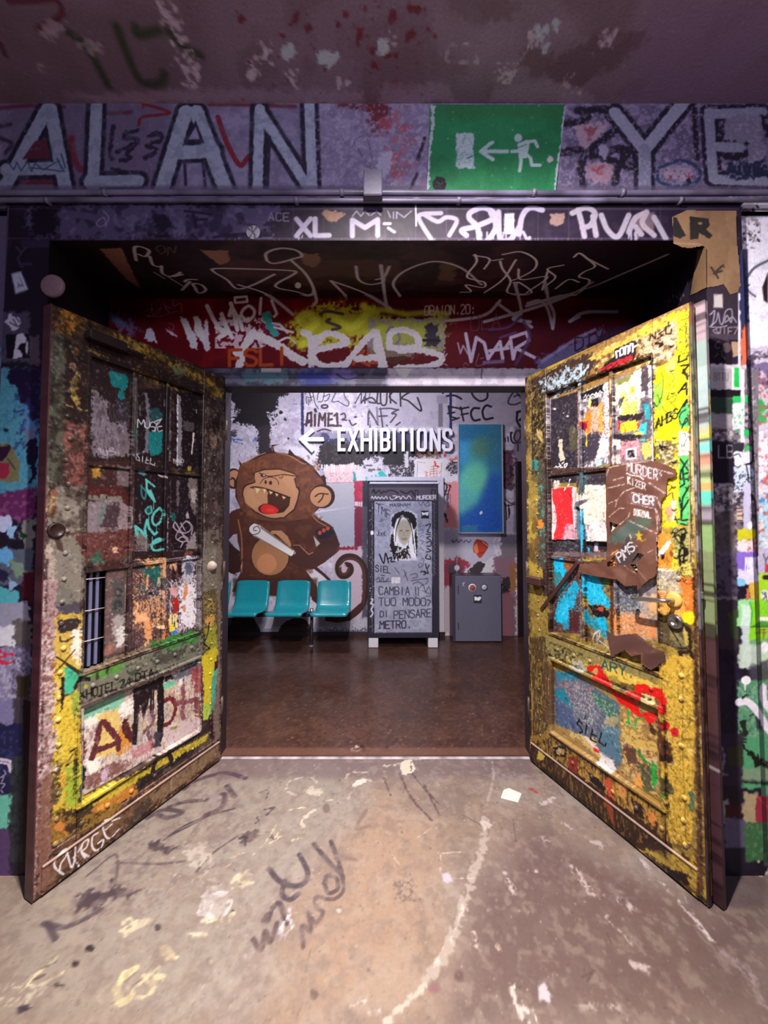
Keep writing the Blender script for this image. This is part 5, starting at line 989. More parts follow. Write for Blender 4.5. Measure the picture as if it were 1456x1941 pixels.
mb = MB(); hx0 = lp(826, 0)[0]; mb.box(hx0 - .006, hx0 + .002, LF - .0075, LF + .006, lp(0, 1040)[1], lp(0, 970)[1], None, .001); mb.build('hinge', M_METALP, flat='2a2630', parent=t)
mb = MB(); mb.box(hx0 - .006, hx0 + .002, LF - .0075, LF + .006, lp(0, 1340)[1], lp(0, 1280)[1], None, .001); mb.build('hinge', M_METALP, flat='2a2630', parent=t)

# ---------------------------------------------------------------- beam seating: four teal shells on one beam
SX = [(410 - 728) / F_PX * 4.2, (483.5 - 728) / F_PX * 4.2, (559.5 - 728) / F_PX * 4.2, (635.5 - 728) / F_PX * 4.2]
t = thing('beam_seating', 'row of four teal plastic seats on one beam below the ape mural', 'bench', (-1.2, 4.05, 0))
def shell(cx):
    mb = MB(); w = .185
    prof = [(3.735, .412), (3.742, .434), (3.775, .44), (3.90, .418), (4.03, .408), (4.085, .418), (4.12, .452), (4.145, .52), (4.172, .61), (4.187, .682), (4.189, .692)]
    sp_ = spline(np.array(prof), k=5); n = len(sp_); m = 17; tk = .012
    top, bot = [], []
    tg = np.gradient(sp_, axis=0); tg /= np.linalg.norm(tg, axis=1)[:, None]; nr = np.c_[-tg[:, 1], tg[:, 0]]
    for i, (y, z) in enumerate(sp_):
        s = i / (n - 1)
        ww = w * (1 - .06 * abs(2 * s - 1) ** 6) * (1.0 + .04 * (1 - s))
        for j in range(m):
            a = 2 * j / (m - 1) - 1
            x = cx + ww * (a - .0 * a ** 3)
            edge = max(0, abs(a) - .8) / .2
            lift = -.012 * edge ** 2 + (.022 * abs(a) ** 2 * (.5 if s < .5 else .7))
            corner = max(0, s - .86) / .14
            dz = -.03 * corner * max(0, abs(a) - .72) / .28
            top.append((x, y - 0 + nr[i, 0] * lift, z + nr[i, 1] * lift + dz)); bot.append((x, y - nr[i, 0] * tk + nr[i, 0] * lift, z - nr[i, 1] * tk + nr[i, 1] * lift + dz))
    f = [(i * m + j, i * m + j + 1, (i + 1) * m + j + 1, (i + 1) * m + j) for i in range(n - 1) for j in range(m - 1)]
    N = n * m
    rim = [i * m for i in range(n)] + [(n - 1) * m + j for j in range(1, m)] + [i * m + m - 1 for i in range(n - 2, -1, -1)] + [j for j in range(m - 2, 0, -1)]
    fs = f + [tuple(N + q for q in g[::-1]) for g in f] + [(rim[i], rim[(i + 1) % len(rim)], N + rim[(i + 1) % len(rim)], N + rim[i]) for i in range(len(rim))]
    mb.add(top + bot, fs, True)
    return mb
for x in SX:
    shell(x).build('seat_shell', M_PLAST, flat='14808c', parent=t)
mb = MB(); mb.box(-2.1, -.42, 3.96, 4.03, .345, .388, None, .006)
for x in SX: mb.box(x - .09, x + .09, 3.86, 4.05, .388, .404, None, .003)
mb.build('beam', M_METALP, flat='1c1a22', parent=t)
for x in (-.785, -1.72):
    mb = MB(); mb.tube([(x, 4.06, .41), (x, 4.06, .012)], .017, 14); mb.build('leg', M_CHROME, flat='8a8894', parent=t)
    mb = MB(); mb.lathe([(0, .001), (.026, .001), (.026, .008), (.018, .022), (0, .022)], 18, (x, 4.06, 0), 2); mb.build('foot', M_METALP, flat='6a6874', parent=t)
# ================================================================ DOORS
LH, LN = np.array([-.955, 2.222, 0]), np.array([-1.299, 1.42, 0])
RH, RN = np.array([.85, 2.215, 0]), np.array([1.182, 1.412, 0])
ZUP = (0, 0, 1)
def unit(v): return v / np.linalg.norm(v)
dL, dR = unit(LN - LH), unit(RN - RH)
nL, nR = np.array([-dL[1], dL[0], 0]), np.array([dR[1], -dR[0], 0])
DWID, DTOP = .872, 2.268

# ---- left door paint
q = Paint(LH, dL, ZUP, -.02, .90, 0, 2.29, 560, '4a3c3a', 0.74, 21)
q.Z(0, 0, 1)
q.re(60, 560, 430, 900, '2c1c1c', soft=40); q.mot('5c4a38', 30, .5, .7, seed=1); q.mot('22151a', 24, .55, .7, seed=2)
q.Z(0, 540, 3.234)
# top rail
q.po('300,110 450,130 640,240 1000,440 1390,570 1390,640 1200,600 1000,520 700,370 520,330 420,300 330,330', '4a3420', soft=10, rough=16)
q.po('310,150 380,120 500,170 540,230 480,260 430,330 380,330 330,260', 'a8742c', soft=8, rough=20); q.po('320,170 400,160 400,300 330,330', '8a5c24', soft=10, rough=14); q.po('430,150 520,190 520,250 440,230', 'b4822e', soft=8, rough=14); q.mot('2c1a14', 16, .56, .9, (310, 120, 560, 380), 3)
q.po('630,310 740,310 1000,420 1100,480 1320,600 1330,640 1180,570 1000,480 800,400', 'a8862e', soft=10, rough=14); q.mot('3a2818', 14, .58, .8, '630,310 740,310 1000,420 1320,600 1330,640 1000,480 800,400', 4); q.st('560,400 800,500 1050,620 1260,680', 22, '7a6030', rough=14, sm=0); q.st('600,420 900,560 1240,690', 7, 'a88c48', rough=6, dry=.1)
q.po('560,380 700,390 900,480 1040,560 1050,610 860,530 600,420', '2a1814', soft=6, rough=10); q.po('1040,490 1130,500 1150,560 1090,570', '64704c', soft=12, rough=18); q.st('660,300 1390,580', 8, '7c5c44', rough=5, sm=0, dry=.1)
q.po('1250,610 1360,640 1380,800 1370,950 1330,900 1300,720', '7c6626', soft=8, rough=12); q.st('1350,680 1370,780 1365,960', 16, 'b09a34', rough=8, dry=.05)
# near stile, top part
q.po('300,280 390,300 400,640 400,830 380,1240 270,1290 290,640', '55584c', soft=14, rough=8); q.mot('46483f', 40, .5, .6, (280, 300, 400, 1240), 5); q.st('262,560 240,840 232,1200', 26, '8f8690', rough=12, sm=0, dry=.05); q.st('290,560 270,900 245,1240', 10, '2a1620', sm=0)
q.po('395,320 560,420 545,800 470,830 395,820 400,540', '2c1a1a', soft=10, rough=10); q.po('430,370 480,400 470,440 425,400', '8c7340', soft=4, rough=10); q.po('425,590 480,545 490,600 460,640 495,720 480,760 450,700', 'a08640', soft=6, rough=12); q.ms('430,490 450,480 460,510|480,760 530,770|410,740 440,745', 12, '9a8450', rough=6); q.el(445, 500, 18, 26, '8a6a5a', rough=6)
q.po('390,830 540,860 545,1080 520,1240 400,1210', '7a4a44', soft=10, rough=10); q.mot('94665e', 20, .5, .8, (390, 830, 545, 1230), 6); q.mot('5c2e2a', 16, .56, .8, (400, 840, 545, 1240), 7); q.ms('430,900 500,1000|470,880 530,960 500,1040|440,980 520,940|410,1010 450,1080', 4, 'a88478', a=.7)
q.po('280,1230 540,1230 530,1500 300,1541', '847a70', soft=14, rough=12); q.mot('9a948a', 26, .5, .7, (280, 1200, 520, 1560), 8); q.po('290,1260 340,1230 350,1400 290,1450', '8a5c44', soft=10, rough=14); q.st('320,1300 300,1400', 22, 'b49a78', rough=12); q.el(345, 1500, 36, 46, '2c1a18', soft=6, rough=6); q.po('230,1260 280,1230 270,1800 200,1800', '6a565c', soft=10, rough=14)
q.po('290,1560 460,1545 520,1650 520,1941 280,1941', '7d776e', soft=14, rough=12); q.po('330,1540 380,1560 390,1640 350,1620', '4a3834', soft=6); q.po('285,1600 330,1580 330,1900 280,1940', 'a89890', soft=10, rough=16); q.po('200,1500 270,1480 260,1941 180,1941', '4a2c34', soft=10, rough=14)
# far stile
q.po('1215,680 1390,690 1380,1941 1215,1941', '3c3030', soft=8, rough=8); q.mot('6a5c50', 20, .55, .8, (1230, 700, 1380, 1941), 9, st=(.6, 2)); q.st('1255,700 1250,1941', 10, '8a7c74', sm=0, rough=5, dry=.1); q.re(1300, 820, 1350, 900, '1e1418', soft=5, rough=8); q.re(1295, 920, 1330, 1000, '7a6458', soft=5, rough=10); q.re(1255, 1500, 1340, 1941, '625a50', soft=14, rough=10)
q.Z(0, 540, 3.234); q.mot('1a100f', 50, .44, .62, '300,100 1390,560 1390,1600 300,1500', 60, sharp=3); q.mot('140c0e', 24, .55, .6, '300,100 1390,560 1390,1300 300,1300', 61, sharp=4)  # dark mottled glaze over the upper leaf, painted in for weaker light
# panes: row 1
q.Z(140, 640, 5.02)
q.re(180, 200, 550, 1130, '26181e', soft=4); q.po('190,490 260,490 290,590 370,620 330,720 350,790 540,820 560,1120 190,1120', '7c7280', soft=16, rough=30); q.mot('4a3e44', 26, .5, .8, (190, 620, 560, 1120), 10, st=(.5, 1.6)); q.po('360,310 500,340 545,380 540,470 500,500 510,570 460,600 445,540 470,480 400,465 370,420', '12777c', rough=5, soft=3); q.po('430,590 540,600 550,790 400,790', '2c2430', soft=12, rough=16); q.mot('4a4c54', 10, .58, .7, (400, 600, 560, 820), 11)
q.po('440,900 560,900 540,1110 460,1110', '6c6268', soft=20, rough=20, a=.7)
wh = 'c9c6d4'
q.ms('255,1065 270,1050 285,1055 275,1080 295,1095 285,1110 270,1105|305,1060 310,1110 340,1115 345,1065|330,1040 335,1080|355,1115 360,1060 395,1045 395,1065 365,1080 420,1085 415,1110 370,1115', 5, wh)
q.re(570, 370, 630, 1100, '4c4448', soft=12, rough=6); q.st('600,400 590,900', 16, '5c5a58', a=.7, soft=6); q.re(570, 850, 620, 980, '2f5a5c', soft=8, rough=12, a=.7)
q.re(635, 480, 940, 1170, '1a1016', soft=4); q.po('695,510 725,520 740,640 735,1090 700,1090 710,700', '6c6876', soft=6, rough=8); q.st('650,640 655,740', 14, '6a6270', rough=6, dry=.2); q.po('740,680 800,650 860,700 870,770 740,800', '1f4a50', soft=10, rough=16); q.po('735,890 870,890 860,1080 830,1120 750,1115 735,1020', '127478', rough=7, soft=4)
q.ms('630,850 635,775 665,820 690,780 700,850|700,800 705,850 740,850 745,790|790,800 760,805 750,840 790,850 800,880 770,885|820,800 790,890|860,770 790,800 820,820 850,780|860,840 820,850 830,890 865,880', 8, 'd8e2f2'); q.ms('615,1130 620,1160 650,1170 645,1140 620,1110 650,1100|680,1125 675,1180|720,1135 705,1190 735,1195|710,1160 735,1165|755,1145 750,1195 790,1215 795,1190', 7, 'd0cfe0', sm=0); q.st('680,1085 690,1078 695,1090 682,1095', 5, 'd0cfe0')
q.st('940,560 935,1170', 20, '6a6070', rough=10, sm=0, dry=.2); q.st('885,590 884,650', 4, 'b8b4c0'); q.st('905,1030 900,1060', 5, 'b8b4c0')
q.re(985, 520, 1220, 1250, '170e14', soft=4); q.po('1005,540 1040,560 1050,900 1050,1220 1005,1220', '807c88', soft=8, rough=10); q.st('1012,540 1006,1210', 10, 'dedce4', rough=4, sm=0); q.po('1060,790 1170,800 1160,890 1070,880', '4c4448', soft=4, rough=10); q.po('1155,900 1172,905 1150,1110 1140,1110', 'd4ccd0', rough=3); q.st('1188,680 1190,715', 7, 'c4c0cc')
q.ms('970,1150 975,1190|970,1155 985,1160 975,1175|990,1200 1000,1150 1010,1190 1020,1150 1025,1190|1040,1160 1035,1180 1055,1190 1070,1170 1055,1155 1040,1190', 6, 'c9c6d4')
# row 2
q.Z(140, 870, 5.02)
q.re(160, 20, 580, 250, '3a2022', soft=6); q.po('205,60 280,60 275,170 210,190', 'a07a2c', rough=14, soft=6); q.ms('230,70 270,80 240,110 265,130', 12, 'c8925a', rough=8); q.po('430,70 560,60 550,270 440,250', '6a5a60', soft=14, rough=12)
q.po('130,250 480,260 560,340 540,460 470,370 130,350', '4a1c1e', soft=8, rough=10); q.po('120,340 470,350 500,400 350,410 130,390', '7c766c', soft=6, rough=10); q.ms('200,345 200,370|265,345 265,370|335,350 335,375', 12, '3a2426'); q.st('140,378 345,408', 8, '5a5450', sm=0)
q.po('155,410 480,400 560,470 560,670 500,690 150,740', '857880', soft=8, rough=10); q.po('290,430 460,420 470,640 330,680 240,640', '4a363e', soft=24, rough=20); q.po('290,420 330,420 300,620 240,640', '6c7878', soft=12, rough=12); q.po('470,480 560,450 550,680 480,670 440,640', '8c7a80', soft=12, rough=14); q.ms('420,650 470,670|440,610 470,670|500,580 520,520', 4, 'b4a8a8')
q.po('20,730 560,660 560,900 380,980 100,960', '5c3432', soft=12, rough=24); q.mot('7a4a44', 20, .52, .8, (60, 700, 560, 960), 12); q.po('380,830 440,850 450,900 400,890', 'cfa888', rough=10, soft=4); q.po('170,950 240,880 330,940 330,990 170,990', '33604e', soft=8, rough=20, dry=.1); q.mot('3a1c1e', 16, .58, .8, (300, 700, 560, 900), 13)
q.re(600, 80, 940, 890, '1c1018', soft=5); q.po('640,110 700,115 720,140 690,150 640,130', '4f8790', soft=6, rough=8); q.po('820,140 900,170 890,185 830,160', 'b4a8b4', rough=4); q.po('610,640 720,720 730,880 620,900', '746a6c', soft=14, rough=20); q.mot('2c1c22', 8, .56, .7, (600, 740, 740, 900), 14); q.st('650,520 655,620', 22, '8a8490', rough=12, dry=.2)
tq = '57bcb8'
q.ms('710,195 790,260|715,200 720,290 750,350 795,405', 20, tq); q.po('705,300 760,290 800,390 795,415 760,380', tq); q.ms('665,250 670,340 690,380|665,260 710,310 700,380', 16, '2f8084', a=.9); q.el(733, 490, 26, 34, '0f4c50'); q.st('735,455 705,490 730,525 765,500 755,450', 18, tq, a=.85)
q.st('840,465 785,520 770,590 800,630 850,590 868,510 840,465', 22, tq); q.ms('610,640 620,715|615,645 660,680 710,740 700,660 720,580|725,600 740,660 790,720 815,700', 24, tq, sm=0); q.st('760,815 840,780 855,770 830,760 780,790 765,840 800,875 855,860', 24, tq); q.ms('783,400 783,480|735,520 735,600|808,620 808,690|770,740 770,790', 6, tq, sm=0); q.st('712,740 712,910', 6, '9aa0a4', sm=0); q.ms('635,680 632,760|800,870 802,905|830,870 832,890', 5, tq, sm=0)
q.st('905,160 915,880', 18, '6a6068', rough=10, sm=0, dry=.25); q.st('915,600 908,860', 16, '9c949c', rough=8, sm=0, dry=.2)
q.re(945, 160, 1190, 870, '1a1018', soft=5); q.po('1000,200 1025,200 1025,450 1000,450', '5a5058', soft=5, rough=8); q.po('1110,200 1190,180 1190,560 1150,480 1140,410 1110,360', '6c6264', soft=8, rough=16); q.po('1130,290 1185,290 1180,420 1140,410', '9c949a', soft=6, rough=10); q.po('1090,540 1110,490 1120,570 1095,570', '9a92a0', rough=6); q.po('1100,780 1180,680 1190,870 1080,860', '8a8084', soft=10, rough=16); q.re(945, 520, 990, 590, '1f5456', soft=10, rough=10)
q.ms('985,600 970,640 1000,680 1040,700 1100,700 1140,660 1120,600 1080,600 1040,650 1000,720 1000,760 1060,790 1110,760 1060,720 1000,620 985,600|1090,590 1150,640 1140,720|1010,770 1060,740 1120,790|1040,840 1060,800|1080,680 1040,610', 13, '9c8ea0')
q.ms('120,300 130,310', 6, 'b0a8a8'); q.po('1110,70 1145,65 1140,110 1100,110', '9c8c3c', rough=8, soft=3); q.re(1060, 120, 1170, 140, '6a5a2c', rough=8, soft=4, a=.8)
q.re(560, 880, 1200, 960, '2a1a1c', soft=6); q.po('1080,890 1160,880 1150,910 1080,920', '7c4434', rough=6)
# row 3
q.Z(140, 1040, 5.02)
q.po('250,170 500,120 510,980 250,1040', '604a4a', soft=5, rough=6); q.mot('7a6462', 40, .5, .7, (255, 180, 510, 1020), 15); q.po('270,160 500,100 500,180 270,230', '3c2424', soft=10, rough=10); q.po('390,300 500,280 500,620 390,640', '46484a', soft=20, rough=20, a=.8); q.el(450, 420, 40, 46, '34383a', soft=10); q.el(445, 540, 44, 50, '34383a', soft=10); q.el(440, 420, 20, 22, '666264', soft=10); q.po('395,640 500,620 500,960 420,940 380,800', '9a9496', soft=24, rough=24); q.po('420,780 500,740 500,920 440,930', 'ccc8ca', soft=20, rough=26); q.po('270,960 400,900 420,980 270,1030', '8a6058', soft=16, rough=16); q.ms('262,300 268,640 262,1020', 10, '9c7068', rough=6, sm=0)
q.po('525,120 560,110 570,960 525,980', '4a3438', soft=4, rough=6); q.ms('515,280 510,860', 6, 'c0a8a4', rough=3, sm=0, dry=.15)
q.po('585,120 930,90 930,850 575,950', '4c3a3e', soft=4, rough=5); q.po('600,110 900,90 890,150 840,180 770,190 700,180 680,140', 'd4a070', rough=12, soft=3); q.po('650,160 740,210 830,130 850,240 870,330 840,360 770,290 720,270 690,250', '1f5c58', rough=14, soft=4); q.po('640,340 720,330 720,430 650,440', '3c4c50', soft=14, rough=16); q.po('840,150 890,110 890,280 860,280', 'c89a78', rough=14, soft=4); q.po('720,250 740,250 730,390 705,390', 'd09a76', rough=8); q.po('830,270 850,270 850,340 825,340', 'd09a76', rough=8); q.po('850,400 870,400 870,480 840,480', 'd09a76', rough=10)
q.mot('d8a27a', 9, .60, .95, (590, 220, 700, 480), 16, sharp=16); q.mot('b9bcc2', 9, .58, .9, (730, 330, 930, 560), 17, sharp=14); q.po('735,420 775,410 770,440 735,445', '17101a', rough=6)
q.mot('e0a070', 12, .46, .95, (590, 500, 900, 720), 18, st=(.6, 1.6), sharp=16, edge=.05); q.po('680,660 730,640 780,840 740,880 720,930 700,800', 'dc9866', rough=14); q.po('610,520 640,520 640,620 720,600 740,680 660,700 600,720', 'e0a878', rough=16); q.ms('640,700 690,640 710,570|820,640 880,580 870,640 800,700|700,880 710,940', 12, 'e2b080', rough=8); q.po('780,810 820,780 810,860 770,880', '201a22', rough=8); q.po('840,830 900,740 920,850 800,890', 'b87850', rough=16, soft=6); q.po('580,760 690,780 690,930 580,940', '43333c', soft=8, rough=16); q.mot('d89868', 6, .64, .9, (585, 720, 900, 930), 19); q.ms('770,740 880,760 820,720', 12, 'e6c49a', rough=8)
q.po('935,90 1180,60 1190,780 940,840', '4a3440', soft=4, rough=5); q.mot('d8d4e0', 14, .46, .95, (940, 300, 1190, 760), 20, st=(.6, 1.5), sharp=14, edge=.05); q.po('1060,90 1165,90 1165,300 1080,330 1060,200', 'b9bac8', soft=10, rough=24); q.po('1080,130 1150,120 1150,260 1090,260', '5a5c74', soft=14, rough=18); q.po('940,150 1000,120 1000,260 950,230', 'd8a880', rough=14); q.po('955,150 1000,230 980,330 950,300', '2a161c', rough=12); q.po('1010,150 1050,160 1050,260 1010,250', '231318', rough=8); q.po('1030,360 1180,330 1180,740 1060,760', 'e2e0ec', soft=20, rough=30); q.po('1080,340 1110,340 1105,430 1075,500 1055,480', 'd08a5c', rough=8); q.po('1060,540 1090,540 1085,600 1055,590', 'c88a68', rough=8); q.po('955,480 1020,480 1020,560 1000,630 970,620 980,560', 'a8241c', rough=14, soft=3); q.po('940,380 1000,360 1010,460 950,450', 'd09a9c', rough=16, soft=6); q.po('930,640 1010,630 1010,770 930,790', 'e2d090', rough=16, soft=4); q.po('940,720 980,730 970,800 935,790', 'e6cc30', rough=8); q.ms('960,640 960,720|985,640 980,740', 9, '2a2024', rough=5); q.po('985,775 1010,800 985,830 945,810', '2a7ad0', rough=3); q.st('915,700 900,850', 16, '6a2418', rough=8)
q.re(1190, 60, 1215, 780, '8a8288', soft=3, rough=5)
# far stile lower half
q.po('1225,0 1360,0 1370,420 1230,440', '6e665c', soft=8, rough=8); q.mot('8a8478', 20, .55, .7, (1230, 0, 1360, 420), 21); q.po('1230,420 1360,380 1360,760 1240,800', '4e4430', soft=8, rough=14); q.mot('9a8440', 12, .55, .9, (1230, 430, 1360, 780), 22); q.po('1260,650 1340,620 1330,740 1250,720', 'b88848', soft=6, rough=14); q.ms('1280,480 1320,510 1260,560|1270,560 1300,530', 8, 'b8a850', rough=4); q.po('1240,760 1360,720 1370,1000 1250,960', '8a8a2c', soft=10, rough=14); q.po('1240,990 1370,930 1350,1305 1240,1305', 'b8a828', soft=8, rough=12); q.ms('1290,700 1260,860 1220,860|1230,900 1290,950 1260,960|1240,1060 1230,1220|1290,1100 1230,1250', 12, '1c1612', rough=4); q.po('1330,1160 1370,1120 1370,1305 1320,1305', '4aa888', soft=5, rough=10); q.po('1340,1080 1370,1060 1370,1140 1340,1160', '3a1a1e', rough=6); q.re(1370, -60, 1420, 1305, '6a5c54', soft=4, rough=8)
# mid rail, lower panel
q.Z(90, 1240, 4.28)
q.po('260,110 900,-70 1260,-140 1260,20 300,390 200,260', '6c6c60', soft=6, rough=8); q.po('270,160 420,90 630,50 620,110 580,150 400,200 330,180', '4f8a3c', soft=8, rough=10); q.po('300,120 640,0 1240,-200 1250,-140 900,-40 320,170', '7a6a56', soft=8, rough=14); q.po('820,-80 1200,-190 1240,-150 1200,-100 950,-30', '3f7a3c', soft=14, rough=16); q.mot('2c3028', 20, .54, .8, '640,60 1260,-160 1260,-20 640,200', 23); q.po('860,30 1000,-20 1100,-40 1100,20 900,90', '45443e', soft=20, rough=16)
q.ms('405,160 405,195|490,105 485,155', 26, '2c3a22', soft=6, sm=0); q.po('220,205 260,175 345,185 350,220 300,215 255,235 230,230', '17120f', rough=5, soft=3); q.po('200,240 250,230 240,280 210,280', '241c14', rough=6, soft=4); q.ms('270,320 300,350|290,310 275,340', 16, '17120f')
ink = '0c0809'
q.tx('HOTEL', '318,360 560,285', 70, 9.5, ink, sm=0); q.tx('24', '590,277 675,247', 62, 9.5, ink, sm=0); q.ms('610,210 618,250|678,195 668,230|692,190 684,225', 7, ink); q.tx('DTA', '715,222 860,178', 62, 10, ink, sm=0); q.po('300,250 330,250 320,280 300,285', 'a09a30', rough=4)
q.po('265,440 700,270 1250,50 1250,620 275,1170', 'bdb2ac', soft=4, rough=3); q.mot('e0d8d4', 40, .5, .8, '265,440 700,270 1250,50 1250,620 275,1170', 24); q.mot('8a5a60', 20, .60, .7, '265,440 700,270 1250,50 1250,620 275,1170', 25, st=(.5, 1.8)); q.mot('c8a860', 26, .60, .6, '420,480 1250,150 1250,500 420,800', 26, st=(.5, 1.6))
q.po('280,480 310,430 640,300 640,380 590,440 440,480 330,540', '7cbaa0', soft=16, rough=14); q.po('290,540 460,470 440,560 300,620', 'dfe4de', soft=16, rough=16); q.po('420,500 600,440 600,800 400,860 430,620', 'd8bc70', soft=14, rough=20); q.po('580,830 690,780 690,640 640,560 580,640', 'c88838', soft=10, rough=16); q.po('600,420 700,360 710,480 640,500 590,470', 'e8e6e2', soft=14, rough=16); q.po('320,860 460,830 440,960 340,1000', 'eeeae4', soft=14, rough=16); q.po('275,880 320,930 320,1080 275,1150', '1f1014', soft=8, rough=10); q.po('280,570 310,560 330,820 300,900', '5a2a34', soft=10, rough=14)
q.po('320,1000 560,880 700,860 640,960 460,1050 330,1110', '6c403c', soft=14, rough=20, a=.8); q.po('440,960 530,910 500,1060 450,1060', 'c2aac2', soft=10, rough=16); q.mot('cfc0c4', 12, .55, .8, '620,760 1240,480 1240,610 620,960', 27, st=(.4, 2))
q.ms('380,850 420,700 450,560 490,570 590,690 590,780|410,790 600,720', 42, '5c2630', sm=0, rough=6); q.ms('645,550 640,620 700,700|640,560 720,720 720,580', 40, '4c1c22', sm=0, rough=6); q.ms('740,450 730,640|740,450 850,430|860,430 870,560 800,640|830,640 870,750', 34, '5a3440', rough=8, a=.85); q.ms('960,390 1010,365 1050,400 1050,470 1010,560 970,580', 34, '66202a', rough=6); q.ms('1110,230 1120,370 1110,500 1160,560|1060,400 1240,380|1210,370 1230,520', 34, '743c46', rough=8, a=.85)
q.po('710,290 960,180 960,660 930,740 905,640 905,290 850,320 830,420 790,540 780,440 760,420 740,740 710,740 715,400', '1a1016', rough=5); q.po('910,200 960,180 955,590 915,640', '140c12', rough=4); q.dr(715, 900, 280, 240, 12, 14, '1a1016'); q.po('880,640 940,620 930,760 880,780', '3c3644', soft=8, rough=14); q.mot('8c8490', 12, .56, .8, (740, 480, 900, 720), 28, st=(.5, 2))
q.po('960,240 1050,210 1055,250 965,285', '6cc0a0', soft=4, rough=10); q.po('960,190 1030,165 1050,200 970,230', '221a20', rough=8, soft=4); q.po('1040,170 1140,90 1240,60 1230,130 1150,180 1060,230', '5c6070', soft=10, rough=24); q.po('1170,130 1250,80 1250,330 1200,300', '8c3c44', soft=10, rough=20, a=.8); q.re(1080, 200, 1110, 260, 'dfe2ea', soft=8, rough=10); q.po('960,620 1240,500 1240,600 970,760', 'c8b4b8', soft=20, rough=20); q.po('1010,600 1060,580 1080,600 1020,620', '8a8a3a', rough=8); q.po('690,780 870,700 860,790 700,860', 'b87880', soft=10, rough=20, a=.8)
# frame around the lower panel: yellow, green
q.po('30,20 270,30 275,150 260,440 270,1180 230,1230 1300,640 1290,470 1260,440 1260,560 1240,630 270,1170', 'a8982c', a=0)
for pg_ in ('40,20 265,20 270,150 140,180 140,330 110,500 50,640 30,640', '120,380 250,280 260,440 265,850 240,1230 60,1340 30,1000 60,640'): q.po(pg_, 'cbb23a', soft=6, rough=14)
q.po('60,860 110,840 130,1060 60,1230 30,1230', '4a3c22', soft=10, rough=24); q.po('140,930 240,860 240,1230 150,1230 130,1050', '98b436', soft=10, rough=14); q.po('100,950 140,930 150,1080 110,1070', 'dba83c', soft=6, rough=14); q.po('190,320 270,300 260,440 255,520 200,500', '8a9e3e', soft=10, rough=14); q.po('145,110 200,80 265,150 220,240 200,320 145,330', '3fb08a', soft=4, rough=10); q.po('105,180 140,180 140,330 110,500 105,330', '1c1214', soft=4, rough=10); q.po('220,20 270,20 270,100 210,70', 'ece6da', soft=6, rough=14); q.ms('70,25 250,155|205,0 100,110', 11, '2a201c', sm=0); q.mot('8a7428', 12, .58, .8, (40, 500, 250, 1300), 29); q.mot('e0cc50', 16, .56, .7, (40, 400, 250, 1000), 30)
q.ms('185,790 230,765|160,870 200,820 225,810|160,900 230,850', 12, '3a2f18', rough=6); q.re(262, 900, 290, 1180, '2f8c84', soft=5, rough=8, a=.8)
q.po('230,1230 260,1190 700,960 1240,680 1300,640 1290,700 1130,790 750,1010 600,1130 300,1290 120,1340', 'c4b036', soft=8, rough=12); q.mot('7c7020', 14, .56, .8, '230,1230 700,960 1300,640 1290,700 750,1010 120,1340', 31); q.po('80,1270 320,1250 420,1230 230,1370 60,1370', '3a2a18', soft=14, rough=20); q.po('380,1230 720,1050 720,1130 440,1290 400,1370 360,1370', 'b8782c', soft=14, rough=20); q.ms('410,1240 420,1330|440,1220 450,1310|480,1200 500,1280', 16, 'd89c44', rough=8); q.po('740,1010 880,970 1000,880 1130,790 1130,830 960,930 750,1090', '1f1512', rough=6); q.ms('880,840 850,970|975,790 1020,890', 36, '1f1512', sm=0, rough=4); q.po('1250,10 1340,0 1350,180 1340,430 1290,540 1260,520 1265,280', 'c4b42c', soft=5, rough=10); q.po('1260,400 1340,400 1300,530 1265,540', 'a2c048', soft=8, rough=8); q.po('1335,200 1370,130 1365,400 1320,500', '48a08a', soft=4, rough=8); q.po('1300,560 1360,480 1370,690 1310,680', '2c141a', soft=5, rough=10); q.po('1340,480 1410,-100 1410,880 1360,780', '7c6c64', soft=8, rough=10, a=.8)
# bottom rail and near edge strip
q.Z(0, 1100, 3.032)
q.po('290,1560 1250,930 1265,1040 150,1880 190,1560', '6a4a36', soft=6, rough=8); q.mot('8a6a54', 30, .5, .8, '290,1560 1250,930 1265,1040 150,1880 190,1560', 32); q.mot('3a241e', 26, .55, .8, '290,1560 1250,930 1265,1040 150,1880 190,1560', 33); q.po('780,1300 830,1250 880,1260 760,1450 740,1400', '45362f', soft=14, rough=14); q.po('850,1230 1240,960 1240,1020 900,1280', '8a7258', soft=20, rough=20, a=.7); q.ms('290,1560 800,1220 1240,920', 5, 'b08a76', sm=0, rough=2); q.st('980,1150 985,1250', 8, 'b4988a', a=.6)
q.po('235,0 330,0 320,200 310,560 300,1000 290,1560 250,1880 150,1880 190,800 220,300', '9c8486', soft=6, rough=12); q.mot('d8c8ca', 26, .46, .8, (215, 150, 320, 1180), 34); q.mot('6a3c3a', 18, .55, .8, (170, 0, 300, 1880), 35); q.po('230,1180 300,1100 280,1800 190,1860', '744e40', soft=14, rough=20, a=.8); q.po('215,0 240,0 210,700 180,1300 150,1860 130,1860 180,700', '45262c', soft=6, rough=6)
q.po('330,0 420,60 470,200 460,180 330,190', '6e6a64', soft=8, rough=10); q.po('320,200 480,170 480,480 330,480 315,400', 'c0a24a', soft=6, rough=14); q.po('335,220 440,215 465,235 440,280 340,305', '33282a', rough=8, soft=4); q.po('380,170 420,180 410,215 340,230 330,205', 'bda040', rough=6, soft=4); q.po('420,290 475,260 470,480 410,420', 'e6e0d4', soft=8, rough=16); q.ms('345,325 350,350 390,350|380,350 425,325', 9, '3c3024'); q.po('320,130 450,130 470,190 330,190', '4a4450', soft=12, rough=14); q.ms('325,440 465,530|430,400 345,500', 8, '33281e', sm=0)
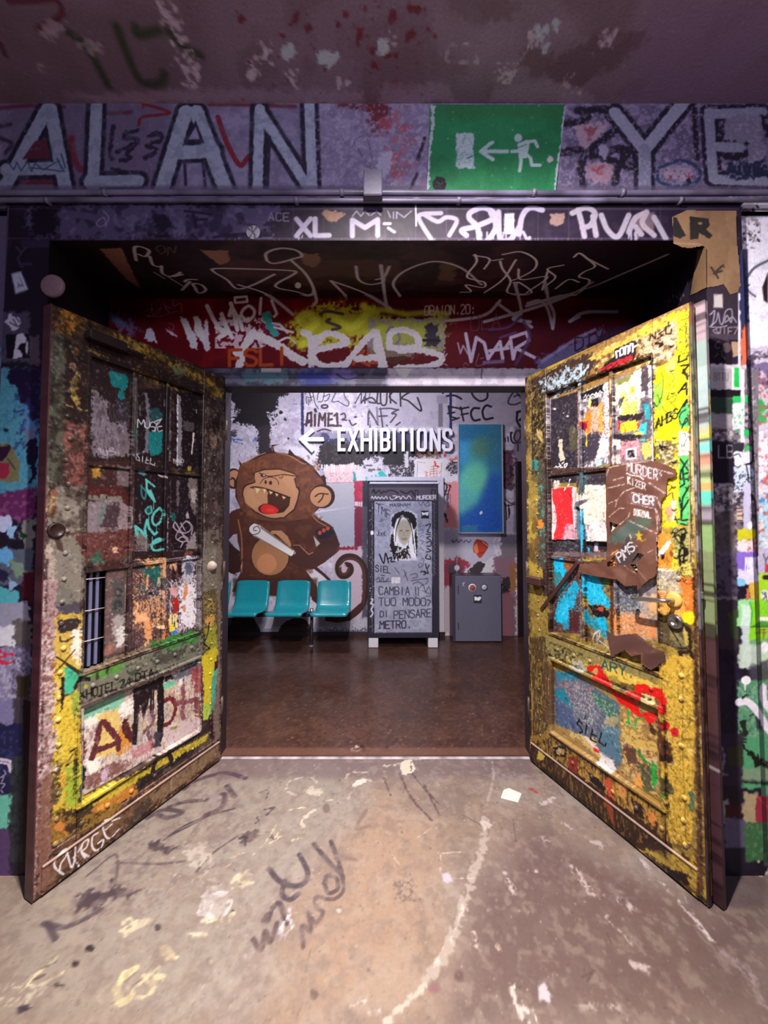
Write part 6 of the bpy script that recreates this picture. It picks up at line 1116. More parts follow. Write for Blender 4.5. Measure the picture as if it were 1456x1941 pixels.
q.po('290,1380 330,1340 460,1380 690,1280 680,1330 390,1470 300,1540', '8a6a2a', soft=10, rough=20); q.po('330,1380 480,1390 640,1310 420,1450 350,1460', '3a2618', soft=10, rough=20); q.po('300,1360 380,1400 380,1470 340,1440', 'c07a3a', soft=6, rough=12)
pw_ = 'e2dee4'
q.ms('335,1690 360,1650 345,1600 318,1620 325,1655 365,1680|345,1570 310,1620 340,1690|345,1570 380,1540 400,1560 390,1640 420,1640|395,1560 370,1640|430,1640 425,1560|440,1660 450,1640', 9, pw_, a=0)
q.ms('365,1690 315,1650 312,1610 345,1570 375,1545 378,1580 345,1630 340,1680|378,1545 410,1650 430,1560 430,1530|450,1640 420,1590|470,1520 465,1560 500,1610|445,1560 480,1500 505,1490 495,1530 470,1560 515,1590|560,1450 530,1470 525,1520 545,1550 580,1530 590,1490 560,1510|640,1370 590,1390 600,1460 630,1480 680,1430|605,1430 640,1400|640,1380 685,1365', 9, pw_)
q.sp((200, 1700, 260, 1860), 6, 2, 4, 'd8d0d0'); q.mot('ffffff', 3, .78, .25, seed=44); q.mot('120a0c', 3, .75, .3, seed=45)

# ---- right door paint
r = Paint(RH, dR, ZUP, -.02, .93, 0, 2.29, 560, '8a7434', 0.80, 22)
r.Z(990, 540, 3.124)
r.mot('b89c3c', 40, .5, .7, seed=1); r.mot('4a3420', 26, .56, .7, seed=2)
# top rail and near stile
r.po('0,590 1000,90 1010,560 780,440 760,470 150,680 30,640', '8a6a3a', soft=6, rough=8); r.mot('e0c888', 24, .52, .9, '420,400 900,180 920,420 760,470 430,560', 3); r.mot('3a2018', 22, .52, .9, '150,560 800,240 790,430 150,670', 4); r.po('40,570 300,440 420,400 420,480 330,600 100,680 40,640', '3a2a24', soft=10, rough=14); r.po('680,260 920,160 980,160 980,210 700,320', 'c4a838', soft=6, rough=12); r.po('380,440 700,270 690,310 420,450', 'b8a048', soft=6, rough=10); r.st('20,575 500,330 1000,95', 8, '6a4a34', sm=0, rough=3)
r.ms('110,640 150,560 220,600 180,660|105,570 170,610 200,640|220,570 260,500 240,580 280,560|260,490 330,560 350,480 300,520|330,560 390,480|240,620 290,600|330,590 370,560', 17, '9fb6c6', rough=8, soft=2); r.mot('a8bccb', 10, .58, .9, '100,560 280,480 400,470 330,600 110,650', 5)
r.po('545,380 670,325 682,340 665,440 530,480 480,480 545,420', '241a1e', rough=3); r.ms('560,430 555,395 575,390|580,420 580,380 600,370 600,410 580,420|610,410 612,365 630,362 628,405|635,395 640,350 655,350 655,395|660,370 685,355', 10, 'e8e4ea', sm=0); r.po('450,500 560,450 640,420 660,440 600,470 500,510', 'c8202c', rough=6, soft=3); r.ms('470,495 500,480 490,500 530,470 540,490 560,460 580,480 600,450 620,465 640,440', 6, '4c1018', sm=0)
r.po('700,330 910,210 910,420 800,450 720,400', 'b09470', soft=14, rough=20); r.mot('4c3828', 18, .52, .9, (690, 280, 920, 480), 6); r.mot('f0dcae', 16, .6, .9, (690, 280, 920, 520), 7); r.ms('755,330 760,290 790,320 790,280|800,320 830,300 810,290 840,270|880,240 850,250 850,290 880,290 885,260', 9, '1e1614', sm=0); r.ms('790,345 830,350 810,370 830,340|760,430 750,460', 14, '17100e', rough=4)
r.po('860,170 985,150 1000,560 1000,940 930,940 780,1020 785,560 790,500 915,420 920,220', 'd8d412', soft=5, rough=10); r.po('925,190 985,170 990,420 940,390 925,330', 'd6cf18', rough=6, soft=3); r.mot('8a8420', 8, .6, .7, (925, 160, 990, 420), 8); r.mot('2a2416', 7, .64, .9, (925, 160, 995, 480), 9); r.po('780,600 830,560 830,760 785,720', '86c83a', soft=8, rough=10); r.po('840,480 910,420 900,540 850,520', 'e8e25a', soft=10, rough=10)
r.re(870, 500, 912, 600, 'd8d826', soft=4, a=.5); r.st('880,500 905,510 890,530 880,520 905,550 890,570 870,550 900,590 880,610 870,580', 4, '4a4a1c'); r.ms('835,540 830,640 800,720 790,700|820,700 800,650|870,640 860,680 910,650 900,690 865,690|830,720 850,750 900,760 905,720 880,700|820,520 830,540', 5, '3c4416'); r.tx('AHBS', '795,850 920,785', 56, 9, '1e1c10', sm=0)
r.ms('930,420 925,460 975,440|940,480 990,470 950,520 985,540|955,500 980,560|925,640 970,580 975,650|945,620 975,615|925,760 975,680 980,740 955,720', 12, '1a1614', sm=0); r.po('925,770 980,690 995,740 990,840 930,840', '4cc068', soft=4, rough=6); r.st('965,740 940,760 930,800 950,830 980,800 970,790 945,850', 8, '1c2a20'); r.ms('975,680 960,720', 9, '1a1614')
r.re(925, 865, 1000, 1010, 'e6e4dc', rough=4, soft=2); r.ms('935,890 960,880 970,900|940,920 950,960 980,900|960,950 985,990|940,970 970,1000', 4, '55504c')
r.po('925,1015 1010,1015 1010,1420 920,1420', '4cbc64', soft=2, rough=3); r.ms('935,1030 985,1100|985,1030 940,1100 930,1180|950,1090 960,1180 930,1200|960,1120 990,1110 985,1160|940,1150 990,1150|990,1190 950,1260 940,1380|930,1260 945,1340 990,1270|970,1200 985,1220|940,1390 945,1340', 10, '142418', sm=0); r.ms('945,1395 990,1390|940,1415 990,1425', 10, '1a1a16')
r.po('780,1010 925,930 925,1440 830,1440 820,1150', 'dcc818', soft=6, rough=12); r.mot('e8a848', 14, .56, .9, (820, 1130, 930, 1440), 10); r.po('800,930 920,930 910,1060 800,1080', '6a5a34', soft=10, rough=16); r.mot('d8d0b0', 12, .54, .9, (800, 920, 920, 1100), 11); r.ms('815,950 830,980 825,960 860,960|840,960 860,970', 12, '18120e'); r.po('840,1130 900,1120 890,1180 850,1180', 'e0d418', rough=6); r.ms('865,1180 890,1190 870,1220 885,1200|860,1250 890,1230 890,1260', 5, '3a3418'); r.po('840,1310 880,1300 880,1400 850,1400', 'd8947c', soft=6, rough=12); r.po('885,1280 910,1270 905,1400 885,1400', 'e4c8b8', soft=4, rough=8); r.ms('905,1370 920,1410|900,1390 930,1390', 7, '1c1810')
r.Z(1020, 870, 4.853)
r.po('1110,680 1240,690 1300,760 1310,1000 1110,1030', 'd88a30', soft=8, rough=14); r.po('1180,760 1220,740 1200,820 1140,900 1110,880', 'ece4da', soft=4, rough=10); r.po('1130,880 1170,860 1160,920 1135,930', '18120e', rough=5); r.el(1232, 870, 20, 34, '7c4a2c', rough=4); r.po('1250,800 1310,860 1310,1010 1220,1000', 'd8c02a', soft=8, rough=12); r.ms('1150,1010 1270,1020', 6, 'd8ccb8'); r.po('1230,640 1400,640 1400,1000 1300,1000 1230,760', '8a8a50', soft=6, rough=14); r.mot('c8c468', 12, .55, .9, (1240, 640, 1400, 1000), 12)
bk = '17120f'
r.ms('1230,690 1260,640 1300,660 1340,640 1370,680|1240,720 1290,700 1330,760|1290,760 1340,800 1300,840|1250,700 1280,750', 14, bk, rough=3); r.ms('1300,860 1320,820 1370,830 1370,880 1320,890 1300,920 1330,950 1370,930|1300,870 1310,980 1345,990|1345,830 1340,990|1310,800 1380,870', 18, bk, rough=3); r.po('1310,680 1370,680 1340,780 1310,790', bk, rough=8)
r.re(1300, 0, 1400, 600, '4cbc64', a=0)
# edge strip on the face by the near edge
r.Z(990, 540, 3.124)
r.po('985,120 1015,100 1020,1875 985,1875', 'b8a06a', soft=2, rough=4, a=.8); r.ms('988,160 995,900 1000,1870', 4, '3a2a1e', sm=0)
# panes
r.Z(1000, 640, 5.6)
r.po('30,480 210,660 210,1456 40,1456', '4a3c24', soft=8, rough=8); r.mot('a89a50', 24, .55, .8, (40, 500, 200, 1456), 13); r.mot('1c1216', 24, .52, .9, (40, 500, 200, 1456), 14); r.re(45, 1300, 165, 1400, '2c7c74', soft=8, rough=14); r.po('95,980 150,980 165,1120 120,1090', 'b8a068', soft=5, rough=10); r.st('35,520 40,1456', 8, 'a8844c', rough=4, sm=0)
r.po('210,660 520,560 520,1400 220,1440', '2c2630', soft=3, rough=3); r.mot('44404a', 30, .54, .7, (220, 640, 520, 1400), 15); r.po('410,920 500,960 500,1200 420,1200', '54503c', soft=16, rough=20, a=.8); r.po('305,1080 345,1070 350,1180 370,1290 330,1310 310,1270', 'c8bca8', rough=10, soft=3); r.ms('300,1000 380,840 500,920|250,930 330,1000 300,1080|370,820 400,1000|330,880 460,870', 3, '6a6670', a=.7); r.el(262, 752, 16, 10, 'd8d4dc'); r.el(400, 830, 14, 10, 'b8b4bc'); r.el(358, 796, 8, 6, 'c8c4cc'); r.sp((230, 680, 510, 1300), 60, 1, 4, '8a8690', seed=3)
r.ms('262,1380 280,1365 290,1385 270,1395 290,1420|300,1370 330,1360 310,1420|350,1370 330,1390 335,1415 355,1405|365,1345 395,1335 385,1365 370,1380 395,1395 370,1410 365,1350|310,1335 320,1350|340,1335 360,1320', 12, 'e4e2ea'); r.ms('440,1375 425,1385 440,1400 425,1418|450,1385 450,1415|462,1380 462,1415|475,1378 478,1412 488,1410', 6, 'd8d6e0', sm=0)
r.re(190, 640, 222, 1456, '8a7e88', soft=4, rough=5); r.st('212,690 205,1200', 8, 'd0c8d0', rough=3, sm=0, dry=.1); r.st('200,1180 210,1456', 12, 'a88a6a', rough=6, sm=0)
r.re(505, 560, 550, 1420, '9a929a', soft=4, rough=5); r.mot('5a3428', 14, .52, .9, (500, 560, 560, 1420), 16)
r.po('550,580 830,450 850,1340 540,1400', '6e6672', soft=3, rough=3); r.mot('d8d4d8', 26, .46, .95, (560, 560, 850, 1340), 17, st=(.5, 1.6), sharp=12, edge=.02); r.po('550,590 795,475 795,570 560,655', '17141a', soft=2, rough=2); r.ms('570,635 590,600 600,640 620,600 640,625 660,590 690,610 700,575 720,600 740,560 770,580|640,605 780,575', 8, 'e2dee4', sm=0); r.po('640,660 720,630 730,720 655,745', '1c1a1c', soft=2, rough=2)
r.po('620,760 660,780 650,900 640,1000 615,1160 590,1150 600,980 540,920', 'd8792a', soft=4, rough=12); r.po('550,900 610,890 600,980 570,1000', '8c1430', rough=10, soft=4); r.po('655,740 730,720 730,960 690,990 650,960', 'c8a694', soft=10, rough=14); r.po('735,700 770,700 765,1000 735,1010', 'e8a03a', soft=6, rough=12); r.mot('e8c83a', 10, .56, .9, (735, 690, 780, 1000), 18); r.mot('d8603a', 8, .6, .9, (600, 700, 830, 1050), 19); r.po('560,1020 740,1000 740,1200 680,1300 560,1340', '3c3644', soft=14, rough=24); r.po('740,1090 830,1060 830,1190 740,1290 700,1290', 'e2d8c4', soft=8, rough=16); r.po('700,1300 770,1290 760,1350 700,1360', 'a8c8de', rough=8, soft=4); r.po('560,1390 630,1370 640,1400', '6a78c8', rough=6); r.po('620,640 650,650 640,740 615,740', 'b8c470', soft=4, rough=8); r.st('600,980 600,1150', 12, 'e0c438', rough=6); r.po('780,480 840,470 835,1050 800,1050', 'd2d0d4', soft=5, rough=10); r.mot('4a4048', 10, .56, .9, (780, 480, 850, 1050), 20)
r.po('830,440 900,430 890,860 900,1456 850,1400 840,700', '5c3c30', soft=5, rough=8); r.po('840,840 890,850 885,950 840,940', 'd8a060', rough=6); r.po('845,980 890,980 880,1040 845,1030', 'c89858', rough=6); r.po('860,440 885,440 885,600 865,590', 'c8a878', soft=4, rough=6)
r.po('890,430 1340,280 1340,1300 890,1340', '7a7078', soft=3, rough=3); r.po('915,490 1170,330 1170,640 1160,760 960,820 930,700 900,720', 'd8dab0', soft=5, rough=10); r.mot('e8e6e6', 24, .5, .9, (900, 440, 1160, 820), 21); r.po('900,460 1100,380 1040,460 930,500', '7a7c40', soft=16, rough=16); r.po('1060,520 1150,490 1140,560 1060,590', 'e8c43c', soft=6, rough=12); r.po('960,580 1030,560 1010,700 990,780', 'c8c86a', soft=8, rough=16); r.po('940,640 1000,620 950,760', '3c3848', soft=6, rough=10); r.po('1000,720 1150,660 1150,790 960,830', 'd8dc62', soft=8, rough=16); r.mot('8a8c4c', 10, .58, .8, (940, 560, 1170, 830), 22); r.po('1110,350 1180,330 1170,640 1120,560', 'f2f2f0', soft=5, rough=12); r.po('1175,310 1250,290 1250,560 1180,560', '4a3e44', soft=5, rough=12); r.po('1250,290 1310,270 1320,760 1260,740', 'd4d2d6', soft=6, rough=16); r.mot('3c3640', 12, .54, .9, (1180, 300, 1340, 1000), 23); r.po('1120,590 1220,560 1220,620 1160,640', 'e2e2e2', rough=6); r.re(1180, 640, 1290, 1290, '4a4450', soft=16, rough=16, a=.7)
r.po('930,830 1190,790 1190,860 1130,880 950,880', '2a2022', soft=5, rough=14); r.po('945,900 1130,870 1150,970 960,1010', 'e2bc2c', soft=4, rough=12); r.po('930,880 965,890 960,970 935,980', 'e0222a', rough=8); r.po('1130,910 1160,900 1160,960 1135,960', 'c83a2c', rough=6); r.po('1160,930 1230,900 1230,1030 1150,1010', '2fc0d4', rough=10, soft=3); r.po('1190,700 1260,700 1270,880 1220,860', '2a8c98', soft=6, rough=12); r.po('1110,1000 1210,990 1190,1030 1080,1040', 'e8dc60', rough=8); r.po('900,1020 1180,1030 1160,1090 920,1110', '2a2428', soft=6, rough=14); r.po('940,1110 1160,1080 1170,1180 1130,1300 970,1310', 'a86a78', soft=8, rough=14); r.mot('e0b0bc', 12, .56, .8, (940, 1090, 1170, 1310), 24); r.re(895, 1080, 960, 1190, 'e2dee2', rough=8, soft=4); r.po('1015,1180 1125,1160 1130,1280 1020,1295', 'e8e4e6', rough=4); r.po('1030,1190 1110,1180 1110,1265 1035,1275', '7a6a72', rough=4); r.ms('1035,1240 1060,1200 1090,1230 1110,1260|1045,1210 1090,1195|1060,1260 1080,1240 1095,1265', 14, '1a1216'); r.po('1180,1120 1290,1050 1290,1250 1190,1290', 'c8b060', soft=10, rough=20); r.po('890,1240 960,1240 960,1340 890,1340', 'b8b0ac', soft=8, rough=10); r.po('1150,1080 1220,1060 1210,1110', '48b0a8', rough=8)
r.re(1290, 280, 1345, 1310, 'c8c2c8', soft=5, rough=10, a=.8); r.st('1335,260 1340,1310', 8, '4a3c40', rough=3, sm=0)
# second row of panes
r.Z(1020, 870, 4.853)
r.po('50,0 110,0 110,1262 40,1262', '3c2c2c', soft=6, rough=8); r.po('0,0 60,0 60,1000 0,1000', '4a4438', soft=10, rough=20); r.mot('4c8c78', 20, .58, .9, (0, 100, 60, 1000), 25); r.po('0,560 50,560 45,640 0,640', 'c87c2c', rough=10, soft=4); r.st('100,120 95,860', 12, '8a7e84', rough=6, sm=0, dry=.1)
r.re(110, 130, 640, 220, '2e2830', soft=4); r.re(110, 80, 640, 145, '4a3430', soft=4, rough=4); r.st('120,155 640,80', 9, '1a1014', sm=0)
r.re(110, 740, 660, 880, '2e2830', soft=5, rough=5); r.mot('5c606a', 12, .6, .8, (110, 740, 340, 880), 26); r.po('530,820 560,880 640,880 640,910 520,900', 'd87028', rough=14); r.re(490, 770, 525, 850, 'b0b4cc', soft=3, rough=6); r.mot('d86c28', 8, .6, .9, (520, 840, 650, 920), 27)
r.po('115,270 300,250 330,265 330,740 115,740', 'e0c8cc', soft=2, rough=3); r.po('118,275 300,255 310,600 240,620 210,740 130,740 160,560 140,420 120,380', 'd80c1c', rough=5, soft=2); r.mot('a80a18', 12, .56, .7, (120, 280, 300, 600), 28); r.po('230,610 330,590 330,740 200,740', 'c88aa0', soft=14, rough=20, a=.8)
r.po('350,300 430,230 650,200 660,760 440,755 420,600 340,430', 'e4dccc', soft=2, rough=4); r.mot('c8b8b0', 16, .52, .7, (440, 260, 650, 600), 29); r.mot('b0a080', 4, .6, .7, (450, 240, 640, 600), 30); r.po('440,600 650,590 650,760 450,760', 'd8d0d0', soft=8, rough=14); r.ms('450,610 480,610|460,610 465,650|600,490 620,590 640,520', 8, '5a5460', rough=4); r.mot('8a86a8', 10, .62, .8, (560, 460, 660, 620), 31); r.mot('d87a48', 8, .62, .9, (630, 200, 670, 760), 32)
r.po('120,200 175,200 170,260 125,265', 'c8c0c0', soft=4, rough=8); r.ms('255,240 270,190|230,290 240,270', 14, 'e8e4e6', rough=4); r.re(340, 140, 640, 240, '332d38', soft=5, rough=6); r.re(350, 130, 430, 320, '3f5660', soft=10, rough=10)
r.po('330,400 450,370 445,395 380,430 370,460 320,470', '5c5c6a', rough=6, soft=3); r.po('330,450 410,460 440,640 450,740 340,740', '4c7090', soft=4, rough=8); r.po('370,470 410,480 400,880 375,880 380,640', '2ab4dc', rough=6, soft=3); r.ms('390,740 395,870|440,820 450,870', 18, '2ab4dc', rough=8); r.st('385,460 380,880', 8, 'a8d8e8', rough=3, sm=0)
r.re(330, 130, 350, 260, '4a3a3c', soft=3)
for h_ in ('672,575 752,605 675,685', '930,860 1000,880 930,945 875,945', '862,970 925,960 932,1055'): r.po(np.array([(x + (x - P(h_).mean(0)[0]) * .5, y + (y - P(h_).mean(0)[1]) * .5) for x, y in P(h_)]), 'e6ddd2')
r.po('640,925 745,860 745,1000 640,1000', 'dc8a48', rough=4)
# the brown sheet has a paint layer of its own; third row
r.Z(1000, 1040, 4.55)
r.re(195, 30, 700, 80, '6c585a', soft=4, rough=6); r.po('200,80 430,70 440,740 190,720', '4c3230', soft=4); r.mot('2c2226', 30, .5, .8, '200,80 700,110 700,860 190,700', 33); r.mot('7a5a50', 12, .6, .7, '200,80 700,110 700,860 190,700', 34)
cy = '14b0de'
r.po('205,85 300,80 310,200 290,280 240,240 210,200', cy, rough=10, soft=3); r.po('210,190 300,260 330,330 240,400 210,360', '2f7880', soft=10, rough=20); r.el(340, 145, 50, 56, '84502e', soft=5, rough=4); r.po('350,310 400,270 425,340 400,440 370,520 330,560 330,640 290,660 225,640 215,560 260,440 330,360', '159cc8', rough=14, soft=6); r.po('220,530 330,440 340,560 320,640 230,640', cy, rough=12, soft=4); r.mot('58d0ec', 8, .6, .8, (220, 260, 430, 640), 35); r.po('340,550 430,560 430,720 340,720', '4a2428', soft=10, rough=14); r.po('280,640 340,640 340,700 290,700', '2a88a0', rough=10)
r.po('450,205 520,200 600,220 620,360 690,450 685,530 640,500 560,480 520,510 490,420 460,360', cy, rough=10, soft=3); r.mot('5ad6f0', 8, .62, .7, (450, 200, 690, 500), 36); r.po('490,480 640,510 690,560 660,600 560,590', '1c1418', rough=8, soft=4); r.po('580,515 640,510 620,540 570,535', 'a84a3a', rough=8); r.po('470,520 540,600 620,590 670,640 665,790 600,740 480,640', '1f88a0', rough=12, soft=6); r.po('560,600 650,600 660,720 600,680', cy, rough=8, soft=4); r.ms('540,780 570,720 580,800|560,740 600,710 590,790|600,800 690,870', 6, 'e0dce0'); r.mot('b8b4b8', 7, .62, .8, (520, 700, 700, 870), 37); r.po('600,230 660,230 650,340 620,300', '2f7c6c', rough=8); r.po('595,250 615,250 610,300 595,290', 'c03a2c', rough=6)
r.re(430, 60, 465, 780, '5a4a4c', soft=4, rough=5); r.mot('c0b8bc', 6, .64, .8, (430, 80, 465, 780), 38)
r.po('450,110 700,100 700,260 640,240 560,180', '4c382c', soft=8, rough=10)
r.po('715,270 1100,270 1100,800 760,760 720,720', 'a8968a', soft=3, rough=4); r.po('730,290 960,280 960,540 800,600 730,540', '555a66', soft=14, rough=24); r.mot('b8bcc4', 8, .56, .8, (730, 290, 1000, 620), 39); r.po('720,560 780,580 960,560 1090,660 1090,790 900,740 760,740', 'cc8c5c', soft=14, rough=24); r.mot('e2b890', 10, .58, .8, (720, 540, 1090, 780), 40); r.po('715,470 750,520 780,740 725,720', 'd88a4c', soft=6, rough=10); r.po('960,300 1095,280 1095,420 1000,400', '8a828a', soft=10, rough=16); r.po('1010,420 1095,400 1095,560 1030,560', 'd8a878', soft=6, rough=14); r.po('1040,660 1090,650 1080,790 1040,770', 'd88c54', rough=10, soft=4)
r.re(690, 270, 718, 860, '5a2c1c', soft=4, rough=6); r.st('1095,280 1100,800', 6, '4a3830', sm=0)
# near stile below the handle
r.po('1105,380 1240,330 1330,240 1430,300 1430,560 1330,640 1240,560 1110,560', 'd8a04a', soft=8, rough=14); r.po('1105,380 1220,370 1220,440 1110,450', 'c86a34', soft=6, rough=10); r.po('1110,200 1300,180 1330,380 1250,400 1110,330', '9c948a', soft=10, rough=20); r.mot('d8c060', 10, .5, .9, (1120, 260, 1330, 460), 41); r.mot('e8e2da', 8, .6, .9, (1120, 160, 1330, 400), 42); r.po('1310,260 1440,250 1440,540 1360,540 1340,460', 'd8702a', soft=6, rough=12); r.mot('e09040', 10, .54, .7, (1310, 260, 1440, 540), 43); r.po('1330,540 1440,540 1440,660 1340,640', 'dcd018', soft=6, rough=12); r.po('1130,170 1310,180 1300,200 1120,190', 'e0d8c8', rough=4); r.po('1220,180 1420,100 1420,260 1330,240', 'cfc05a', soft=8, rough=20); r.mot('241c18', 10, .6, .9, (1260, 100, 1430, 300), 44)
r.po('1105,640 1250,620 1380,640 1430,760 1400,870 1330,890 1120,790', '55482e', soft=6, rough=10); r.po('1230,700 1300,720 1370,840 1330,860 1230,790', '7c7448', soft=6, rough=10); r.po('1330,640 1420,700 1420,840 1390,880 1380,720', '2a1e18', soft=8, rough=8); r.po('1340,660 1390,740 1380,850 1350,800', 'b8a450', soft=6, rough=8); r.ms('1130,800 1280,850 1370,860|1240,700 1340,860', 9, '1a1410', rough=4); r.mot('b0aca8', 7, .6, .8, (1110, 700, 1190, 780), 45)
# mid rail, lower panel
r.Z(1000, 1230, 4.55)
r.po('150,-110 260,-80 720,60 1130,240 1120,290 700,190 450,100 160,100', '8a7c48', soft=5, rough=10); r.mot('d8c868', 16, .5, .9, '170,40 380,70 800,180 1100,340 1080,350 700,240 300,120', 46); r.mot('2c2a20', 14, .52, .9, '160,-80 480,40 480,110 160,80', 47); r.po('380,90 480,110 500,220 380,170', 'a8a898', soft=6, rough=16); r.po('640,110 900,220 1250,360 1250,400 1100,360 900,310 700,240', 'd8b84a', soft=6, rough=12)
r.po('1130,180 1250,50 1420,60 1430,900 1420,1684 1230,1684 1180,1300 1150,700 1210,500', 'd0a83c', soft=6, rough=10); r.mot('b89a34', 30, .5, .8, (1130, 100, 1430, 1684), 48); r.mot('e8c858', 16, .55, .8, (1130, 100, 1430, 1100), 49); r.mot('6a5420', 10, .6, .7, (1130, 100, 1430, 1684), 50, st=(.5, 2)); r.st('1345,150 1335,800 1370,1684', 5, '7a5a20', sm=0, rough=2); r.ms('1320,40 1400,30 1430,80', 30, '2a1c14', rough=8); r.ms('1360,560 1400,640 1340,720|1300,260 1340,300|1250,620 1340,600 1430,620|1340,780 1420,780', 10, '8a6a28', rough=6)
r.po('200,160 1110,520 1120,1300 720,1080 200,720', '9a7c48', soft=4, rough=4); r.mot('e0bc5c', 30, .5, .9, '780,500 1100,560 1110,1290 780,1080', 51); r.mot('6a3c28', 20, .54, .9, '780,720 1100,800 1110,1290 780,1080', 52); r.mot('c8b8a8', 12, .6, .8, '780,720 1100,900 1110,1290 780,1080', 53)
r.po('215,190 440,240 770,480 775,700 790,1000 740,1050 640,960 450,760 220,650', '5c6274', soft=5, rough=10); r.mot('48708a', 24, .5, .8, '215,190 440,240 770,480 790,1000 220,650', 54); r.mot('8a7480', 16, .55, .8, '230,260 440,260 640,480 600,760 230,600', 55); r.po('225,195 400,210 430,270 330,280 250,270', '2a7a94', soft=6, rough=14); r.po('220,350 300,360 370,470 380,540 330,480 230,420', '1c7c98', rough=8, soft=4); r.po('520,360 700,440 770,560 700,600 560,480', '3a6858', soft=14, rough=20); r.po('220,420 380,560 450,720 230,640', '4a5a80', soft=14, rough=20); r.po('600,680 780,700 790,980 620,900', '4c7288', soft=10, rough=20); r.po('640,600 760,580 760,700 660,670', 'b8a868', soft=10, rough=20, a=.7); r.mot('d88a88', 10, .64, .9, '300,250 560,330 560,600 320,500', 56); r.mot('b8c0bc', 12, .6, .8, '380,300 740,480 740,760 380,620', 57)
r.po('340,720 560,780 620,950 540,900 440,800 360,760', 'c8b070', soft=6, rough=16); r.po('460,740 560,830 620,900 560,880', 'e2d4d2', soft=6, rough=10); r.po('545,850 605,880 595,910 555,890', 'd02020', rough=5); r.po('610,900 720,960 740,1060 690,1080 610,1000', 'd8d6d6', soft=8, rough=14)
r.po('500,170 540,140 620,140 670,220 720,290 760,390 690,360 640,300 590,290 560,200', 'd01a14', rough=8, soft=3); r.el(585, 190, 26, 26, 'b89a58', rough=8); r.po('700,370 780,380 900,440 960,560 1000,590 990,620 900,560 780,470', 'd81410', rough=8, soft=3); r.po('920,310 1000,305 1160,350 1200,440 1190,560 1150,570 1120,430 1000,370 970,450 930,420', 'd81814', rough=6, soft=3); r.po('860,370 910,360 910,420 880,420', 'd81814', rough=6); r.po('980,380 1090,410 1100,480 1000,470', 'd8c084', soft=4, rough=8); r.po('980,560 1100,560 1100,620 1040,665 990,600', 'd81814', rough=8, soft=3); r.el(1195, 665, 34, 40, 'd01822', rough=4); r.el(1270, 720, 36, 40, 'd01822', rough=4); r.st('1210,710 1230,830 1260,870', 7, 'd8c098')
r.ms('850,530 855,660|830,640 890,660 930,690|910,710 920,620 980,600', 14, '1c9a44', rough=5); r.ms('1050,670 1080,720', 14, '2a7a34', rough=5); r.ms('910,880 950,900 980,960 1040,1000|1050,1080 1080,1000 1090,1100 1080,1190', 24, '1c8a38', rough=10); r.po('1050,1020 1100,1010 1100,1200 1060,1190', '2a9a3c', rough=14, soft=5); r.po('1040,640 1100,720 1090,760 1030,720', '4a2c1c', soft=6, rough=10); r.po('930,1000 1040,1020 1070,1250 980,1210', '3c4430', soft=16, rough=24, a=.8); r.po('900,1120 970,1090 980,1190 920,1190', 'd89a4c', soft=6, rough=14); r.po('800,830 900,860 940,1000 850,1000', '5c3c2c', soft=10, rough=20); r.po('770,740 870,760 1100,830 1090,900 900,870', 'c8a858', soft=8, rough=16)
sg = '121016'
r.ms('430,610 410,650 440,680 460,720 430,730|425,620 450,650|495,660 480,740|545,700 525,785 570,810|535,740 580,760|620,730 600,810 655,845 660,820', 13, sg, sm=0); r.ms('485,580 475,610|508,648 512,655', 9, sg)
r.tx('ARY.', '640,170 920,255', 80, 13, '1f4c4a', sm=0)
r.po('1100,560 1170,620 1180,760 1260,860 1250,980 1150,960 1110,870', '55301c', soft=8, rough=14); r.po('1120,880 1250,930 1240,980 1130,960', '2a1410', soft=6, rough=10); r.po('1150,1100 1230,1130 1250,1260 1160,1240', '4a4428', soft=10, rough=16); r.po('1170,1240 1200,1250 1200,1290 1170,1270', '2a8a3c', rough=8); r.po('1380,1240 1430,1200 1430,1420 1400,1400', '4c6e56', soft=8, rough=14)
# hinge-side stile and bottom rail
r.po('0,-100 160,-100 170,700 50,800 0,780', '4c3a22', soft=4, rough=8); r.mot('a8904a', 22, .54, .7, (0, -100, 170, 780), 58, st=(.5, 2)); r.st('10,-100 40,400 40,780', 8, 'b08a50', sm=0, rough=3); r.po('150,80 220,180 215,650 150,640', '5a4430', soft=5, rough=8); r.st('190,240 190,640', 12, 'c8a868', rough=6, sm=0, dry=.1)
r.po('10,760 200,720 740,1080 1150,1330 1240,1684 900,1684 20,950', '8a6a30', soft=6, rough=8); r.mot('241612', 26, .5, .95, '20,800 200,760 740,1110 1150,1360 1230,1660 900,1660 20,950', 59, st=(.6, 1.8), sharp=4); r.mot('c8963c', 20, .56, .9, '200,800 740,1130 1150,1380 1150,1560 300,1100', 60, st=(.5, 2)); r.po('110,870 160,920 130,960 80,960', 'cdb24a', rough=5); r.po('240,960 300,1030 290,1110 250,1040', 'c8b468', rough=6); r.po('350,930 440,930 440,1060 400,1160 350,1120', '7c2a1c', soft=6, rough=14); r.st('230,860 320,850 320,920 240,910 240,860', 18, '1a1416', rough=4); r.el(275, 880, 16, 24, 'a89c8c', rough=4); r.po('660,1130 720,1110 760,1330 760,1530 720,1310', 'b8482c', soft=5, rough=12); r.po('520,1060 600,1110 680,1200 660,1240 560,1160', '1a1012', rough=8, soft=3); r.po('380,1130 560,1180 540,1370 480,1300', '80682c', soft=8, rough=20); r.po('780,1150 860,1180 840,1280 780,1260', 'c88c4a', soft=6, rough=14); r.po('900,1300 1000,1350 1000,1480 920,1440', '2a1812', soft=10, rough=20); r.po('1030,1380 1110,1440 1090,1520 1040,1470', 'c87c3c', soft=6, rough=14)
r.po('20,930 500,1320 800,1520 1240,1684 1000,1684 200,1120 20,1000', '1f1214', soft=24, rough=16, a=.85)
r.Z(990, 1100, 3.032)
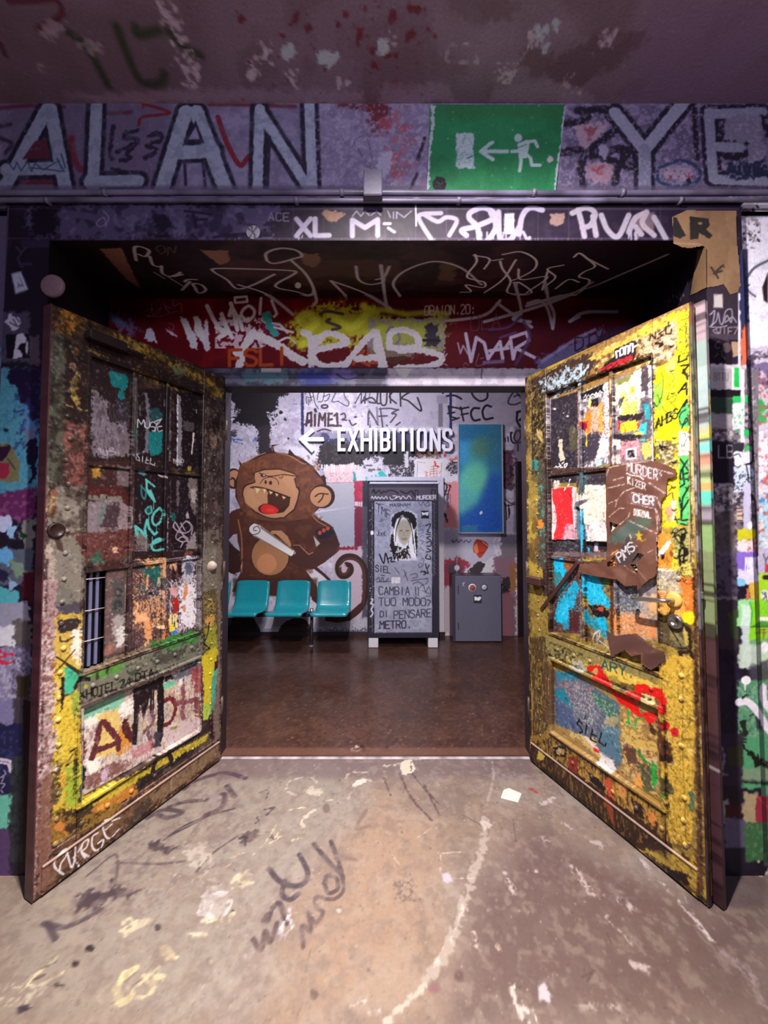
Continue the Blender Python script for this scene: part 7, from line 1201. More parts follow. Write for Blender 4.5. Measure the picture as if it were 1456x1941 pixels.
r.po('850,1560 1000,1580 1040,1860 900,1760', 'a88a34', soft=10, rough=16); r.mot('6a5020', 12, .55, .8, (850, 1500, 1040, 1860), 61); r.po('840,1640 960,1680 970,1760 900,1740 840,1700', '1f1210', soft=8, rough=16); r.po('700,1590 850,1640 960,1800 1040,1870 900,1800', '2a181a', soft=10, rough=10, a=.8); r.po('980,-60 1004,-60 1040,1870 1010,1870', '4c2c22', soft=4, rough=6, a=.8); r.mot('ffffff', 3, .80, .3, seed=70); r.mot('140a08', 3, .74, .35, seed=71)

pz = Paint(RH + dR * (DWID + .02), -nR, ZUP, -.012, .09, 0, 2.32, 620, '5c4a44', 0.62, 24)
pz.Z(1256, 380, 6.065); pz.re(300, 1100, 350, 1960, '96503c', soft=3, rough=4); pz.re(345, 1140, 415, 1960, '5c5c48', soft=5, rough=6); pz.re(345, 1140, 415, 1420, '6c4038', soft=6, rough=10); pz.re(415, 1080, 540, 1960, 'a08e98', soft=5, rough=6); pz.re(415, 1600, 470, 1960, '8ca09c', soft=8, rough=10); pz.st('530,1120 540,1960', 6, 'c8b0a0', sm=0)
pz.Z(1256, 700, 5.545); pz.re(285, -40, 315, 1960, 'b49468', soft=3, rough=4); pz.re(310, -40, 390, 700, '6c6a52', soft=4, rough=5); pz.re(310, 700, 395, 1000, '8a6a60', soft=12, rough=14); pz.re(315, 1000, 400, 1400, '7c6a64', soft=8, rough=10); pz.re(315, 1400, 405, 1960, '6c7450', soft=10, rough=12); pz.re(390, -40, 445, 1960, '9eb0b2', soft=4, rough=6); pz.re(395, 850, 450, 1960, '9a8f9c', soft=8, rough=8); pz.re(442, -40, 525, 1960, 'b8a890', soft=4, rough=6)
for y0, y1, c_ in ((100, 250, '82c8bc'), (260, 460, 'd4c07a'), (470, 570, '8cc8b4'), (600, 720, 'd8c848'), (720, 880, '78ccc4'), (900, 1000, 'c8907c'), (1050, 1200, 'b0c48c'), (1200, 1290, 'd0a868'), (1285, 1430, '66ccbc'), (1440, 1600, '9a94a0'), (1610, 1960, '8fae74')): pz.re(444, y0, 525, y1, c_, soft=5, rough=8)
for i, g_ in enumerate('SUNK'): pz.tx(g_, f'325,{330 + i * 80} 365,{330 + i * 80}', 60, 9, '3c3c2c', sm=0)
pz.ms('330,1050 375,1060 340,1100 380,1120 335,1150 375,1180 340,1210 380,1240 335,1270 370,1310 340,1340|350,1040 355,1340', 6, 'd4ccd0', sm=0); pz.ms('405,1080 435,1100 410,1140 438,1180', 6, 'd0b0b8', sm=0)
pz.Z(1256, 1050, 5.545); pz.re(325, -20, 425, 1960, '3e2426', soft=4, rough=6); pz.re(345, -20, 420, 400, '6c665c', soft=10, rough=12); pz.re(355, 260, 412, 400, '6c8a6c', soft=6, rough=8); pz.re(425, -20, 465, 1300, '7a7680', soft=6, rough=8); pz.re(460, -20, 545, 900, '86946a', soft=6, rough=10); pz.re(430, 880, 620, 1960, '54383a', soft=30, rough=16); pz.sp((370, 500, 470, 1900), 30, 2, 6, 'c4b8bc', seed=2)
pz.Z(1256, 1400, 5.545); pz.re(370, -40, 680, 1800, '38222c', soft=6, rough=8); pz.re(480, -40, 600, 1500, '4a3038', soft=20, rough=14); pz.sp((400, 50, 560, 1600), 26, 2, 7, 'a89ca4', seed=3); pz.mot('1c0e14', 8, .6, .7, seed=5)
r.Z(1000, 1230, 4.55); r.po('24,815 500,1125 850,1375 1245,1690 1245,1760 850,1700 450,1390 30,1060', '2a1915', soft=8, rough=12, a=.88); r.mot('8a6c34', 22, .60, .8, '40,840 500,1150 850,1400 1200,1690 850,1660 450,1350 60,1020', 63, st=(.5, 1.8)); r.po('100,870 160,925 130,960 85,950', 'b8a048', rough=4); r.po('660,1260 720,1300 760,1530 725,1490', '8a3a24', soft=5, rough=8)
# dirt packed along the mouldings and bars of both leaves
def groove(c, pts, w, col='150c0c', a=.75, dry=.25):
    p = np.array([((u - c.u0) * c.ppm, (z - c.v0) * c.ppm) for u, z in pts])
    c._stroke(p, w * c.ppm, col, a, .004 * c.ppm, .006 * c.ppm, dry)
for c in (q, r):
    for a, b, e, g in ((.165, .737, .787, 2.122), (.152, .748, .236, .668)): groove(c, [(a, e), (b, e), (b, g), (a, g), (a, e)], .014)
    for u in (.366, .384, .535, .552): groove(c, [(u, .79), (u, 2.12)], .006)
    for z in (1.196, 1.215, 1.650, 1.668): groove(c, [(.17, z), (.735, z)], .007)
    groove(c, [(.018, .127), (.85, .127)], .010); groove(c, [(.01, .02), (.87, .02)], .03, a=.6); groove(c, [(.862, .02), (.862, 2.26)], .008, a=.6); groove(c, [(.012, .02), (.012, 2.26)], .02, a=.6)
    groove(c, [(.165, .01), (.165, .24)], .006); groove(c, [(.737, .01), (.737, .24)], .006)
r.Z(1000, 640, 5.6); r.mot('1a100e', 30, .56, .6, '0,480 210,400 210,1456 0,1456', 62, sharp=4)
def edge_paint(side):
    rng = np.random.default_rng(5)
    nz = fbm(900, 8, 20, 2, 3 + side, 3)
    def f(v):
        i = np.clip((v[:, 2] / 2.3 * 880).astype(int), 0, 879)
        t = nz[i, 3][:, None]
        if side == 0: return lin(hx('45262c')) * (.6 + t * .8)
        return pz.sample(v)
    return f
def build_door(name, label, H, d, n, pt_, side):
    t = thing(name, label, 'door', tuple(H + np.array([0, 0, .0])))
    F = dict(o=H, x=d, y=n, z=ZUP); S = .0034; TH = -.053
    U0, U1, UA, UB = 0.004, DWID, .165, .737
    mb = MB(**F)                                                       # stiles and rails
    mb.box(UB, U1, TH, 0, .008, DTOP, S, .003); mb.box(U0, UA, TH, 0, .008, DTOP, S, .003)
    mb.box(UA, UB, TH, 0, 2.122, DTOP, S); mb.box(UA, UB, TH, 0, .652, .787, S); mb.box(UA, UB, TH, 0, .008, .254, S)
    mb.build('frame', M_METALP, pt_, t)
    mb = MB(**F)                                                       # near edge of the leaf
    if side == 0: mb.box(U1 + .0002, U1 + .004, TH, -.001, .008, DTOP, .01)
    else:
        mb.box(U1 + .0002, U1 + .008, -.020, -.0005, .008, DTOP, .01, .002); mb.box(U1 - .012, U1 + .033, -.062, -.040, .006, DTOP + .004, .01, .003)
    mb.build('edge_strip', M_METALP, edge_paint(side), t)
    cu = [(.172, .366), (.384, .536), (.551, .731)]; cz = [(.795, 1.197), (1.214, 1.651), (1.667, 2.116)]
    for k, (a, b) in enumerate(cu):
        for j, (e, g) in enumerate(cz):
            mb = MB(**F)
            if side == 0 and k == 2 and j == 0:
                mb.box(a, .640, -.026, -.018, e, g, S)
            else: mb.box(a, b, -.026, -.018, e, g, S)
            o = mb.build('pane', M_METALP, pt_, t)
            if side == 0 and k == 2 and j == 0: o['label'] = 'painted pane with an open strip along its edge'
    mb = MB(**F)
    for u in (.375, .5435): mb.box(u - .0095, u + .0095, -.034, -.004, .787, 2.122, S, .003)
    for z in (1.2055, 1.659): mb.box(UA, UB, -.034, -.006, z - .0095, z + .0095, S, .003)
    mb.build('glazing_bars', M_METALP, pt_, t)
    mb = MB(**F); w = .009
    for b in ((UA - w, UA + .006, .787 - w, 2.122 + w), (UB - .006, UB + w, .787 - w, 2.122 + w), (UA, UB, 2.116, 2.122 + w), (UA, UB, .787 - w, .795)):
        mb.box(b[0], b[1], -.02, .006, b[2], b[3], S, .003)
    mb.build('glazing_bead', M_METALP, pt_, t)
    if side == 0:                                                      # open strip: dark void with bars
        mb = MB(**F); mb.box(.641, .731, -.050, -.046, .795, 1.197, .05); mb.build('void_backing', M_METALP, flat='0c0810', parent=t)
        mb = MB(**F)
        for u in (.715, .690, .664): mb.box(u - .006, u + .006, -.044, -.034, .795, 1.197, .05, .002)
        mb.build('bars', M_METALP, flat='5c6080', parent=t)
        mb = MB(**F)
        for z in (.905, 1.032, 1.165): mb.tube([(.641, -.026, z), (.731, -.026, z + .004)], .0022, 8)
        mb.build('rod', M_METALP, flat='a89ca0', parent=t)
    mb = MB(**F); mb.box(UA, UB, -.026, -.014, .254, .652, S); mb.build('lower_panel', M_METALP, pt_, t)
    mb = MB(**F); e = .021
    for a, b, g, h in ((UA - .012, UB + .008, .652 - .009, .652 + e - .009), (UA - .012, UB + .008, .254 - e + .009, .254 + .009), (UA - .012, UA - .012 + e, .254, .652), (UB + .008 - e, UB + .008, .254, .652)):
        mb.box(a, b, -.016, .011, g, h, S, .006)
    mb.build('panel_moulding', M_METALP, pt_, t)
    mb = MB(**F); mb.box(.018, .85, .0003, .004, .012, .112, S, .001); mb.build('kick_plate', M_METALP, pt_, t)
    mb = MB(**F); mb.box(.018, .85, .0003, .009, .1125, .121, .02, .002); mb.build('kick_strip', M_METALP, lambda v: pt_.sample(v) * .5 + lin(hx('b09890')) * .5, t)
    # rivets
    pos = [(.806, z) for z in np.arange(.17, 2.16, .093)] + [(.085, z) for z in np.arange(.2, 2.2, .083)] + [(u, .178) for u in np.arange(.2, .74, .105)] + [(u, .722) for u in np.arange(.22, .72, .095)]
    rg = random.Random(side)
    proto = None
    for u, z in pos:
        if side == 1 and u > .75 and .98 < z < 1.16: continue
        big_ = .0105 if u > .2 else .007
        if rg.random() < .08: continue
        mb = MB(**F); mb.lathe([(big_, 0), (big_ * .92, big_ * .35), (big_ * .62, big_ * .66), (big_ * .25, big_ * .8), (0, big_ * .82)], 12, (u + rg.uniform(-.006, .006), 0, z + rg.uniform(-.006, .006)))
        mb.build('rivet', M_METALP, lambda v: np.clip(pt_.sample(v) * 1.15 + .02, 0, .9), t)
    # hinges on the far edge
    for z in (.3, 1.1, 1.95):
        mb = MB(**F); mb.tube([(-.006, -.01, z - .06), (-.006, -.01, z + .06)], .009, 12); mb.build('hinge', M_METALP, flat='4a3a36', parent=t)
    return t, F
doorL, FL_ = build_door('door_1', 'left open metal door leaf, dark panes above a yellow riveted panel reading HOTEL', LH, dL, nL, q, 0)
doorR, FR_ = build_door('door_2', 'right open metal door leaf, bright yellow stile with lever handle and torn brown sheet', RH, dR, nR, r, 1)
for o in (doorL, doorR): o['kind'] = 'structure'
def uz(H, d, x, y):
    n = np.cross(d, ZUP); p = hit(x, y, H, n) - H
    return float(p @ d), float(p[2])
RZ = lambda c, p: [uz(RH, dR, c[0] + x / c[2], c[1] + y / c[2]) for x, y in P(p)]
LZ = lambda c, p: [uz(LH, dL, c[0] + x / c[2], c[1] + y / c[2]) for x, y in P(p)]
RMc, RBc = (1020, 870, 4.853), (1000, 1040, 4.55)

# torn brown sheet on the right door: own paint, own thickness, cut-outs left open
sk = Paint(RH + nR * .006, dR, ZUP, .3, .9, .6, 1.9, 560, '663c2c', 0.68, 23)
sk.Z(*RMc); sk.mot('7c5446', 30, .5, .7, seed=1); sk.mot('553026', 24, .55, .7, seed=2); sk.po('640,90 820,90 820,520 650,540', '5c3428', soft=30, a=.7)
sk.po('670,700 850,560 960,560 1000,640 900,720 760,760 670,790', '4c5c54', soft=14, rough=24); sk.po('720,900 840,700 930,840 860,960 740,980', '3e3036', soft=6, rough=8); sk.po('840,320 1090,350 1100,460 850,400', '6c5054', soft=10, rough=10); sk.po('900,540 1060,540 1060,620 940,590', '4a5a48', soft=12, rough=16); sk.po('840,50 1140,90 1130,200 830,140', '6c4c4c', soft=10, rough=10)
wt2 = 'e6dfe4'
sk.tx('MURDER', '825,110 1105,195', 90, 8, wt2, sm=0); sk.tx('KIZER', '832,225 995,285', 60, 8, wt2, sm=0); sk.tx('CHER', '885,395 1070,425', 70, 11, wt2); sk.tx('DORZNAL', '890,515 1040,545', 56, 8, wt2, sm=0); sk.el(1075, 385, 6, 6, wt2); sk.st('1130,130 1145,155', 8, wt2); sk.ms('820,130 870,150 940,160 980,190|830,190 850,165', 9, wt2)
sk.tx('PMS', '760,950 900,830', 80, 11, wt2, up=(-.45, -.9), sm=0); sk.ms('800,930 790,880', 10, wt2); sk.po('935,650 950,690 980,690 950,715 970,770 935,740 915,750 920,715 895,690 925,685', 'c8a820', rough=4); sk.ms('960,755 1000,740', 10, '9c8428')
def dash(p):
    p = P(p); 
    for a, b in zip(p[:-1], p[1:]):
        L = np.linalg.norm(b - a); nn = max(2, int(L / 17))
        for i in range(nn):
            s0 = a + (b - a) * (i / nn); s1 = a + (b - a) * ((i + .45) / nn); sk.st([s0, s1], 7, 'c8b4b0', sm=0, rough=3)
for p_ in ('640,270 810,230', '660,410 740,370 800,300 900,260', '720,440 740,370', '665,530 760,450 830,460', '760,600 840,530 850,480', '850,570 1110,690', '830,400 1090,460 1120,560 1140,680', '640,150 660,90', '700,195 800,165', '870,310 1100,350 1150,480', '1090,460 1110,700 1100,940', '850,690 870,760 920,810', '1020,860 1090,820', '1030,220 1180,320', '1080,90 1260,140', '800,980 830,1010 930,1060', '660,80 830,40 1060,20'): dash(p_)
sk.ms('870,970 940,1040 1020,1130', 5, 'b08c80', sm=0); sk.ms('680,880 740,840|690,940 720,960', 14, 'd88a4c', rough=6)
sk.Z(*RBc); sk.po('690,720 900,730 1120,870 1000,900 860,880 740,930', '5a3630', soft=10, rough=10); sk.po('1000,900 1190,890 1200,960 1080,1040 1010,990', '54302c', soft=8, rough=8); sk.ms('860,880 930,930 1000,900', 6, '8a6058')
def sheet(name, outline, zoff, th, holes=(), parent=None, paint=sk, label=None):
    bm_ = MB(o=RH + nR * zoff, x=dR, y=nR, z=ZUP)
    pts = np.array(outline)
    # fine grid clipped to the outline so that the paint can be carried; side walls give it thickness
    lo, hi = pts.min(0), pts.max(0); st_ = .0042
    xs = np.arange(lo[0], hi[0] + st_, st_); zs = np.arange(lo[1], hi[1] + st_, st_)
    def inside(poly, X, Z):
        ins = np.zeros(X.shape, bool); poly = np.array(poly)
        for A, B in zip(poly, np.roll(poly, -1, 0)):
            if A[1] != B[1]: ins ^= ((A[1] > Z) != (B[1] > Z)) & (X < (B[0] - A[0]) * (Z - A[1]) / (B[1] - A[1]) + A[0])
        return ins
    cx, cz_ = np.meshgrid(xs[:-1] + st_ / 2, zs[:-1] + st_ / 2)
    ok = inside(pts, cx, cz_)
    for h in holes: ok &= ~inside(h, cx, cz_)
    nx = len(xs); idx = {}; v = []; f = []
    rp = 0.0018 * np.sin(cx * 40 + np.cos(cz_ * 23) * 2)
    def vid(i, j, k):
        key = (i, j, k)
        if key not in idx:
            idx[key] = len(v)
            wv = .0016 * (math.sin(xs[i] * 47 + 2 * math.cos(zs[j] * 31)) + 1)
            v.append((xs[i], wv + (th if k else 0), zs[j]))
        return idx[key]
    for j, i in zip(*np.nonzero(ok)):
        f.append((vid(i, j, 1), vid(i + 1, j, 1), vid(i + 1, j + 1, 1), vid(i, j + 1, 1)))
        for di, dj, a, b in ((-1, 0, (i, j), (i, j + 1)), (1, 0, (i + 1, j), (i + 1, j + 1)), (0, -1, (i, j), (i + 1, j)), (0, 1, (i, j + 1), (i + 1, j + 1))):
            ii, jj = i + di, j + dj
            if ii < 0 or jj < 0 or jj >= ok.shape[0] or ii >= ok.shape[1] or not ok[jj, ii]:
                f.append((vid(*a, 0), vid(*b, 0), vid(*b, 1), vid(*a, 1)))
    bm_.add(v, f)
    o = bm_.build(name, M_PAPER, paint, parent)
    if label: o['label'] = label
    return o
out1 = RZ(RMc, '640,110 660,75 830,35 1060,20 1150,40 1290,100 1280,165 1200,190 1190,330 1150,380 1150,480 1140,650 1110,700 1110,960 1095,1075 1020,1120 930,1205 925,1160 820,1170 740,1105 560,1080 450,1060 380,1040 400,960 560,960 640,930 650,760 640,600')
holes1 = [RZ(RMc, h) for h in ('672,575 752,605 675,685', '650,945 720,935 735,980 655,990', '930,860 1000,880 930,945 875,945', '862,970 925,960 932,1055', '690,920 740,870 715,935')]
sheet('torn_sheet', out1, .0075, .0022, holes1, doorR, label='large torn brown sheet with white stitch lines')
sheet('torn_sheet', RZ(RBc, '690,700 760,750 950,728 1130,868 1200,890 1200,960 1080,1045 1000,990 995,905 910,925 850,872 740,930'), .0085, .0022, (), doorR, label='lower torn brown sheet below the handle')
# papers pasted over the second row of panes
sheet('poster', RZ(RMc, '113,268 300,248 328,262 330,742 113,742'), -.0135, .0012, (), doorR, paint=r, label='bright red torn poster')
sheet('poster', RZ(RMc, '360,310 430,240 655,203 660,762 440,757 425,640 405,470 345,425'), -.0025, .0012, (), doorR, paint=r, label='white printed poster with torn left edge')

# lever handle, lock cylinder, catch box and brace of the right door
(hu, hz), (eu, ez), (ku, kz) = uz(RH, dR, 1279, 1137), uz(RH, dR, 1214, 1139), uz(RH, dR, 1282, 1178)
mb = MB(**FR_); mb.lathe([(0, .0125), (.022, .0125), (.027, .010), (.029, .004), (.029, .0005)], 28, (hu, 0, hz)); ro = mb.build('handle_rose', M_METALP, flat='c8a050', parent=doorR); ro['label'] = 'brass coloured round handle rose'
mb = MB(**FR_)
pth = spline(np.array([(hu, .010, hz), (hu, .040, hz), (hu - .012, .056, hz - .001), (hu - .04, .060, hz - .004), (hu - .09, .060, hz - .010), (eu + .012, .058, hz - .014), (eu, .048, hz - .015), (eu - .003, .030, hz - .015)]), k=6)
mb.tube(pth, .0088, 14); hd = mb.build('handle', M_CHROME, flat='a8a4a0', parent=doorR); hd['label'] = 'bare metal lever handle'
mb = MB(**FR_); mb.lathe([(0, .006), (.011, .006), (.013, .012), (.022, .016), (.027, .012), (.028, .004), (.028, .0005)], 28, (ku, 0, kz)); mb.box(ku - .0025, ku + .0025, .005, .008, kz - .010, kz + .004); lk = mb.build('lock_cylinder', M_CHROME, flat='8c8884', parent=doorR); lk['label'] = 'round metal lock cylinder'
mb = MB(**FR_); mb.box(.035, .145, .0105, .046, 1.040, 1.085, .02, .005); mb.build('catch_box', M_METALP, flat='3a2422', parent=doorR)
a, b = RZ(RBc, '125,525 440,120'); a = np.array(a); b = np.array(b); dd = (b - a) / np.linalg.norm(b - a); nn_ = np.array([-dd[1], dd[0]]) * .009
mb = MB(**FR_); mb.prism([a - nn_, b - nn_, b + nn_, a + nn_], -.003, .010); mb.build('brace', M_METALP, flat='3c2422', parent=doorR)
mb = MB(**FR_); zz = uz(RH, dR, 1325, 1128)[1]; mb.box(DWID + .0085, DWID + .013, -.018, -.004, zz - .014, zz + .012, None, .002); la = mb.build('latch', M_CHROME, flat='d8d0d0', parent=doorR)
# lock fittings of the left door
u_, z_ = uz(LH, dL, 401, 1073); mb = MB(**FL_); mb.lathe([(0, .030), (.012, .029), (.020, .022), (.024, .010), (.030, .003), (.030, .0004)], 20, (u_, 0, z_)); mb.build('door_knob', M_METALP, flat='a09488', parent=doorL)
u_, z_ = uz(LH, dL, 106, 1005); mb = MB(**FL_); mb.lathe([(0, .004), (.020, .004), (.023, .009), (.028, .009), (.030, .0004)], 24, (u_, 0, z_)); mb.build('keyhole_rosette', M_METALP, flat='2c1c1c', parent=doorL)
u_, z_ = uz(LH, dL, 160, 634); u2, z2 = uz(LH, dL, 232, 640)
mb = MB(**FL_); mb.box(u2, u_, .0005, .045, z_ - .02, z_ + .02, .05, .006); mb.build('closer_body', M_METALP, flat='1c1216', parent=doorL)
mb = MB(**FL_); mb.box(u2 + .02, u2 - .09, .012, .030, z_ - .006, z_ + .006, .05, .003); mb.build('closer_arm', M_METALP, flat='1c1216', parent=doorL)
# ================================================================ SMALL THINGS
# conduits along the foot of the upper wall
def pipe_paint(seed, tint):
    nz = fbm(8, 1200, 2, 40, seed, 4)
    def f(v):
        i = np.clip(((v[:, 0] + 2) / 4 * 1190).astype(int), 0, 1199)
        return lin(hx(tint)) * (.45 + nz[3, i][:, None] * 1.1)
    return f
YP = YF - .016
for y0, y1, lab, sd in ((361, 371, 'upper grey conduit pipe running above the black tiled door surround', 3), (376, 384, 'lower thin grey conduit pipe running above the black tiled door surround', 4)):
    za, zb_ = atY(728, y0, YP)[2], atY(728, y1, YP)[2]; rr_ = (za - zb_) / 2; zc_ = (za + zb_) / 2
    mb = MB(); mb.tube([(x, YP, zc_ + .0025 * math.sin(x * 2.3 + sd)) for x in np.linspace(-1.78, 1.78, 90)], rr_, 14)
    t = tag(mb.build('conduit_pipe', M_METALP, pipe_paint(sd, '625e76')), lab, 'pipe', 'conduit pipes above the doorway')
    for xp in ((648, 1012, 200, 1180) if sd == 3 else (562, 870, 90, 1290)):
        X = atY(xp, y0, YP)[0]
        mb = MB(); mb.tube([(X - .008, YP, zc_), (X + .008, YP, zc_)], rr_ * 1.35, 14); mb.box(X - .007, X + .007, YP, YW - .001, zc_ - rr_, zc_ + rr_); c = mb.build('clip', M_METALP, flat='6a6678', parent=t)
bx0, bx1 = atY(690, 339, YP), atY(725, 387, YP)
t = thing('junction_box', 'small square grey junction box on the conduits above the doorway', 'junction box', ((bx0[0] + bx1[0]) / 2, YF, bx1[2]))
RB_ = max(.0128, rr_)
mb = MB(); mb.box(bx0[0], bx1[0], YP - RB_ - .034, YP - RB_ - .024, bx1[2], bx0[2], .02, .004); mb.build('lid', M_METALP, flat='5a586c', parent=t)
mb = MB(); mb.box(bx0[0] + .002, bx1[0] - .002, YP - RB_ - .0235, YP - RB_ - .0005, bx1[2] + .002, bx0[2] - .002, .03, .003); mb.build('body', M_METALP, flat='525064', parent=t)

# exit sign panel
EY = YW - .012
pe = Paint((0, EY, 0), (1, 0, 0), (0, 0, 1), .1, .9, 2.7, 3.3, 420, '1c7a4a', 1.0, 31)
pe.Z(728, 0, 2)
pe.mot('16683f', 40, .5, .7, seed=1); pe.mot('2a8a58', 16, .6, .4, seed=2); pe.po('180,380 690,380 690,450 180,440', '2a6a3c', soft=30, a=.6)
pe.po('272,508 330,502 342,508 338,560 342,640 318,642 310,636 288,642 272,630 280,580 270,560', 'a9bcc2', rough=4, soft=1); pe.mot('6f9a94', 8, .56, .8, (270, 500, 345, 645), 3); pe.ms('315,600 335,592', 6, '3a7a68')
fg = 'a3b8bc'
pe.ms('370,574 466,574|410,540 366,574 412,604', 15, fg, sm=0, rough=1)
pe.el(509, 523, 15, 16, fg); pe.po('505,545 540,530 552,532 550,560 540,600 520,600 508,580', fg, sm=0); pe.ms('545,538 572,534 582,556|512,572 490,574 484,574|516,588 520,610 514,648|540,585 556,600 560,626 592,626', 13, fg, sm=0); pe.ms('508,560 540,548', 3, '2a6a4c')
pe.el(632, 603, 12, 13, 'b0a8b4', rough=3); pe.ms('182,404 186,470 176,540 168,600 170,640 164,722|180,420 190,404', 12, 'aab4bc', rough=4); pe.ms('690,400 680,470 676,540 664,600 654,660 650,722', 11, 'aab4bc', rough=4)
pe.sp((180, 400, 690, 720), 40, 1, 2.5, '8fb09a', seed=4); pe.el(210, 697, 27, 27, '14121c', rough=3); pe.ms('200,690 215,700 222,690|198,705 215,710', 3, '4a4a54')
ea = [atY(728 + x / 2, y / 2, EY) for x, y in ((176, 396), (690, 396), (650, 728), (162, 728))]
mb = MB(); A, B, C_, D_ = ea
mb.grid(D_, C_, B, A, .004)
for p0, p1 in ((A, B), (B, C_), (C_, D_), (D_, A)): mb.grid(p0, p1, p1 + [0, .0115, 0], p0 + [0, .0115, 0], .03)
tag(mb.build('exit_sign', M_PLASTER, pe), 'green emergency exit sign with white door, left arrow and running figure', 'sign')

# brown paper taped round the top right corner of the portal frame
KY = YF - .002
pq = Paint((0, KY, 0), (1, 0, 0), (0, 0, 1), 1.1, 1.6, 2.2, 2.9, 420, '8a6a4c', 0.68, 32)
pq.Z(1256, 380, 6.065); pq.mot('7a5a40', 40, .5, .7, seed=1); pq.mot('9a7a5a', 30, .56, .7, seed=2)
pq.po('120,190 160,200 270,400 200,440 120,400', '17100e', rough=5); pq.po('315,180 530,210 545,280 500,330 580,400 540,440 420,370 410,440 320,450', '17100e', rough=4); pq.el(432, 262, 26, 18, '8a6a4c', rough=3)
pq.ms('560,770 640,890|690,750 600,830|590,840 680,810', 24, '2c2620', soft=6); pq.ms('700,740 710,770', 16, '3a3028'); pq.ms('140,490 440,505', 26, 'a88a70', soft=10, a=.6); pq.ms('712,820 710,960|600,640 680,655', 4, '5c4430', a=.7)
kp = [atY(1256 + x / 6.065, 380 + y / 6.065, KY) for x, y in P('110,190 280,112 848,120 850,300 860,520 885,760 900,985 880,1000 875,1050 780,1082 735,1010 700,962 620,985 510,1000 500,560 470,520 330,545 230,540 130,495')]
def paper(name, pts, paint, Y, th=.0012, st_=.0028):
    pts2 = np.array([(p[0], p[2]) for p in pts]); mb = MB(); lo, hi = pts2.min(0), pts2.max(0)
    xs = np.arange(lo[0], hi[0] + st_, st_); zs = np.arange(lo[1], hi[1] + st_, st_)
    cx, cz = np.meshgrid(xs[:-1] + st_ / 2, zs[:-1] + st_ / 2); ins = np.zeros(cx.shape, bool)
    for A, B in zip(pts2, np.roll(pts2, -1, 0)):
        if A[1] != B[1]: ins ^= ((A[1] > cz) != (B[1] > cz)) & (cx < (B[0] - A[0]) * (cz - A[1]) / (B[1] - A[1]) + A[0])
    for j, i in zip(*np.nonzero(ins)): mb.grid((xs[i], Y, zs[j]), (xs[i + 1], Y, zs[j]), (xs[i + 1], Y, zs[j + 1]), (xs[i], Y, zs[j + 1]))
    return mb
mb = paper('brown_paper', kp, pq, KY)
ju = unit(jr)                                                          # the flap that folds round the corner on to the reveal
jn = np.array([ju[1], -ju[0], 0]) * -1
JO = np.array([XIR, YF, 0.0]) - np.array([ju[1], -ju[0], 0]) * .003
fl = []
for x, y in P('500,530 480,540 400,570 395,640 360,840 318,1090 400,1055 440,1030 505,1000'):
    p = hit(1256 + x / 6.065, 380 + y / 6.065, JO, np.array([ju[1], -ju[0], 0])); fl.append(p)
n_ = len(fl); c_ = np.mean(fl, 0)
mb.add(fl + [c_], [(i, (i + 1) % n_, n_) for i in range(n_)])
tag(mb.build('brown_paper', M_PAPER, pq), 'sheet of brown paper taped over the top right corner of the door surround', 'paper')

# round pale plate above the left leaf
rc = atY(101, 543, YF - .004)
mb = MB(); mb.lathe([(0, -.012), (.040, -.012), (.046, -.009), (.048, -.002), (.048, .003)], 30, rc); 
tag(mb.build('round_plate', M_PLASTER, flat='7c646c'), 'pale pinkish round plate above the left door leaf near the frame corner', 'plate')

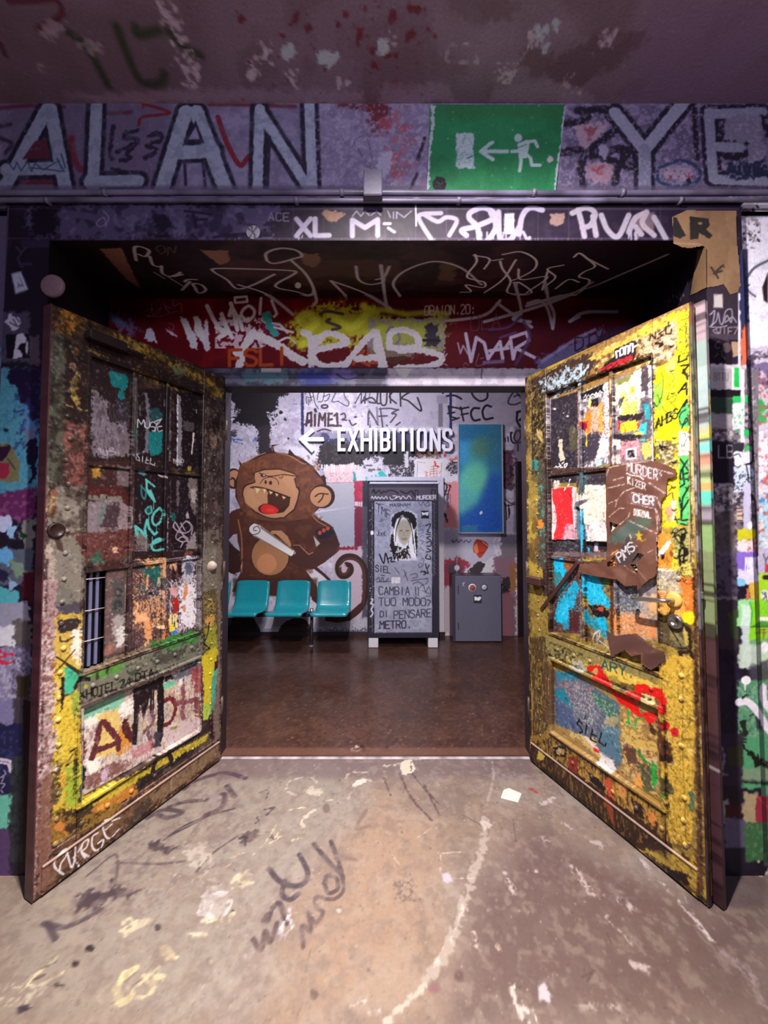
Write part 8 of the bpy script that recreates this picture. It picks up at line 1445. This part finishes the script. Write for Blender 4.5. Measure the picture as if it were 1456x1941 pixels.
# slip of white paper on the frame's right leg and paper scraps on the floor
def scrap(name, label, pix, z=.0012, col='b4aca6', cat='scrap'):
    pts = [hit(x, y, np.array([0, 0, z]), np.array([0, 0, 1.0])) for x, y in P(pix)]
    mb = MB(); m = len(pts); c = np.mean(pts, 0) + [0, 0, .004]
    v = [(p[0], p[1], p[2] + .0015 * math.sin(i * 2.1)) for i, p in enumerate(pts)] + [tuple(c)]
    mb.add(v, [(i, (i + 1) % m, m) for i in range(m)]); mb.add([(p[0], p[1], .0004) for p in pts] + [(p[0], p[1], p[2]) for p in pts], [(i, (i + 1) % m, m + (i + 1) % m, m + i) for i in range(m)])
    tag(mb.build(name, M_PAPER, flat=col), label, cat)
scrap('paper_scrap', 'crumpled white paper scrap lying on the concrete near the right leaf', '955,1497 965,1494 989,1504 982,1521 968,1518 949,1512')

# stickers: thin slips lying on the paint below them
def sticker(label, pix, paint, Y, col=None):
    pts = [atY(x, y, Y) for x, y in P(pix)]; n = len(pts); c = np.mean(pts, 0)
    mb = MB(); rings = [[c + (p - c) * t for p in pts] for t in (1, .8, .6, .4, .2)]
    v = [q_ for r_ in rings for q_ in r_] + [c]; f = [(k * n + i, k * n + (i + 1) % n, (k + 1) * n + (i + 1) % n, (k + 1) * n + i) for k in range(4) for i in range(n)] + [(4 * n + i, 4 * n + (i + 1) % n, 5 * n) for i in range(n)]
    mb.add(v, f); mb.add([p + [0, .0006, 0] for p in pts] + pts, [(i, (i + 1) % n, n + (i + 1) % n, n + i) for i in range(n)])
    tag(mb.build('sticker', M_PAPER, paint), label, 'sticker')
ring = lambda x, y, r_: ' '.join(f'{x + r_ * math.cos(i * .314):.1f},{y + r_ * math.sin(i * .314):.1f}' for i in range(20))
SY = YF - .0009
sticker('small blank white slip stuck below the brown paper on the door surround', '1352.2,557.4 1370,557 1371,584 1353,583.6', pf, SY)
sticker('tilted pale sticker with dark scribble high on the left leg of the door surround', '21.4,518.5 39.6,513.6 54.4,549.8 29.7,558', pf, SY)
pst = Paint((0, SY, 0), (1, 0, 0), (0, 0, 1), -.62, -.42, 2.55, 2.75, 900, '8e8a98', 1.0, 41); pst.Z(0, 0, 1); pst.ms('470,432 490,450|488,430 472,450|476,428 484,452', 1.6, '3a3444', sm=0)
sticker('round white sticker with crossed lines on the dark head of the door surround', ring(480, 440, 13), pst, SY)
sticker('upright grey sticker among white tags on the head of the door surround', '956,404 974,404 975,444 957,444', pf, SY)
sticker('round black sticker at the lower left corner of the green exit sign', ring(833, 348, 13), pe, EY - .0009)

for o in SC.objects:
    if '_at' in o.keys(): del o['_at']
